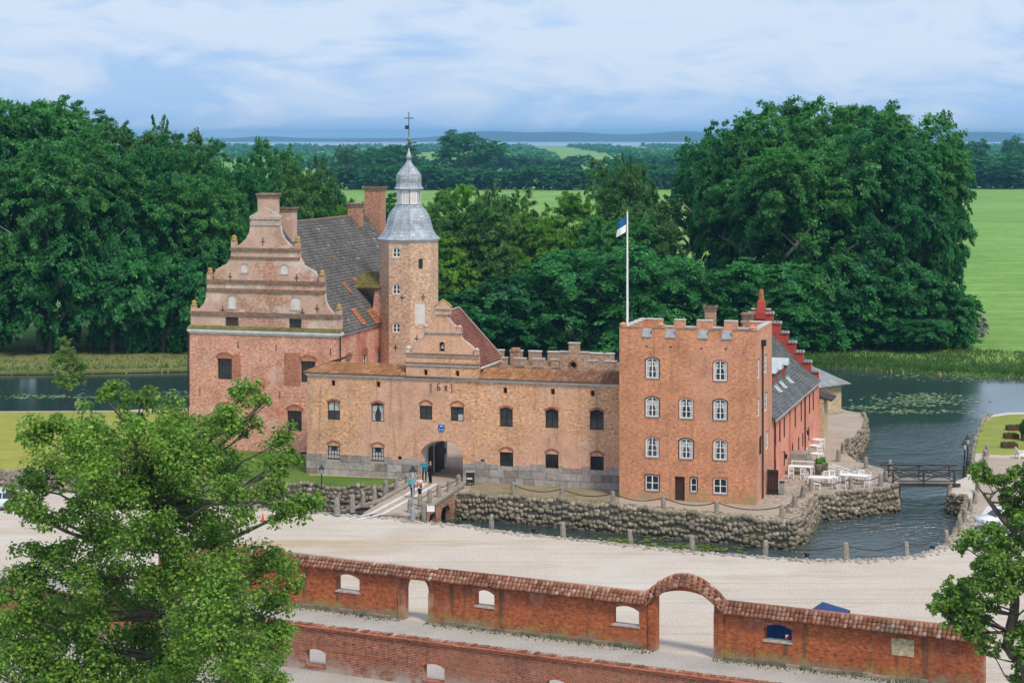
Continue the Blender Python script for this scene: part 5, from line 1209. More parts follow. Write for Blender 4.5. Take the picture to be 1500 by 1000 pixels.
# coping: pantiles on both slopes; those right of the gate are single tiles
def cope_tile():
    mb = MB(); P = []
    for e, h in ((0, 0), (.3, .09), (.62, .13), (1, .03)):
        P += [((e - .5) * .31, 0, h + .085), ((e - .5) * .31, .40, h), ((e - .5) * .31, 0, h - .01)]
    F_ = []
    for i in range(3): F_ += [(i * 3, i * 3 + 3, i * 3 + 4, i * 3 + 1), (i * 3 + 2, i * 3 + 5, i * 3 + 3, i * 3)]
    return mb.add(P, F_).mesh('coping_tile', M['t_cope'], (0, 0, 0), True, fix=False)
CT = cope_tile()
cw = .62; slope = math.atan2(top_ - eav, cw)
def cope_line(pts, single, seed):
    r_ = random.Random(seed)
    for (a0, z0), (a1, z1) in zip(pts, pts[1:]):
        P0, P1 = fg1(a0, TH / 2 - cw, z0), fg1(a1, TH / 2 - cw, z1); P3, P2 = fg1(a0, TH / 2, z0 + top_ - eav), fg1(a1, TH / 2, z1 + top_ - eav)
        Q0, Q1 = fg1(a0, TH / 2 + cw, z0), fg1(a1, TH / 2 + cw, z1)
        sheet('coping_bed', [P0, P1, P2, P3], M['t_cope'], gwall, .1); sheet('coping_bed', [Q1, Q0, P3, P2], M['t_cope'], gwall, .1)
        tiles('tile', M['t_cope'], gwall, Q1, Q0, P3, P2, .31, .45, .05, .06, seed + 5, .015)
        if not single: tiles('tile', M['t_cope'], gwall, P0, P1, P2, P3, .31, .32, .10, .12, seed, .025, rough=.06)
        else:
            n_ = max(1, int((P1 - P0).length / .31)); dr_ = (P1 - P0).normalized(); sl = (P3 - P0).length; ydir = (P3 - P0).normalized(); zdir = dr_.cross(ydir)
            rot = Matrix((dr_, ydir, zdir)).transposed().to_euler()
            for j in range(3):
                for i in range(n_):
                    q = P0 + (P1 - P0) * ((i + .5) / n_) + (P3 - P0) * (j * .33 - .05) + zdir * (.03 + r_.uniform(-.01, .02)) + ydir * r_.uniform(-.03, .03)
                    inst('coping_tile', CT, gwall, q, (rot.x + r_.uniform(-.05, .05), rot.y + r_.uniform(-.06, .06), rot.z + r_.uniform(-.05, .05)))
        MB().tube([P3 + Vector((0, 0, .05)), P2 + Vector((0, 0, .05))], .12, 6).build('ridge_tile', M['t_cope'], gwall, smooth=True)
xs = [WA0, gx(420), gx(640), gx(780), ext[0][0]]
for i in range(4): cope_line([(xs[i], eav), (xs[i + 1], eav)], i >= 2, 200 + i)
cope_line([ext[i] for i in range(0, nb + 1, 1)], True, 210)
cope_line([(ext[-1][0], eav), (WA1 + .1, eav)], True, 220)
low = thing('low_brick_wall', GW(10, -19, 0), 'darker red brick wall at the bottom edge with dentilled coping', 'wall')
LV = GW.uv(at(640, 940, 129.4))[1]; fl2 = GW.face(LV)
lt = at(640, 940, 129.4).z
LA0, LA1 = GW.front(-60, 900, LV)[0], GW.front(1250, 980, LV)[0]
lops = [px_rect(GW, LV, *w) for w in ((448, 477, 950, 975), (620, 651, 972, 998), (800, 831, 995, 1022), (960, 992, 1016, 1042))]
MB().slab(fl2, [(LA0, -.5), (LA1, -.5), (LA1, lt - .22), (LA0, lt - .22)], [opening(*q, .22) for q in lops], 0, .5).build('brickwork', M['b_low'], low)
for q in lops: arch_trim(low, fl2, q[0] - .05, q[1] + .05, q[3], .22, M['b_trim'], .22); MB().box(fl2, q[0] - .06, q[1] + .06, -.05, .55, q[2] - .08, q[2] + .02).build('sill', M['b_trim'], low)
MB().box(fl2, LA0, LA1, -.10, .6, lt - .22, lt - .08).box(fl2, LA0, LA1, -.16, .66, lt - .08, lt).build('coping', M['b_trim'], low)
cbs = MB(); n_ = int((LA1 - LA0) / .30)
for i in range(n_): cbs.box(fl2, LA0 + i * .30 + .02, LA0 + i * .30 + .25, .05, .56, lt, lt + .05 + .02 * (i % 3))
cbs.build('coping_brick', M['t_cope'], low, kind='stuff')
# path between the walls
pa = [GW(a, v, 0) for a, v in ((WA0 - 30, -.05), (WA1 + 30, -.05), (WA1 + 30, LV - 25), (WA0 - 30, LV - 25))]
MB().prism([(q.x, q.y) for q in pa], -.1, .006).build('path', M['pathgravel'], None, kind='structure')
sp = []
for i in range(5000):
    a = r_.uniform(WA0, WA1)
    if bx0 < a < bx1 or sx0 < a < sx1: continue
    v = -.25 - abs(r_.gauss(0, .45)); q = GW(a, v, 0); sp.append((q.x, q.y, 0.006)) if r_.random() < .35 else None
# mossy grass tufts along the wall foot
def blades(name, pts, h, w, mat, label=None, cat=None, lean=.3):
    P = np.array(pts); n = len(P); rg2 = np.random.default_rng(9); a = rg2.uniform(0, 6.28, n); hh = h * rg2.uniform(.5, 1.3, n); ww = w * rg2.uniform(.6, 1.3, n)
    dx, dy = np.cos(a), np.sin(a); z0 = np.zeros(n); ln_ = rg2.normal(0, lean, (n, 2)) * hh[:, None]
    A = P + np.stack([-dx * ww, -dy * ww, z0], 1); B_ = P + np.stack([dx * ww, dy * ww, z0], 1)
    T_ = P + np.stack([ln_[:, 0] + dx * ww * .2, ln_[:, 1] + dy * ww * .2, hh], 1); T2 = P + np.stack([ln_[:, 0] - dx * ww * .2, ln_[:, 1] - dy * ww * .2, hh], 1)
    V = np.stack([A, B_, T_, T2], 1).reshape(-1, 3); F = np.arange(n * 4).reshape(-1, 4); c0 = V.mean(0); c0[2] = V[:, 2].min()
    return reg(bpy.data.objects.new(name, fastmesh(name, V - c0, F, mat)), name, None, c0, label=label, cat=cat, kind='stuff')
blades('wall_foot_grass', sp, .12, .05, M['l_reed'], 'thin mossy grass along the foot of the garden wall', 'grass')
# blue box trailer behind the wall
a, _ = GW.front(1190, 900, 2.6); p = GW(a, 2.6, 0)
tr = thing('box_trailer', p, 'blue box with tilted lid standing behind the brick garden wall', 'trailer')
ft2 = GW.face(2.6)
MB().box(ft2, a - 3.6, a + 1.9, 0, 2.2, .45, 2.9).build('body', M['blue'], tr)
MB().add([ft2(a, -.1, 3.5), ft2(a + 2.0, -.1, 3.12), ft2(a + 2.0, 2.3, 3.12), ft2(a, 2.3, 3.5), ft2(a - .4, -.1, 2.92), ft2(a + 2.0, -.1, 2.92), ft2(a + 2.0, 2.3, 2.92), ft2(a - .4, 2.3, 2.92)], [(0, 1, 2, 3), (4, 7, 6, 5), (0, 4, 5, 1), (3, 2, 6, 7), (0, 3, 7, 4), (1, 5, 6, 2)]).build('lid', M['blue'], tr)
for k in range(8): MB().box(ft2, a - 3.5 + k * .7, a - 3.42 + k * .7, -.04, 0, .5, 2.85).build('rib', M['blue'], tr)
lg = GW.front(1153, 932, 2.55); MB().slab(ft2, [(lg[0] - .12, lg[1] - .14), (lg[0] + .12, lg[1] - .14), (lg[0] + .12, lg[1] + .14)], [], -.07, -.05).build('sticker', plain('sticker_red', (.55, .02, .03), .6), tr)
MB().slab(ft2, [(lg[0] - .12, lg[1] - .14), (lg[0] + .12, lg[1] + .14), (lg[0] - .12, lg[1] + .14)], [], -.07, -.05).build('sticker', M['white'], tr)
for s_ in (-2.6, .9): MB().tube([ft2(a + s_, .1, .45), ft2(a + s_, .35, .45)], .45, 14).build('wheel', M['dark_frame'], tr)
p = gp(385, 763, 0); cn = thing('traffic_cone', p, 'orange traffic cone on the gravel behind the big tree', 'cone')
MB().lathe((p.x, p.y), [(.16, .05), (.04, .75)], 10).build('cone', plain('cone_orange', (.75, .08, .03), .6, .1), cn); MB().box(lambda x, y, z: Vector((p.x + x, p.y + y, z)), -.25, .25, -.25, .25, 0, .05).build('base', M['dark_frame'], cn)

# ------------------------------------------------------------------ café furniture
def table(p, rz, label, Lx=2.2, Ly=1.1, h=.95, round_=False):
    o = thing('table', p, label, 'table', 'white café tables'); m_ = Matrix.Rotation(rz, 3, 'Z'); f = lambda a, b, c: p + m_ @ Vector((a, b, c))
    if round_:
        MB().lathe((p.x, p.y), [(Lx / 2, p.z + h - .06), (Lx / 2, p.z + h)], 18).build('table_top', M['white'], o); MB().lathe((p.x, p.y), [(.3, p.z), (.28, p.z + .05), (.05, p.z + .1), (.05, p.z + h - .05)], 8).build('pedestal', M['white'], o)
    else:
        MB().box(f, -Lx / 2, Lx / 2, -Ly / 2, Ly / 2, h - .07, h).build('table_top', M['white'], o)
        for a in (-1, 1):
            for b in (-1, 1): MB().box(f, a * (Lx / 2 - .12) - .05, a * (Lx / 2 - .12) + .05, b * (Ly / 2 - .12) - .05, b * (Ly / 2 - .12) + .05, 0, h - .07).build('leg', M['white'], o)
    return o
def chair(p, rz, label, w=.62, bench=False):
    o = thing('bench' if bench else 'chair', p, label, 'bench' if bench else 'chair', 'white café benches' if bench else 'white café chairs'); m_ = Matrix.Rotation(rz, 3, 'Z'); f = lambda a, b, c: p + m_ @ Vector((a, b, c))
    w2 = w / 2; d2 = .29
    MB().box(f, -w2, w2, -d2, d2, .54, .60).build('seat', M['white'], o)
    for a in (-1, 1):
        MB().box(f, a * (w2 - .04) - .035, a * (w2 - .04) + .035, -d2, -d2 + .07, 0, .54).build('leg', M['white'], o); MB().box(f, a * (w2 - .04) - .035, a * (w2 - .04) + .035, d2 - .07, d2, 0, 1.2).build('leg', M['white'], o)
    MB().box(f, -w2 + .07, w2 - .07, d2 - .06, d2 - .02, 1.08, 1.2).build('back_rail', M['white'], o)
    n_ = int(w / .16)
    for i in range(n_): x_ = -w2 + .1 + (w - .2) * i / max(1, n_ - 1); MB().box(f, x_ - .025, x_ + .025, d2 - .055, d2 - .025, .60, 1.08).build('back_slat', M['white'], o)
    return o
G3 = lambda x, y: gp(1130 + x * .1333, 620 + y * .1333, ISL)
rzc = C.rz
table(G3(320, 565), rzc, 'white table with a bench behind it, beside the pink wall', 2.5, 1.2)
chair(G3(345, 535), rzc, 'white slatted bench behind the table by the pink wall', 2.5, True)
chair(G3(215, 605), rzc + 3.3, 'white chair at the table by the pink wall, nearest the wall'); chair(G3(355, 615), rzc + 3.0, 'white chair in front of the bench table, nearest the plant pots'); chair(G3(395, 650), rzc + 2.6, 'white chair standing between the bench table and the left terrace table')
table(G3(575, 690), rzc + .1, 'white table behind the long chain, left of two on the terrace', 2.9, 1.2)
for i, (x, y, a) in enumerate(((505, 725, 3.1), (600, 650, 0), (670, 640, .2), (705, 720, 2.9))): chair(G3(x, y), rzc + a, f'white chair at the left terrace table, {od(i)} from the pink wall')
table(G3(910, 665), rzc - .1, 'white table near the footbridge, right of two on the terrace', 2.9, 1.2)
for i, (x, y, a) in enumerate(((790, 650, 1.3), (850, 715, 3.1), (990, 640, .1), (1050, 700, -1.5), (1060, 660, -1.2))): chair(G3(x, y), rzc + a, f'white chair at the right terrace table, {od(i)} from the left')
for i, (x, y) in enumerate(((515, 262), (485, 330), (500, 420))):
    p = G3(x, y); table(p, 0, f'white round table along the wing, {od(i)} from the back', 1.5, round_=True)
    chair(p + Vector((-1.1, .2, 0)), 1.2, f'white chair on the wall side of the round table, {od(i)} table from the back'); chair(p + Vector((.3, -1.0, 0)), 3.0, f'white chair in front of the round table, {od(i)} table from the back')
st = thing('stone_stair', C(32.4, 19, ISL), 'low stone stair and troughs against the pink wing', 'stair')
vs0 = C.side(1157, 668, WU1)[0]
for i in range(5): MB().box(C.face(0), WU1 + .03, WU1 + 2.3 - i * .1, vs0 - 2.5 + i * .55, vs0 + 2.2, ISL - .1 + i * .36, ISL + .25 + i * .36).build('step', M['post'], st)
def pot(p, h, r_, label, lush=True):
    o = thing('plant_pot', p, label, 'plant pot', 'pots by the terrace'); MB().lathe((p.x, p.y), [(r_ * .7, p.z), (r_, p.z + h * .8), (r_ * 1.05, p.z + h), (r_ * .85, p.z + h)], 10).build('pot', M['pot'], o, smooth=True)
    q = rg.normal(0, 1, (260, 3)); q = q / np.linalg.norm(q, axis=1)[:, None] * rg.uniform(.5, 1, (260, 1)) * np.array([r_ * 1.1, r_ * 1.1, r_]) + np.array([0, 0, h + r_ * .5])
    V, F = leaf_quads(q, q - np.array([0, 0, h]), .14, rg); ob = bpy.data.objects.new('shrub', fastmesh('shrub', V, F, M['l_bright'])); reg(ob, 'shrub', o, p)
# ------------------------------------------------------------------ foliage generators
def leaf_quads(P, N, size, rg_, elong=1.5):
    n = len(P); N = N / (np.linalg.norm(N, axis=1)[:, None] + 1e-9)
    a = rg_.normal(0, 1, (n, 3)); T_ = np.cross(N, a); T_ /= (np.linalg.norm(T_, axis=1)[:, None] + 1e-9); B_ = np.cross(N, T_)
    s_ = size * rg_.uniform(.65, 1.3, (n, 1)) if np.isscalar(size) else size[:, None] * rg_.uniform(.65, 1.3, (n, 1))
    h = s_ * elong / 2
    A = P - T_ * h; L_ = P + B_ * s_ * .5 + N * s_ * .12; D = P + T_ * h; R_ = P - B_ * s_ * .5 + N * s_ * .12
    return np.stack([A, L_, D, R_], 1).reshape(-1, 3), np.arange(n * 4).reshape(-1, 4)
pot(G3(515, 560), 1.15, .42, 'taller plant pot with a round shrub by the café tables'); pot(G3(560, 525), 1.0, .4, 'plant pot with a shrub standing behind the taller one'); pot(G3(597, 525), .6, .25, 'smallest plant pot beside the two larger ones')
def sprays(rg_, lobes, n, per, L_, leaf, droop=.35, flat=.07, inner=.25, top_bias=.25, tiers=0):
    W_ = np.array([l[3] * l[4] + l[4] * l[5] + l[3] * l[5] for l in lobes]); W_ = W_ / W_.sum()
    ids = rg_.choice(len(lobes), n, p=W_); Lb = np.array(lobes)[ids]
    d = rg_.normal(0, 1, (n, 3)); d[:, 2] += top_bias; d /= np.linalg.norm(d, axis=1)[:, None]
    rr = np.where(rg_.uniform(0, 1, n) < inner, rg_.uniform(.45, .8, n), rg_.uniform(.8, 1.04, n))[:, None]
    p = Lb[:, :3] + d * Lb[:, 3:6] * rr
    # drop sprays buried well inside another lobe
    keep = np.ones(n, bool)
    for l in lobes:
        q = (p - np.array(l[:3])) / np.array(l[3:6]); keep &= (np.linalg.norm(q, axis=1) > .62) | (rg_.uniform(0, 1, n) < .25)
    p, d = p[keep], d[keep]; n = len(p)
    o = d * np.array([1, 1, .75]); ax = o.copy(); ax[:, 2] = o[:, 2] * .7 - droop; ax += rg_.normal(0, .25, (n, 3)); ax /= np.linalg.norm(ax, axis=1)[:, None]
    up = np.array([0, 0, 1.0]); lat = np.cross(ax, up); lat /= (np.linalg.norm(lat, axis=1)[:, None] + 1e-6)
    nm = np.cross(lat, ax); nm *= np.sign(nm[:, 2:3] + 1e-6)
    l_ = L_ * rg_.uniform(.6, 1.4, n)
    t_ = rg_.uniform(0, 1, (n, per)); w = rg_.normal(0, .26, (n, per)) * (1.15 - .75 * t_); h = rg_.normal(0, flat, (n, per))
    P = p[:, None, :] + ax[:, None, :] * ((t_ - .35) * l_[:, None])[..., None] + lat[:, None, :] * (w * l_[:, None])[..., None] + nm[:, None, :] * (h * l_[:, None])[..., None]
    P[..., 2] -= droop * .5 * t_ ** 2 * l_[:, None]
    N_ = nm[:, None, :] * 1.0 + o[:, None, :] * .35 + rg_.normal(0, .42, (n, per, 3))
    return leaf_quads(P.reshape(-1, 3), N_.reshape(-1, 3), leaf, rg_)
def trunk_mesh(name, h, r_, mat, limbs, rg_):
    mb = MB(); mb.tube([(0, 0, -.5), (0, 0, h * .15), (.2, .1, h * .35), (0, 0, h * .6)], [r_ * 1.35, r_, r_ * .75, r_ * .35], 8)
    for _ in range(limbs):
        a = rg_.uniform(0, 6.28); z = h * rg_.uniform(.2, .45); l_ = h * rg_.uniform(.2, .32)
        mb.tube([(0, 0, z), (math.cos(a) * l_ * .5, math.sin(a) * l_ * .5, z + l_ * .5), (math.cos(a) * l_, math.sin(a) * l_, z + l_ * .8)], [r_ * .4, r_ * .25, r_ * .08], 6)
    return mb.mesh(name, mat, (0, 0, 0), True)
# unit trees: 1 high, crown about 0.8 wide (scaled when placed)
VAR = {}
def variant(key, lobes, n, per, L_, leaf, droop, mat, trunk=('bark', .022), flat=.07, top_bias=.25, seed=0):
    rg_ = np.random.default_rng(seed + 77); V, F = sprays(rg_, lobes, n, per, L_, leaf, droop, flat, .25, top_bias)
    rr_ = random.Random(seed); tm = trunk_mesh('trunk', 1.0, trunk[1], M[trunk[0]], 6, rr_)
    VAR[key] = (fastmesh('crown_' + key, V, F, M[mat]), tm)
def lob(rg_, n, cz, rx, rz, spread, sx_=.16):
    out = [(0, 0, cz, rx * .72, rx * .72, rz * .8)]
    for i in range(n):
        a = rg_.uniform(0, 6.28); z = cz + rg_.uniform(-.9, .85) * rz * .75; k = math.sqrt(max(.08, 1 - ((z - cz) / rz) ** 2)); q = rx * spread * k * rg_.uniform(.75, 1.1)
        s_ = rg_.uniform(.75, 1.25) * sx_; out.append((math.cos(a) * q, math.sin(a) * q, z, s_, s_, s_ * rg_.uniform(.7, 1.0)))
    return out
for i in range(3): variant(f'beech{i}', lob(random.Random(i), 16, .56, .40, .43, .78), 700, 115, .085, .0125, .28, ['l_beech', 'l_dark', 'l_beech'][i], ('pale_bark', .020), seed=i)
for i in range(2): variant(f'round{i}', lob(random.Random(20 + i), 13, .55, .44, .42, .75, .18), 560, 105, .09, .0145, .2, ['l_olive', 'l_bright'][i], seed=10 + i)
variant('chestnut', lob(random.Random(31), 15, .50, .46, .46, .8, .17), 460, 110, .14, .017, .5, 'l_chest', flat=.035, seed=15)
variant('conic', [(0, 0, .30, .30, .30, .24), (0, 0, .5, .22, .22, .24), (0.02, 0, .7, .15, .15, .2), (0, 0, .87, .08, .08, .13), (.12, .05, .4, .17, .17, .16), (-.13, .04, .45, .15, .15, .15)], 420, 95, .10, .015, .2, 'l_olive', seed=16)
variant('shrub', lob(random.Random(41), 10, .45, .5, .42, .7, .2), 320, 95, .15, .025, .4, 'l_dark', seed=17)
variant('shrub_lt', lob(random.Random(42), 10, .45, .5, .42, .7, .2), 320, 95, .15, .025, .4, 'l_chest', seed=18)
variant('far', lob(random.Random(43), 10, .42, .48, .46, .75, .22), 170, 50, .14, .05, .2, 'l_dark', seed=19)
variant('blossom', lob(random.Random(44), 8, .45, .45, .42, .7, .2), 160, 45, .15, .05, .3, 'l_white', seed=20)
def tree(key, X, Y, z, h, w, label, group, name='tree', cat='tree', rz=None):
    o = thing(name, (X, Y, z), label, cat, group); cr_, tk = VAR[key]; a = rnd.uniform(0, 6.28) if rz is None else rz; s_ = w / .86
    inst('crown', cr_, o, (X, Y, z), (0, 0, a), (s_, s_, h * 1.06)); inst('trunk', tk, o, (X, Y, z), (0, 0, a), (h, h, h))
    return o
BZ = -1.5
def forest(rows_, where, group):
    for i, (px, Y, top, wpx, key, kind) in enumerate(sorted(rows_)):
        z = BZ; zt_ = CAM_H - (top - HZ) * Y / FPX; X = (px - 750) * Y / FPX
        tree(key, X, Y, z, (zt_ - z), wpx * Y / FPX, f'{kind} {where}, {od(i)} from the left', group)
forest([(-150, 372, 135, 260, 'beech0', 'tall dark beech'), (-60, 352, 150, 200, 'beech1', 'tall dark beech'), (20, 366, 143, 240, 'beech2', 'tall dark beech'), (60, 348, 190, 190, 'beech0', 'full beech with drooping boughs'), (105, 374, 160, 200, 'beech0', 'tall dark beech'), (135, 352, 235, 170, 'beech2', 'broad beech'),
        (165, 385, 170, 190, 'beech1', 'tall dark beech'), (205, 356, 205, 170, 'beech1', 'tall beech with dull foliage'), (225, 376, 190, 150, 'round0', 'tall dull-green tree'), (262, 372, 212, 150, 'beech0', 'tall beech'), (285, 352, 262, 150, 'beech2', 'mid-green beech'), (330, 362, 238, 130, 'beech1', 'mid-green beech'), (245, 430, 186, 70, 'far', 'distant pale-blue tree peeping over'), (275, 430, 188, 60, 'far', 'distant tree peeping over')],
       'in the wood on the left bank', 'trees of the left wood')
forest([(-20, 343, 330, 140, 'shrub', 'low dark tree'), (75, 343, 320, 130, 'shrub', 'low dark tree'), (165, 344, 335, 120, 'shrub', 'low dark tree'), (240, 344, 340, 120, 'shrub_lt', 'low dark tree'), (300, 346, 330, 120, 'shrub', 'low dark tree')], 'under the left wood', 'understorey of the left wood')
forest([(372, 380, 240, 100, 'beech1', 'dark tree'), (415, 420, 208, 95, 'beech0', 'tallest dark tree'), (440, 378, 245, 110, 'round0', 'pale-crowned tree'), (470, 400, 262, 90, 'beech1', 'dark tree'), (500, 372, 290, 70, 'round1', 'small bright tree'), (545, 400, 300, 60, 'beech1', 'small dark tree')],
       'behind the manor roof', 'trees behind the manor')
forest([(600, 372, 290, 120, 'beech1', 'dark tree'), (650, 366, 268, 120, 'round1', 'bright tree'), (640, 350, 330, 120, 'round1', 'fresh green tree'), (690, 358, 290, 120, 'round0', 'dull olive tree'), (725, 372, 284, 110, 'round0', 'olive tree'), (730, 350, 320, 130, 'conic', 'pointed olive tree'), (768, 380, 300, 110, 'round1', 'yellow-green tree'), (700, 346, 395, 140, 'shrub', 'low dark tree'), (790, 366, 312, 110, 'round1', 'yellow-green tree'), (845, 372, 278, 130, 'round1', 'yellow-green tree'), (815, 362, 330, 120, 'round1', 'fresh green tree'), (905, 380, 240, 90, 'round0', 'taller tree'), (940, 376, 262, 110, 'round0', 'full olive tree'), (960, 366, 300, 110, 'round0', 'olive tree'), (905, 360, 320, 120, 'beech2', 'mid-green tree')],
       'in the copse behind the gatehouse', 'trees of the middle copse')
forest([(865, 352, 352, 200, 'chestnut', 'broad layered chestnut'), (775, 350, 400, 130, 'beech1', 'dark bushy tree'), (962, 352, 362, 150, 'chestnut', 'layered chestnut'), (1030, 352, 380, 160, 'chestnut', 'layered chestnut'), (640, 347, 415, 110, 'shrub', 'low dark tree'), (745, 347, 440, 110, 'shrub', 'low dark shrub')], 'at the water behind the battlements', 'trees at the far water edge')
forest([(1052, 372, 185, 130, 'beech1', 'tall dark beech'), (1092, 384, 172, 160, 'beech0', 'tall dark beech'), (1115, 362, 260, 170, 'beech2', 'broad beech'), (1160, 372, 152, 210, 'beech0', 'tall domed beech'), (1190, 356, 215, 220, 'beech2', 'broad beech'), (1230, 378, 150, 220, 'beech2', 'tall domed beech'), (1275, 362, 185, 200, 'beech1', 'tall beech'), (1310, 376, 172, 190, 'beech0', 'tall beech'), (1350, 370, 205, 140, 'beech2', 'tall beech'), (1372, 366, 250, 95, 'beech1', 'dark beech')],
       'in the great domed clump on the right', 'trees of the right clump')
forest([(1090, 350, 385, 130, 'shrub_lt', 'low green tree'), (1150, 351, 372, 140, 'chestnut', 'low layered tree'), (1210, 350, 392, 130, 'shrub_lt', 'low green tree'), (1250, 350, 360, 120, 'shrub', 'low dark tree'), (1300, 350, 385, 130, 'shrub_lt', 'low green tree'), (1345, 351, 370, 110, 'shrub', 'low dark tree'), (1385, 352, 420, 90, 'shrub_lt', 'low green tree'), (1180, 347, 440, 110, 'shrub', 'low bush'), (1330, 347, 445, 100, 'shrub', 'low bush')], 'under the right clump', 'understorey of the right clump')
tree('blossom', *gp(1425, 500, BZ).xy, BZ, 6.5, 6.0, 'white flowering elder at the edge of the green field', 'field-edge shrubs', 'flowering_shrub', 'shrub')
# hedges and far trees
def hedge(x0, x1, Y, h0, h1, step, where, group, k='far'):
    n_ = 0; x = x0
    while x < x1:
        h = rnd.uniform(h0, h1); Xw = (x - 750) * Y / FPX
        tree(k, Xw, Y + rnd.uniform(-20, 20), BZ, h, h * rnd.uniform(.9, 1.4), f'dark tree {where}, {od(n_)} from the left', group); n_ += 1
        x += step * rnd.uniform(.8, 1.2)
hedge(490, 1010, 1400, 15, 21, 17, 'in the hedge beyond the middle field', 'hedge trees of the middle field')
hedge(1385, 1520, 1420, 17, 30, 17, 'in the hedge beyond the right field', 'hedge trees of the right field')
hedge(440, 1000, 2150, 12, 22, 24, 'in the second row beyond the fields', 'second row of field trees')
for px, Y, top, w, kind in ((685, 1650, 192, 105, 'large round tree standing high above the hedge'), (575, 1500, 210, 90, 'dark round tree behind the spire'), (512, 1520, 215, 45, 'pale pointed tree left of the spire'), (910, 900, 232, 80, 'pointed tree rising before the hedge'), (1425, 1600, 205, 60, 'rounded tree above the right hedge'), (1488, 1700, 200, 40, 'tall tree at the right edge')):
    tree('round0' if 'pale' in kind else 'beech1', (px - 750) * Y / FPX, Y, BZ, CAM_H - (top - HZ) * Y / FPX - BZ, w * Y / FPX, kind, 'single trees in the fields')
def wood(Y0, Y1, n_, h, label, seed):
    rg_ = np.random.default_rng(seed); Ys = rg_.uniform(Y0, Y1, n_); Xs = rg_.uniform(-.34, .34, n_) * Ys; Xs = np.round(Xs / 260) * 260 * .55 + Xs * .45
    P = []; N_ = []; S_ = []
    d = rg_.normal(0, 1, (n_, 26, 3)); d[..., 2] = np.abs(d[..., 2]); d /= np.linalg.norm(d, axis=2)[..., None]
    hh = h * rg_.uniform(.6, 1.3, n_)
    P = np.stack([Xs, Ys, np.full(n_, BZ)], 1)[:, None, :] + d * (hh[:, None, None] * np.array([.9, .9, 1.0])) * rg_.uniform(.7, 1.05, (n_, 26, 1))
    V, F = leaf_quads(P.reshape(-1, 3), (d + rg_.normal(0, .3, d.shape)).reshape(-1, 3), np.repeat(hh * .55, 26), rg_, 1.2); c0 = V.mean(0)
    reg(bpy.data.objects.new('distant_wood', fastmesh('distant_wood', V - c0, F, M['l_dark'])), 'distant_wood', None, c0, label=label, cat='wood', kind='stuff')
wood(2450, 3700, 1000, 13, 'blue-green woods beyond the second field', 1)
wood(3900, 7400, 2600, 11, 'hazy blue woods along the near coast', 2)
# sea and far hills
MB().add([(-60000, 7700, -1.2), (60000, 7700, -1.2), (60000, 13500, -1.2), (-60000, 13500, -1.2)], [(0, 1, 2, 3)]).build('sea', M['sea'], None, (0, 10000, -1.2), kind='structure')
mb = MB(); n_ = 160; vs_ = []
for j, (Y, k) in enumerate(((13400, 0), (14200, .75), (15500, 1.0), (17500, .7), (20000, 0))):
    for i in range(n_ + 1):
        X = -9000 + 18000 * i / n_; h = 34 + 14 * math.sin(X / 640 + 1) + 10 * math.sin(X / 270 + j) + 9 * math.sin(X / 1500) + 6 * math.sin(X / 130 + 2 * j)
        vs_.append((X, Y, -2 + min(90, max(6, h) * k * 1.45)))
mb.add(vs_, [(j * (n_ + 1) + i, j * (n_ + 1) + i + 1, (j + 1) * (n_ + 1) + i + 1, (j + 1) * (n_ + 1) + i) for j in range(4) for i in range(n_)]).build('hills', M['hill'], None, (0, 15000, -2), kind='structure', smooth=True, fix=False)

# ------------------------------------------------------------------ reeds, lily pads
pts = []; low_ = []
for a, b in zip(far_shore[1:], far_shore[2:]):
    d = b - a; nn = Vector((-d.y, d.x, 0)).normalized(); leftside = (a.x + b.x) / 2 < -28
    for _ in range(int(d.length * (14 if leftside else 170))):
        q = a + d * rnd.uniform(0, 1) + nn * (abs(rnd.gauss(0, 2.2 if leftside else 8)) - 1.0 - .8 * math.sin(q_ * .31 if (q_ := (a.x + d.x * .5)) else 0)); pts.append((q.x, q.y, -1.75 if rnd.random() < .3 else -1.5))
    for _ in range(int(d.length * (25 if leftside else 90))):
        q = a + d * rnd.uniform(0, 1) + nn * rnd.uniform(.5, 34); low_.append((q.x, q.y, -1.5))
blades('reeds', pts, .6, .09, M['l_reed'], 'dense green reeds along the far bank', 'reeds', .8)
blades('bank_grass', low_, .5, .10, leaf_mat('bank_grass', (.12, .19, .05), (.24, .28, .09)), 'rough grass on the far bank below the trees', 'grass', .5)
pts = []
for a, b in zip(far_shore[1:], far_shore[2:]):
    d = b - a; nn = Vector((-d.y, d.x, 0)).normalized()
    for _ in range(int(d.length * 2)):
        q = a + d * rnd.uniform(0, 1) + nn * rnd.uniform(-1.6, -.4); pts.append((q.x, q.y, -2.0))
blades('dry_reeds', pts, .6, .1, plain('straw', (.36, .30, .16), .9), 'pale dry reeds at the water line of the far bank', 'reeds', .3)
bk = [gp(x, y, -1.49) for x, y in ((-500, 552), (-200, 546), (60, 544), (280, 540), (420, 534))] + [Vector((-55, 352, 0)), Vector((-190, 356, 0))]
MB().prism([(q.x, q.y) for q in bk], -1.9, -1.488).build('bank', ground_mat('mown_bank', [(.3, (.15, .17, .05)), (.7, (.24, .24, .09))], .15, .3, [(.2, (.3, 2, 1), (.5, .62), (.10, .16, .04), .6)], 2.0), None, kind='structure')
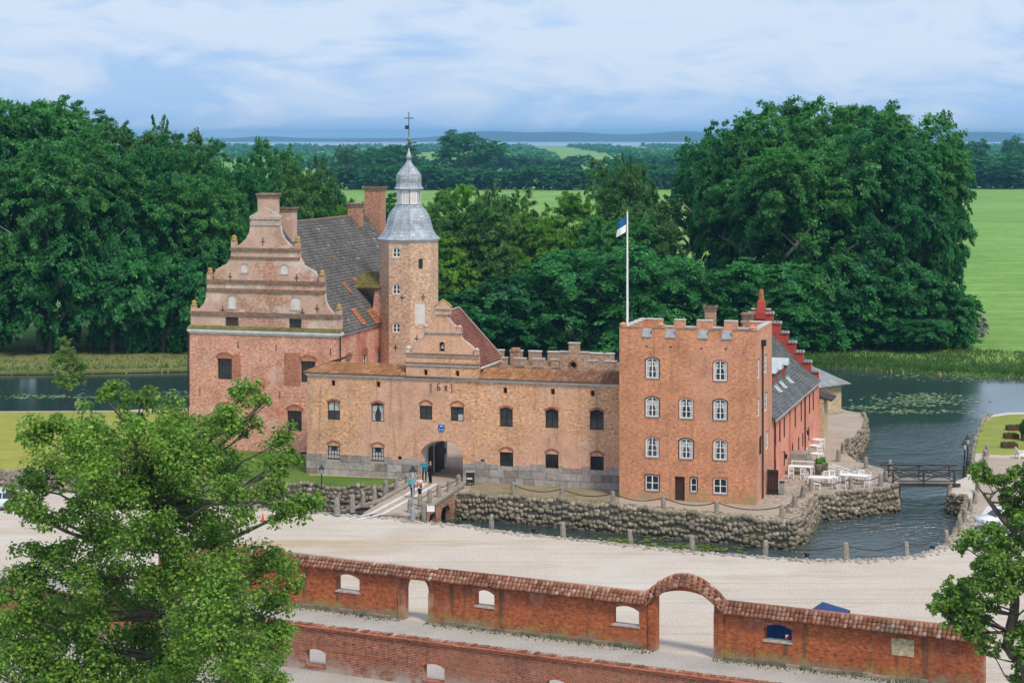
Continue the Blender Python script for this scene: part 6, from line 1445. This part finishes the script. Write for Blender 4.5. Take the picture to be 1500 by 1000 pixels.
def pads(name, spots, label, mat, seed):
    rg_ = np.random.default_rng(seed); P = []; S_ = []
    for (x0, x1, y0, y1, n_) in spots:
        for _ in range(n_):
            x = rg_.normal((x0 + x1) / 2, (x1 - x0) / 4); y = rg_.normal((y0 + y1) / 2, (y1 - y0) / 4)
            P.append(gp(x, y, WATER_Z + .03)[:]); S_.append(rg_.uniform(.16, .36))
    P = np.array(P); S_ = np.array(S_); n_ = len(P); a = np.arange(6) * math.pi / 3
    V = P[:, None, :] + np.stack([np.cos(a)[None] * S_[:, None], np.sin(a)[None] * S_[:, None], rg_.uniform(0, .05, (n_, 6))], 2)
    c0 = V.reshape(-1, 3).mean(0)
    reg(bpy.data.objects.new(name, fastmesh(name, V.reshape(-1, 3) - c0, np.arange(n_ * 6).reshape(-1, 6), mat)), name, None, c0, label=label, cat='lily pads', kind='stuff')
pads('lily_pads', [(850, 990, 786, 800, 95), (980, 1100, 797, 808, 70), (930, 1060, 795, 806, 60), (770, 880, 782, 790, 20)], 'yellow-green lily pads in the moat below the gatehouse', M['l_pad'], 3)
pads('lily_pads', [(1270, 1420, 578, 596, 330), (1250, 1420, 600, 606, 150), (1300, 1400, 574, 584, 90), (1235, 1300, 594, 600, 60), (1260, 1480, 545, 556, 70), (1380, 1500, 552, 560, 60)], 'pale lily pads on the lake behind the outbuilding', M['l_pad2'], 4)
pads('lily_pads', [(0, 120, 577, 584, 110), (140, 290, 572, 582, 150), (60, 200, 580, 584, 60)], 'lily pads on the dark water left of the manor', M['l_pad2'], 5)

# ------------------------------------------------------------------ the two near trees
def clump_leaves(rg_, c, r_, per, leaf):
    n = max(7, int(11 * r_)); d = rg_.normal(0, 1, (n, 3)); d[:, 2] += .25; d /= np.linalg.norm(d, axis=1)[:, None]
    sub = np.array(c) + d * r_ * rg_.uniform(.3, .95, (n, 1)); rs = r_ * rg_.uniform(.25, .55, n)
    m = int(per * r_ ** 2 / n)
    e = rg_.normal(0, 1, (n, m, 3)); e /= np.linalg.norm(e, axis=2)[..., None]
    e[..., 2] = np.where(rg_.uniform(0, 1, (n, m)) < .45, np.abs(e[..., 2]), e[..., 2])
    P = sub[:, None, :] + e * (rs[:, None] * rg_.uniform(.5, 1.15, (n, m)))[..., None] * np.array([1.1, 1.1, .9])
    N_ = e * .8 + np.array([0, 0, .7]) + rg_.normal(0, .5, e.shape)
    return P.reshape(-1, 3), N_.reshape(-1, 3), sub
def near_tree(name, label, base, trunk_pts, trunk_r, clumps, Y0, depth, mat, leaf, per, seed, group, cx, cw):
    rg_ = np.random.default_rng(seed); r_ = random.Random(seed)
    o = thing(name, base, label, 'tree', group)
    T_ = [Vector(p) for p in trunk_pts]
    tk = MB(); tk.tube(T_, trunk_r, 10); tk.build('trunk', M['bark'], o, smooth=True)
    PP, NN = [], []; bm_ = MB()
    for (px, py, rp) in clumps:
        e = 1 - min(1, abs(px - cx) / cw) ** 2
        Y = Y0 + (r_.uniform(-1, .55) * depth * math.sqrt(max(.05, e)))
        c = at(px, py, Y); rr = rp * Y / FPX * .86
        P, N_, sub = clump_leaves(rg_, c, rr, per, leaf); PP.append(P); NN.append(N_)
        # limb from the trunk to the clump, twigs to its tufts
        s_ = min(T_, key=lambda q: (q - c).length + max(0, q.z - c.z + 1.5) * 2.2)
        mid = s_.lerp(c, .5) + Vector((r_.uniform(-.5, .5), r_.uniform(-.5, .5), -.25 * (c - s_).length * .35))
        L_ = (c - s_).length; r0_ = min(.13, .025 + .011 * L_)
        q1 = s_.lerp(mid, .5) + Vector((r_.uniform(-.25, .25), r_.uniform(-.25, .25), r_.uniform(-.3, .2))); q2 = mid.lerp(c, .5) + Vector((r_.uniform(-.3, .3), r_.uniform(-.3, .3), r_.uniform(-.2, .3)))
        bm_.tube([s_, q1, mid, q2, c], [r0_ * 1.2, r0_, r0_ * .8, r0_ * .6, r0_ * .35], 6)
        for k in range(0, len(sub), 2): bm_.tube([q2.lerp(c, r_.random()), Vector(sub[k]).lerp(c, .4) + Vector((0, 0, -.15)), Vector(sub[k])], [r0_ * .3, .03, .015], 4)
    V, F = leaf_quads(np.concatenate(PP), np.concatenate(NN), leaf, rg_, 1.25); c0 = V.mean(0)
    reg(bpy.data.objects.new('crown', fastmesh('crown', V - c0, F, M[mat])), 'crown', o, c0)
    bm_.build('limb', M['bark'], o, smooth=True, fix=False, kind='stuff')
    return o
CL = [(172, 571, 30), (208, 586, 28), (150, 580, 16), (359, 581, 34), (385, 590, 18), (333, 615, 42), (372, 625, 26), (260, 612, 44), (300, 640, 45), (114, 636, 50), (57, 641, 38), (80, 625, 30), (150, 655, 45), (200, 636, 36), (192, 610, 26), (281, 683, 66), (213, 688, 58), (125, 688, 60), (75, 690, 42), (45, 715, 36), (20, 728, 24), (416, 650, 32), (430, 668, 22), (404, 690, 36), (440, 745, 40), (462, 738, 22), (412, 758, 28), (395, 722, 32), (345, 735, 46), (330, 690, 48), (62, 761, 40), (40, 750, 30), (130, 745, 48), (208, 792, 62), (180, 745, 50), (291, 776, 64), (250, 735, 58), (325, 790, 46), (52, 813, 40), (30, 840, 28), (100, 830, 52), (150, 800, 48), (31, 896, 56), (78, 912, 62), (156, 862, 62), (130, 925, 68), (208, 900, 64), (234, 965, 74), (322, 860, 66), (270, 840, 52), (388, 838, 48), (420, 850, 30), (410, 886, 34), (364, 912, 62), (400, 942, 44), (302, 930, 74), (354, 974, 62), (52, 972, 66), (150, 985, 66), (10, 930, 48), (0, 985, 56), (250, 1010, 70), (330, 1020, 66), (90, 1030, 66), (400, 990, 34), (5, 870, 30)]
Yt = 113.0
_r = random.Random(12)
for (x_, y_, q_) in [c for c in CL if c[2] > 48]:      # inner boughs fill the crown
    CL.append((x_ + _r.uniform(-45, 45), y_ + _r.uniform(-40, 40), q_ * _r.uniform(.45, .75))) if 40 < x_ < 380 else None
b_ = at(262, 900, Yt); base = Vector((b_.x - .2, Yt, 0))
near_tree('maple_tree', 'big spreading maple in front of the garden wall at lower left', base, [base + Vector((0, 0, -.3)), base + Vector((.1, 0, 3)), at(255, 960, Yt), at(252, 900, Yt), at(256, 850, Yt), at(240, 800, Yt), at(226, 745, Yt), at(215, 690, Yt)],
          [.85, .72, .62, .55, .48, .36, .24, .12], CL, Yt, 6.5, 'l_near', .175, 560, 5, None, 225, 270)
CR = [(1442, 697, 22), (1425, 690, 16), (1459, 703, 22), (1476, 712, 18), (1493, 690, 20), (1497, 722, 20), (1486, 752, 28), (1505, 760, 30), (1421, 793, 26), (1410, 798, 18), (1445, 793, 26), (1470, 806, 26), (1497, 808, 26), (1452, 822, 28), (1480, 838, 26), (1500, 850, 28), (1398, 858, 18), (1384, 881, 26), (1372, 888, 16), (1418, 884, 32), (1400, 870, 20), (1442, 895, 28), (1411, 912, 26), (1388, 905, 18), (1436, 858, 26), (1442, 945, 20), (1455, 958, 14), (1493, 988, 24), (1498, 928, 22), (1470, 870, 20), (1425, 905, 22), (1520, 700, 34), (1530, 780, 50), (1540, 860, 60), (1530, 950, 60), (1462, 780, 24), (1440, 830, 22), (1425, 868, 24), (1460, 850, 24), (1400, 892, 24), (1430, 925, 22), (1485, 870, 24), (1478, 735, 22), (1500, 960, 22)]
Yr = 118.0
tb = [at(1512, 1010, Yr), at(1499.6, 968, Yr), at(1484, 958, Yr), at(1476, 946, Yr), at(1479, 925, Yr), at(1485, 900, Yr), at(1487, 878, Yr), at(1482, 845, Yr), at(1477, 815, Yr), at(1472, 790, Yr), at(1486, 779, Yr), at(1470, 762, Yr), at(1450, 735, Yr), at(1440, 722, Yr)]
base = Vector((tb[0].x + .6, Yr, 0))
near_tree('oak_tree', 'twisted small-leaved tree at the right edge before the car park', base, [base, base + Vector((-.1, 0, 2.5))] + tb, [.6, .5, .42, .4, .36, .34, .32, .3, .27, .25, .23, .21, .2, .16, .13, .08], CR, Yr, 2.0, 'l_near2', .18, 820, 6, None, 1470, 120)
# young tree on the lawn
p = gp(98, 598, ISL); rg_ = np.random.default_rng(3)
o = thing('young_tree', p, 'slender young tree with pale leaves on the mown lawn', 'tree')
yl = [(0, 0, 5.2, 2.2, 2.0, 1.4), (-.5, .2, 6.8, 1.3, 1.2, 1.0), (.4, 0, 3.6, 1.8, 1.7, 1.0), (-.2, 0, 8.2, .5, .5, .8), (1.3, .3, 5.4, 1.2, 1.1, .7)]
V, F = sprays(rg_, yl, 190, 26, 1.0, .22, .1, .1); reg(bpy.data.objects.new('crown', fastmesh('crown', V, F, M['l_young'])), 'crown', o, p)
MB().tube([p, p + Vector((0, 0, 4)), p + Vector((-.2, 0, 8.6))], [.11, .08, .03], 6).build('trunk', M['bark'], o)

# ------------------------------------------------------------------ people
def person(p, face, label, h=2.35, coat=(.02, .3, .4), trousers=(.01, .012, .03), hair=(.05, .03, .02), pose='stand', vest=None, coat_long=False):
    o = thing('person', p, label, 'person'); m_ = Matrix.Rotation(face, 4, 'Z'); s_ = h / 1.75
    T_ = lambda v: (m_ @ (Vector(v) * s_))
    if pose == 'crossed': armL = [(.21, 0, 1.40), (.27, -.06, 1.14), (-.06, -.24, 1.16)]; armR = [(-.21, 0, 1.40), (-.27, -.06, 1.14), (.08, -.22, 1.19)]
    elif pose == 'phone': armL = [(.21, 0, 1.40), (.28, -.12, 1.18), (.10, -.22, 1.5)]; armR = [(-.21, 0, 1.40), (-.26, 0, 1.12), (-.2, -.16, .92)]
    else: armL = [(.21, 0, 1.40), (.29, .05, 1.12), (.27, -.1, .88)]; armR = [(-.21, 0, 1.40), (-.29, -.04, 1.12), (-.3, .08, .88)]
    st_ = .14 if pose == 'walk' else 0
    legL = [(.10, 0, .92), (.11, -.03 - st_ * .6, .50), (.11, -st_, .07), (.11, -st_ - .15, .03)]; legR = [(-.10, 0, .92), (-.11, -.03 + st_ * .3, .50), (-.11, st_ + .02, .09), (-.11, st_ - .12, .03)]
    def skin(nm, chains, mat, parent, root_co=None):
        vs_, es, rs = [], [], []
        for ch in chains:
            prev = None
            for co, r_ in ch:
                k = next((i for i, q in enumerate(vs_) if (Vector(q) - Vector(co)).length < 1e-4), None)
                if k is None: vs_.append(co); rs.append(r_); k = len(vs_) - 1
                if prev is not None: es.append((prev, k))
                prev = k
        me = bpy.data.meshes.new(nm); me.from_pydata([tuple(T_(v)) for v in vs_], es, []); me.materials.append(mat)
        ob = bpy.data.objects.new(nm, me); reg(ob, nm, parent, p)
        md = ob.modifiers.new('skin', 'SKIN'); md.use_smooth_shade = True; sd_ = ob.modifiers.new('sub', 'SUBSURF'); sd_.levels = 1; sd_.render_levels = 1
        for i, r_ in enumerate(rs):
            q = me.skin_vertices[0].data[i]; q.radius = (r_ * s_, r_ * s_); q.use_root = (i == 0)
        return ob
    sk = plain('skin_tone', (.55, .33, .24), .6, .1)
    pel, wst, cht, nck = (0, 0, .95), (0, 0, 1.12), (0, 0, 1.36), (0, .01, 1.50)
    body = skin('body', [[(pel, .12), (wst, .10), (cht, .12), (nck, .05), ((0, -.01, 1.57), .065), ((0, -.015, 1.65), .088), ((0, 0, 1.72), .06)], [(cht, .12)] + [(armL[0], .05), (armL[1], .04), (armL[2], .032), ((armL[2][0] * .8, armL[2][1] - .07, armL[2][2]), .03)], [(cht, .12)] + [(armR[0], .05), (armR[1], .04), (armR[2], .032), ((armR[2][0] * .8, armR[2][1] - .07, armR[2][2]), .03)],
                         [(pel, .12)] + [(legL[0], .075), (legL[1], .055), (legL[2], .04)], [(pel, .12)] + [(legR[0], .075), (legR[1], .055), (legR[2], .04)]], sk, o)
    cm = plain('coat_cloth', coat, .8, .12, 6); lowz = .78 if coat_long else .9
    skin('jacket', [[((0, 0, 1.0), .15), ((0, 0, 1.16), .135), (cht, .15), ((0, .01, 1.46), .08)], [(cht, .15), (armL[0], .07), (armL[1], .06), (armL[2], .048)], [(cht, .15), (armR[0], .07), (armR[1], .06), (armR[2], .048)], [((0, 0, 1.0), .15), ((0, 0, lowz), .16)]], plain('sleeve_cloth', (.7, .7, .7), .8) if vest else cm, body)
    if vest: skin('vest', [[((0, 0, .98), .20), ((0, 0, 1.16), .19), ((0, 0, 1.38), .185)]], plain('vest_cloth', vest, .7, .1), body)
    tm = plain('trouser_cloth', trousers, .8, .15, 6)
    skin('trousers', [[((0, 0, .93), .13), (legL[0], .095), (legL[1], .075), (legL[2], .06)], [((0, 0, .93), .13), (legR[0], .095), (legR[1], .075), (legR[2], .06)]], tm, body)
    for lg_ in (legL, legR): skin('shoe', [[(lg_[2], .055), (lg_[3], .045)]], plain('shoe', (.04, .02, .06), .6), body)
    skin('hair', [[((0, .03, 1.70), .085), ((0, .05, 1.62), .075)]], plain('hair', hair, .7), body)
    return o
person(gp(621.6, 705, .5), .1, 'person in turquoise jacket with folded arms standing at the gateway', coat=(.01, .26, .36), trousers=(.01, .02, .07), pose='crossed', hair=(.09, .04, .03))
person(gp(630.6, 708.5, .5), -.9, 'person in black clothes holding a phone up at the gateway', coat=(.01, .012, .02), trousers=(.012, .014, .025), pose='phone')
person(gp(604, 730, .35), math.pi - .4, 'person in bright aqua jacket walking up the arched bridge', coat=(.03, .47, .52), trousers=(.015, .02, .05), pose='walk', hair=(.2, .13, .07), coat_long=True)
person(gp(614.5, 731.5, .35), math.pi - .5, 'person in orange vest with white sleeves walking up the arched bridge', coat=(.7, .7, .7), trousers=(.05, .03, .03), pose='walk', vest=(.8, .17, .01), hair=(.04, .03, .03))

# ------------------------------------------------------------------ cars
def car(p, rz, paint, label, group='parked cars', L_=5.4, W_=2.25, H_=2.0):
    o = thing('parked_car', p, label, 'car', group); m_ = Matrix.Rotation(rz, 3, 'Z'); f = lambda x, y, z: p + m_ @ Vector((x, y, z))
    # side profile stations x, lower z, waist z, half width at waist
    st_ = [(-.50, .42, .80, .74), (-.47, .30, .98, .90), (-.36, .24, 1.02, .98), (-.1, .22, 1.02, 1.0), (.16, .22, 1.0, 1.0), (.34, .24, .96, .97), (.45, .28, .86, .90), (.50, .40, .70, .74)]
    V = []; F_ = []; ring = 8
    for x, zl_, zw, k in st_:
        hw_2 = W_ / 2 * k; X_ = x * L_
        for y, z in ((-hw_2 * .9, zl_), (-hw_2, zl_ + .25), (-hw_2, zw - .12), (-hw_2 * .88, zw), (hw_2 * .88, zw), (hw_2, zw - .12), (hw_2, zl_ + .25), (hw_2 * .9, zl_)): V.append(f(X_, y, z * 1.15))
    for i in range(len(st_) - 1):
        for k in range(ring): F_.append((i * ring + k, i * ring + (k + 1) % ring, (i + 1) * ring + (k + 1) % ring, (i + 1) * ring + k))
    F_ += [tuple(range(ring)), tuple(range((len(st_) - 1) * ring, len(st_) * ring))]
    body = MB().add(V, F_).build('body', paint, o, smooth=True)
    zw, zr = 1.13, H_ * .86
    def prism4(x0, x1, x2, x3, wy, ty): return [f(x0 * L_, -wy, zw), f(x1 * L_, -wy, zw), f(x2 * L_, -ty, zr), f(x3 * L_, -ty, zr), f(x0 * L_, wy, zw), f(x1 * L_, wy, zw), f(x2 * L_, ty, zr), f(x3 * L_, ty, zr)]
    FF_ = [(0, 1, 2, 3), (4, 7, 6, 5), (0, 4, 5, 1), (1, 5, 6, 2), (2, 6, 7, 3), (3, 7, 4, 0)]
    MB().add(prism4(-.46, .25, .10, -.38, W_ * .44, W_ * .36), FF_).build('windows', M['glass'], o)
    rf = [f(-.40 * L_, -W_ * .375, zr), f(.11 * L_, -W_ * .375, zr), f(.11 * L_, W_ * .375, zr), f(-.40 * L_, W_ * .375, zr)]
    MB().add(rf + [q + Vector((0, 0, .09)) for q in [f(-.37 * L_, -W_ * .33, zr), f(.07 * L_, -W_ * .33, zr), f(.07 * L_, W_ * .33, zr), f(-.37 * L_, W_ * .33, zr)]], [(0, 3, 2, 1), (4, 5, 6, 7), (0, 1, 5, 4), (1, 2, 6, 5), (2, 3, 7, 6), (3, 0, 4, 7)]).build('roof', paint, o)
    for x0, x1 in ((-.46, -.39), (-.16, -.15), (.25, .11)):
        for s_ in (-1, 1): MB().tube([f(x0 * L_, s_ * W_ * .445, zw), f(x1 * L_, s_ * W_ * .372, zr)], .06, 5).build('pillar', paint, o)
    for x in (-.31, .31):
        for s_ in (-1, 1):
            w = MB().tube([f(x * L_, s_ * W_ * .40, .42), f(x * L_, s_ * W_ * .495, .42)], .42, 16).build('wheel', M['dark_frame'], o); MB().tube([f(x * L_, s_ * W_ * .497, .42), f(x * L_, s_ * W_ * .505, .42)], .26, 12).build('rim', M['zinc'], w)
    for s_ in (-1, 1):
        MB().box(f, L_ * .455, L_ * .495, min(s_ * .55, s_ * .92), max(s_ * .55, s_ * .92), .78, .95).build('headlight', M['lampglass'], o)
        MB().box(f, -L_ * .495, -L_ * .46, min(s_ * .6, s_ * .95), max(s_ * .6, s_ * .95), .85, 1.08).build('tail_light', plain('tail_red', (.4, .01, .01), .3), o)
        MB().box(f, L_ * .15, L_ * .19, s_ * W_ * .5 - .1, s_ * W_ * .5 + .1, 1.12, 1.28).build('wing_mirror', paint, o)
    MB().box(f, L_ * .46, L_ * .502, -.35, .35, .5, .68).build('number_plate', M['white'], o)
    return o
wp_ = NT('car_white').done((.72, .73, .74), .25, .5); bp_ = NT('car_silver_blue').done((.42, .55, .60), .25, .5)
car(gp(1472, 772, 0), math.pi + .25, wp_, 'white car parked behind the twisted tree, nose to the moat')
car(gp(1462, 796, 0) + Vector((1.5, 0, 0)), math.pi + .15, bp_, 'pale blue car parked in front of the white one')
car(gp(18, 745, 0), .1, NT('car_white2').done((.62, .70, .74), .25, .5), 'white car at the left edge half hidden by maple leaves')

# ------------------------------------------------------------------ right lawn
def planter(px, py, w, label):
    p = gp(px, py, .04); o = thing('plant_box', p, label, 'plant box', 'plant boxes on the right lawn'); f = lambda a, b, c: p + Vector((a, b, c))
    for i in range(2):
        MB().box(f, -w / 2, w / 2, -.65, -.55, i * .28, i * .28 + .26).build('board', M['corten'], o); MB().box(f, -w / 2, w / 2, .55, .65, i * .28, i * .28 + .26).build('board', M['corten'], o)
    for s_ in (-1, 1): MB().box(f, s_ * (w / 2 - .05) - .05, s_ * (w / 2 - .05) + .05, -.55, .55, 0, .52).build('end_board', M['corten'], o)
    MB().box(f, -w / 2 + .1, w / 2 - .1, -.55, .55, .1, .45).build('soil', plain('soil', (.05, .035, .025), .95), o)
    q = rg.uniform(-1, 1, (160, 3)) * np.array([w / 2 - .15, .45, .1]) + np.array([0, 0, .52]); V, F = leaf_quads(q, rg.normal(0, 1, (160, 3)) + np.array([0, 0, 1]), .16, rg); reg(bpy.data.objects.new('plants', fastmesh('plants', V, F, M['l_reed'])), 'plants', o, p, kind='stuff')
planter(1484.5, 629.5, 1.7, 'brown plant box farthest back on the right lawn'); planter(1481, 641.5, 1.65, 'brown plant box in the middle of three on the right lawn'); planter(1478.5, 655, 1.75, 'brown plant box nearest on the right lawn')
p = gp(1503, 645, .04); o = thing('topiary', p, 'clipped green bush at the right edge of the lawn', 'bush'); q = rg.normal(0, 1, (700, 3)); q = q / np.linalg.norm(q, axis=1)[:, None] * np.array([.8, .8, 1.0]) * rg.uniform(.8, 1.05, (700, 1)) + np.array([0, 0, 1.5])
V, F = leaf_quads(q, q - np.array([0, 0, 1.5]), .2, rg); reg(bpy.data.objects.new('foliage', fastmesh('foliage', V, F, M['l_reed'])), 'foliage', o, p); MB().box(lambda a, b, c: p + Vector((a, b, c)), -.5, .5, -.5, .5, 0, .75).build('tub', M['corten'], o)
def lounge(p, rz, label):
    o = thing('garden_chair', p, label, 'chair', 'white slatted garden chairs'); m_ = Matrix.Rotation(rz, 3, 'Z'); f = lambda a, b, c: p + m_ @ Vector((a, b, c))
    for i in range(5):
        y = -.36 + i * .18; MB().add([f(.55, y - .08, .52), f(.55, y + .08, .52), f(-.35, y + .08, .35), f(-.35, y - .08, .35), f(.55, y - .08, .48), f(.55, y + .08, .48), f(-.35, y + .08, .31), f(-.35, y - .08, .31)], [(0, 1, 2, 3), (4, 7, 6, 5), (0, 4, 5, 1), (3, 2, 6, 7), (0, 3, 7, 4), (1, 5, 6, 2)]).build('seat_slat', M['white'], o)
        t_ = 1.32 - .05 * abs(i - 2) ** 2; MB().add([f(-.30, y - .08, .35), f(-.30, y + .08, .35), f(-.72, y + .08, t_), f(-.72, y - .08, t_), f(-.35, y - .08, .34), f(-.35, y + .08, .34), f(-.77, y + .08, t_), f(-.77, y - .08, t_)], [(0, 1, 2, 3), (4, 7, 6, 5), (0, 4, 5, 1), (3, 2, 6, 7), (0, 3, 7, 4), (1, 5, 6, 2)]).build('back_slat', M['white'], o)
    for s_ in (-1, 1):
        MB().box(f, -.6, .62, s_ * .52 - .07, s_ * .52 + .07, .72, .78).build('arm_rest', M['white'], o); MB().box(f, .48, .6, s_ * .5 - .04, s_ * .5 + .04, 0, .72).build('leg', M['white'], o); MB().box(f, -.6, -.48, s_ * .5 - .04, s_ * .5 + .04, 0, .72).build('leg', M['white'], o)
lounge(gp(1497, 671, 0), .2, 'white slatted garden chair on gravel before the plant boxes'); lounge(gp(1203, 606, ISL), -.4, 'white slatted garden chair beside the beige outbuilding, left one'); lounge(gp(1208.5, 603.5, ISL), -.4, 'white slatted garden chair beside the beige outbuilding, right one')
# pale wheel strips on the terrace and beside the cars
for nm, a, b, w in (('paving_strip', gp(1211, 681, ISL + .01), gp(1262, 698, ISL + .01), .5), ('paving_strip', gp(1219, 680, ISL + .01), gp(1272, 697, ISL + .01), .5), ('paving_strip', gp(1449, 741, .012), gp(1421, 782, .012), .35), ('paving_strip', gp(1455, 741, .012), gp(1428, 783, .012), .35)):
    d = b - a; nn = Vector((-d.y, d.x, 0)).normalized() * w / 2
    MB().prism([(q.x, q.y) for q in (a - nn, a + nn, b + nn, b - nn)], a.z - .05, a.z + .01).build(nm, M['chalk'], None, kind='structure')

# ------------------------------------------------------------------ air
hz_ = MB(); hz_.box(lambda a, b, c: Vector((a, b, c)), -12000, 12000, -60, 21000, -4.4, 96)
hm = bpy.data.materials.new('haze_air'); hm.use_nodes = True; nt = hm.node_tree; nt.nodes.clear()
ho = nt.nodes.new('ShaderNodeOutputMaterial'); pv = nt.nodes.new('ShaderNodeVolumePrincipled'); pv.inputs['Color'].default_value = (.27, .62, 1.0, 1); pv.inputs['Density'].default_value = HAZE
nt.links.new(pv.outputs[0], ho.inputs['Volume'])
hz_.build('haze', hm, None, (0, 10000, -4.4), kind='stuff')
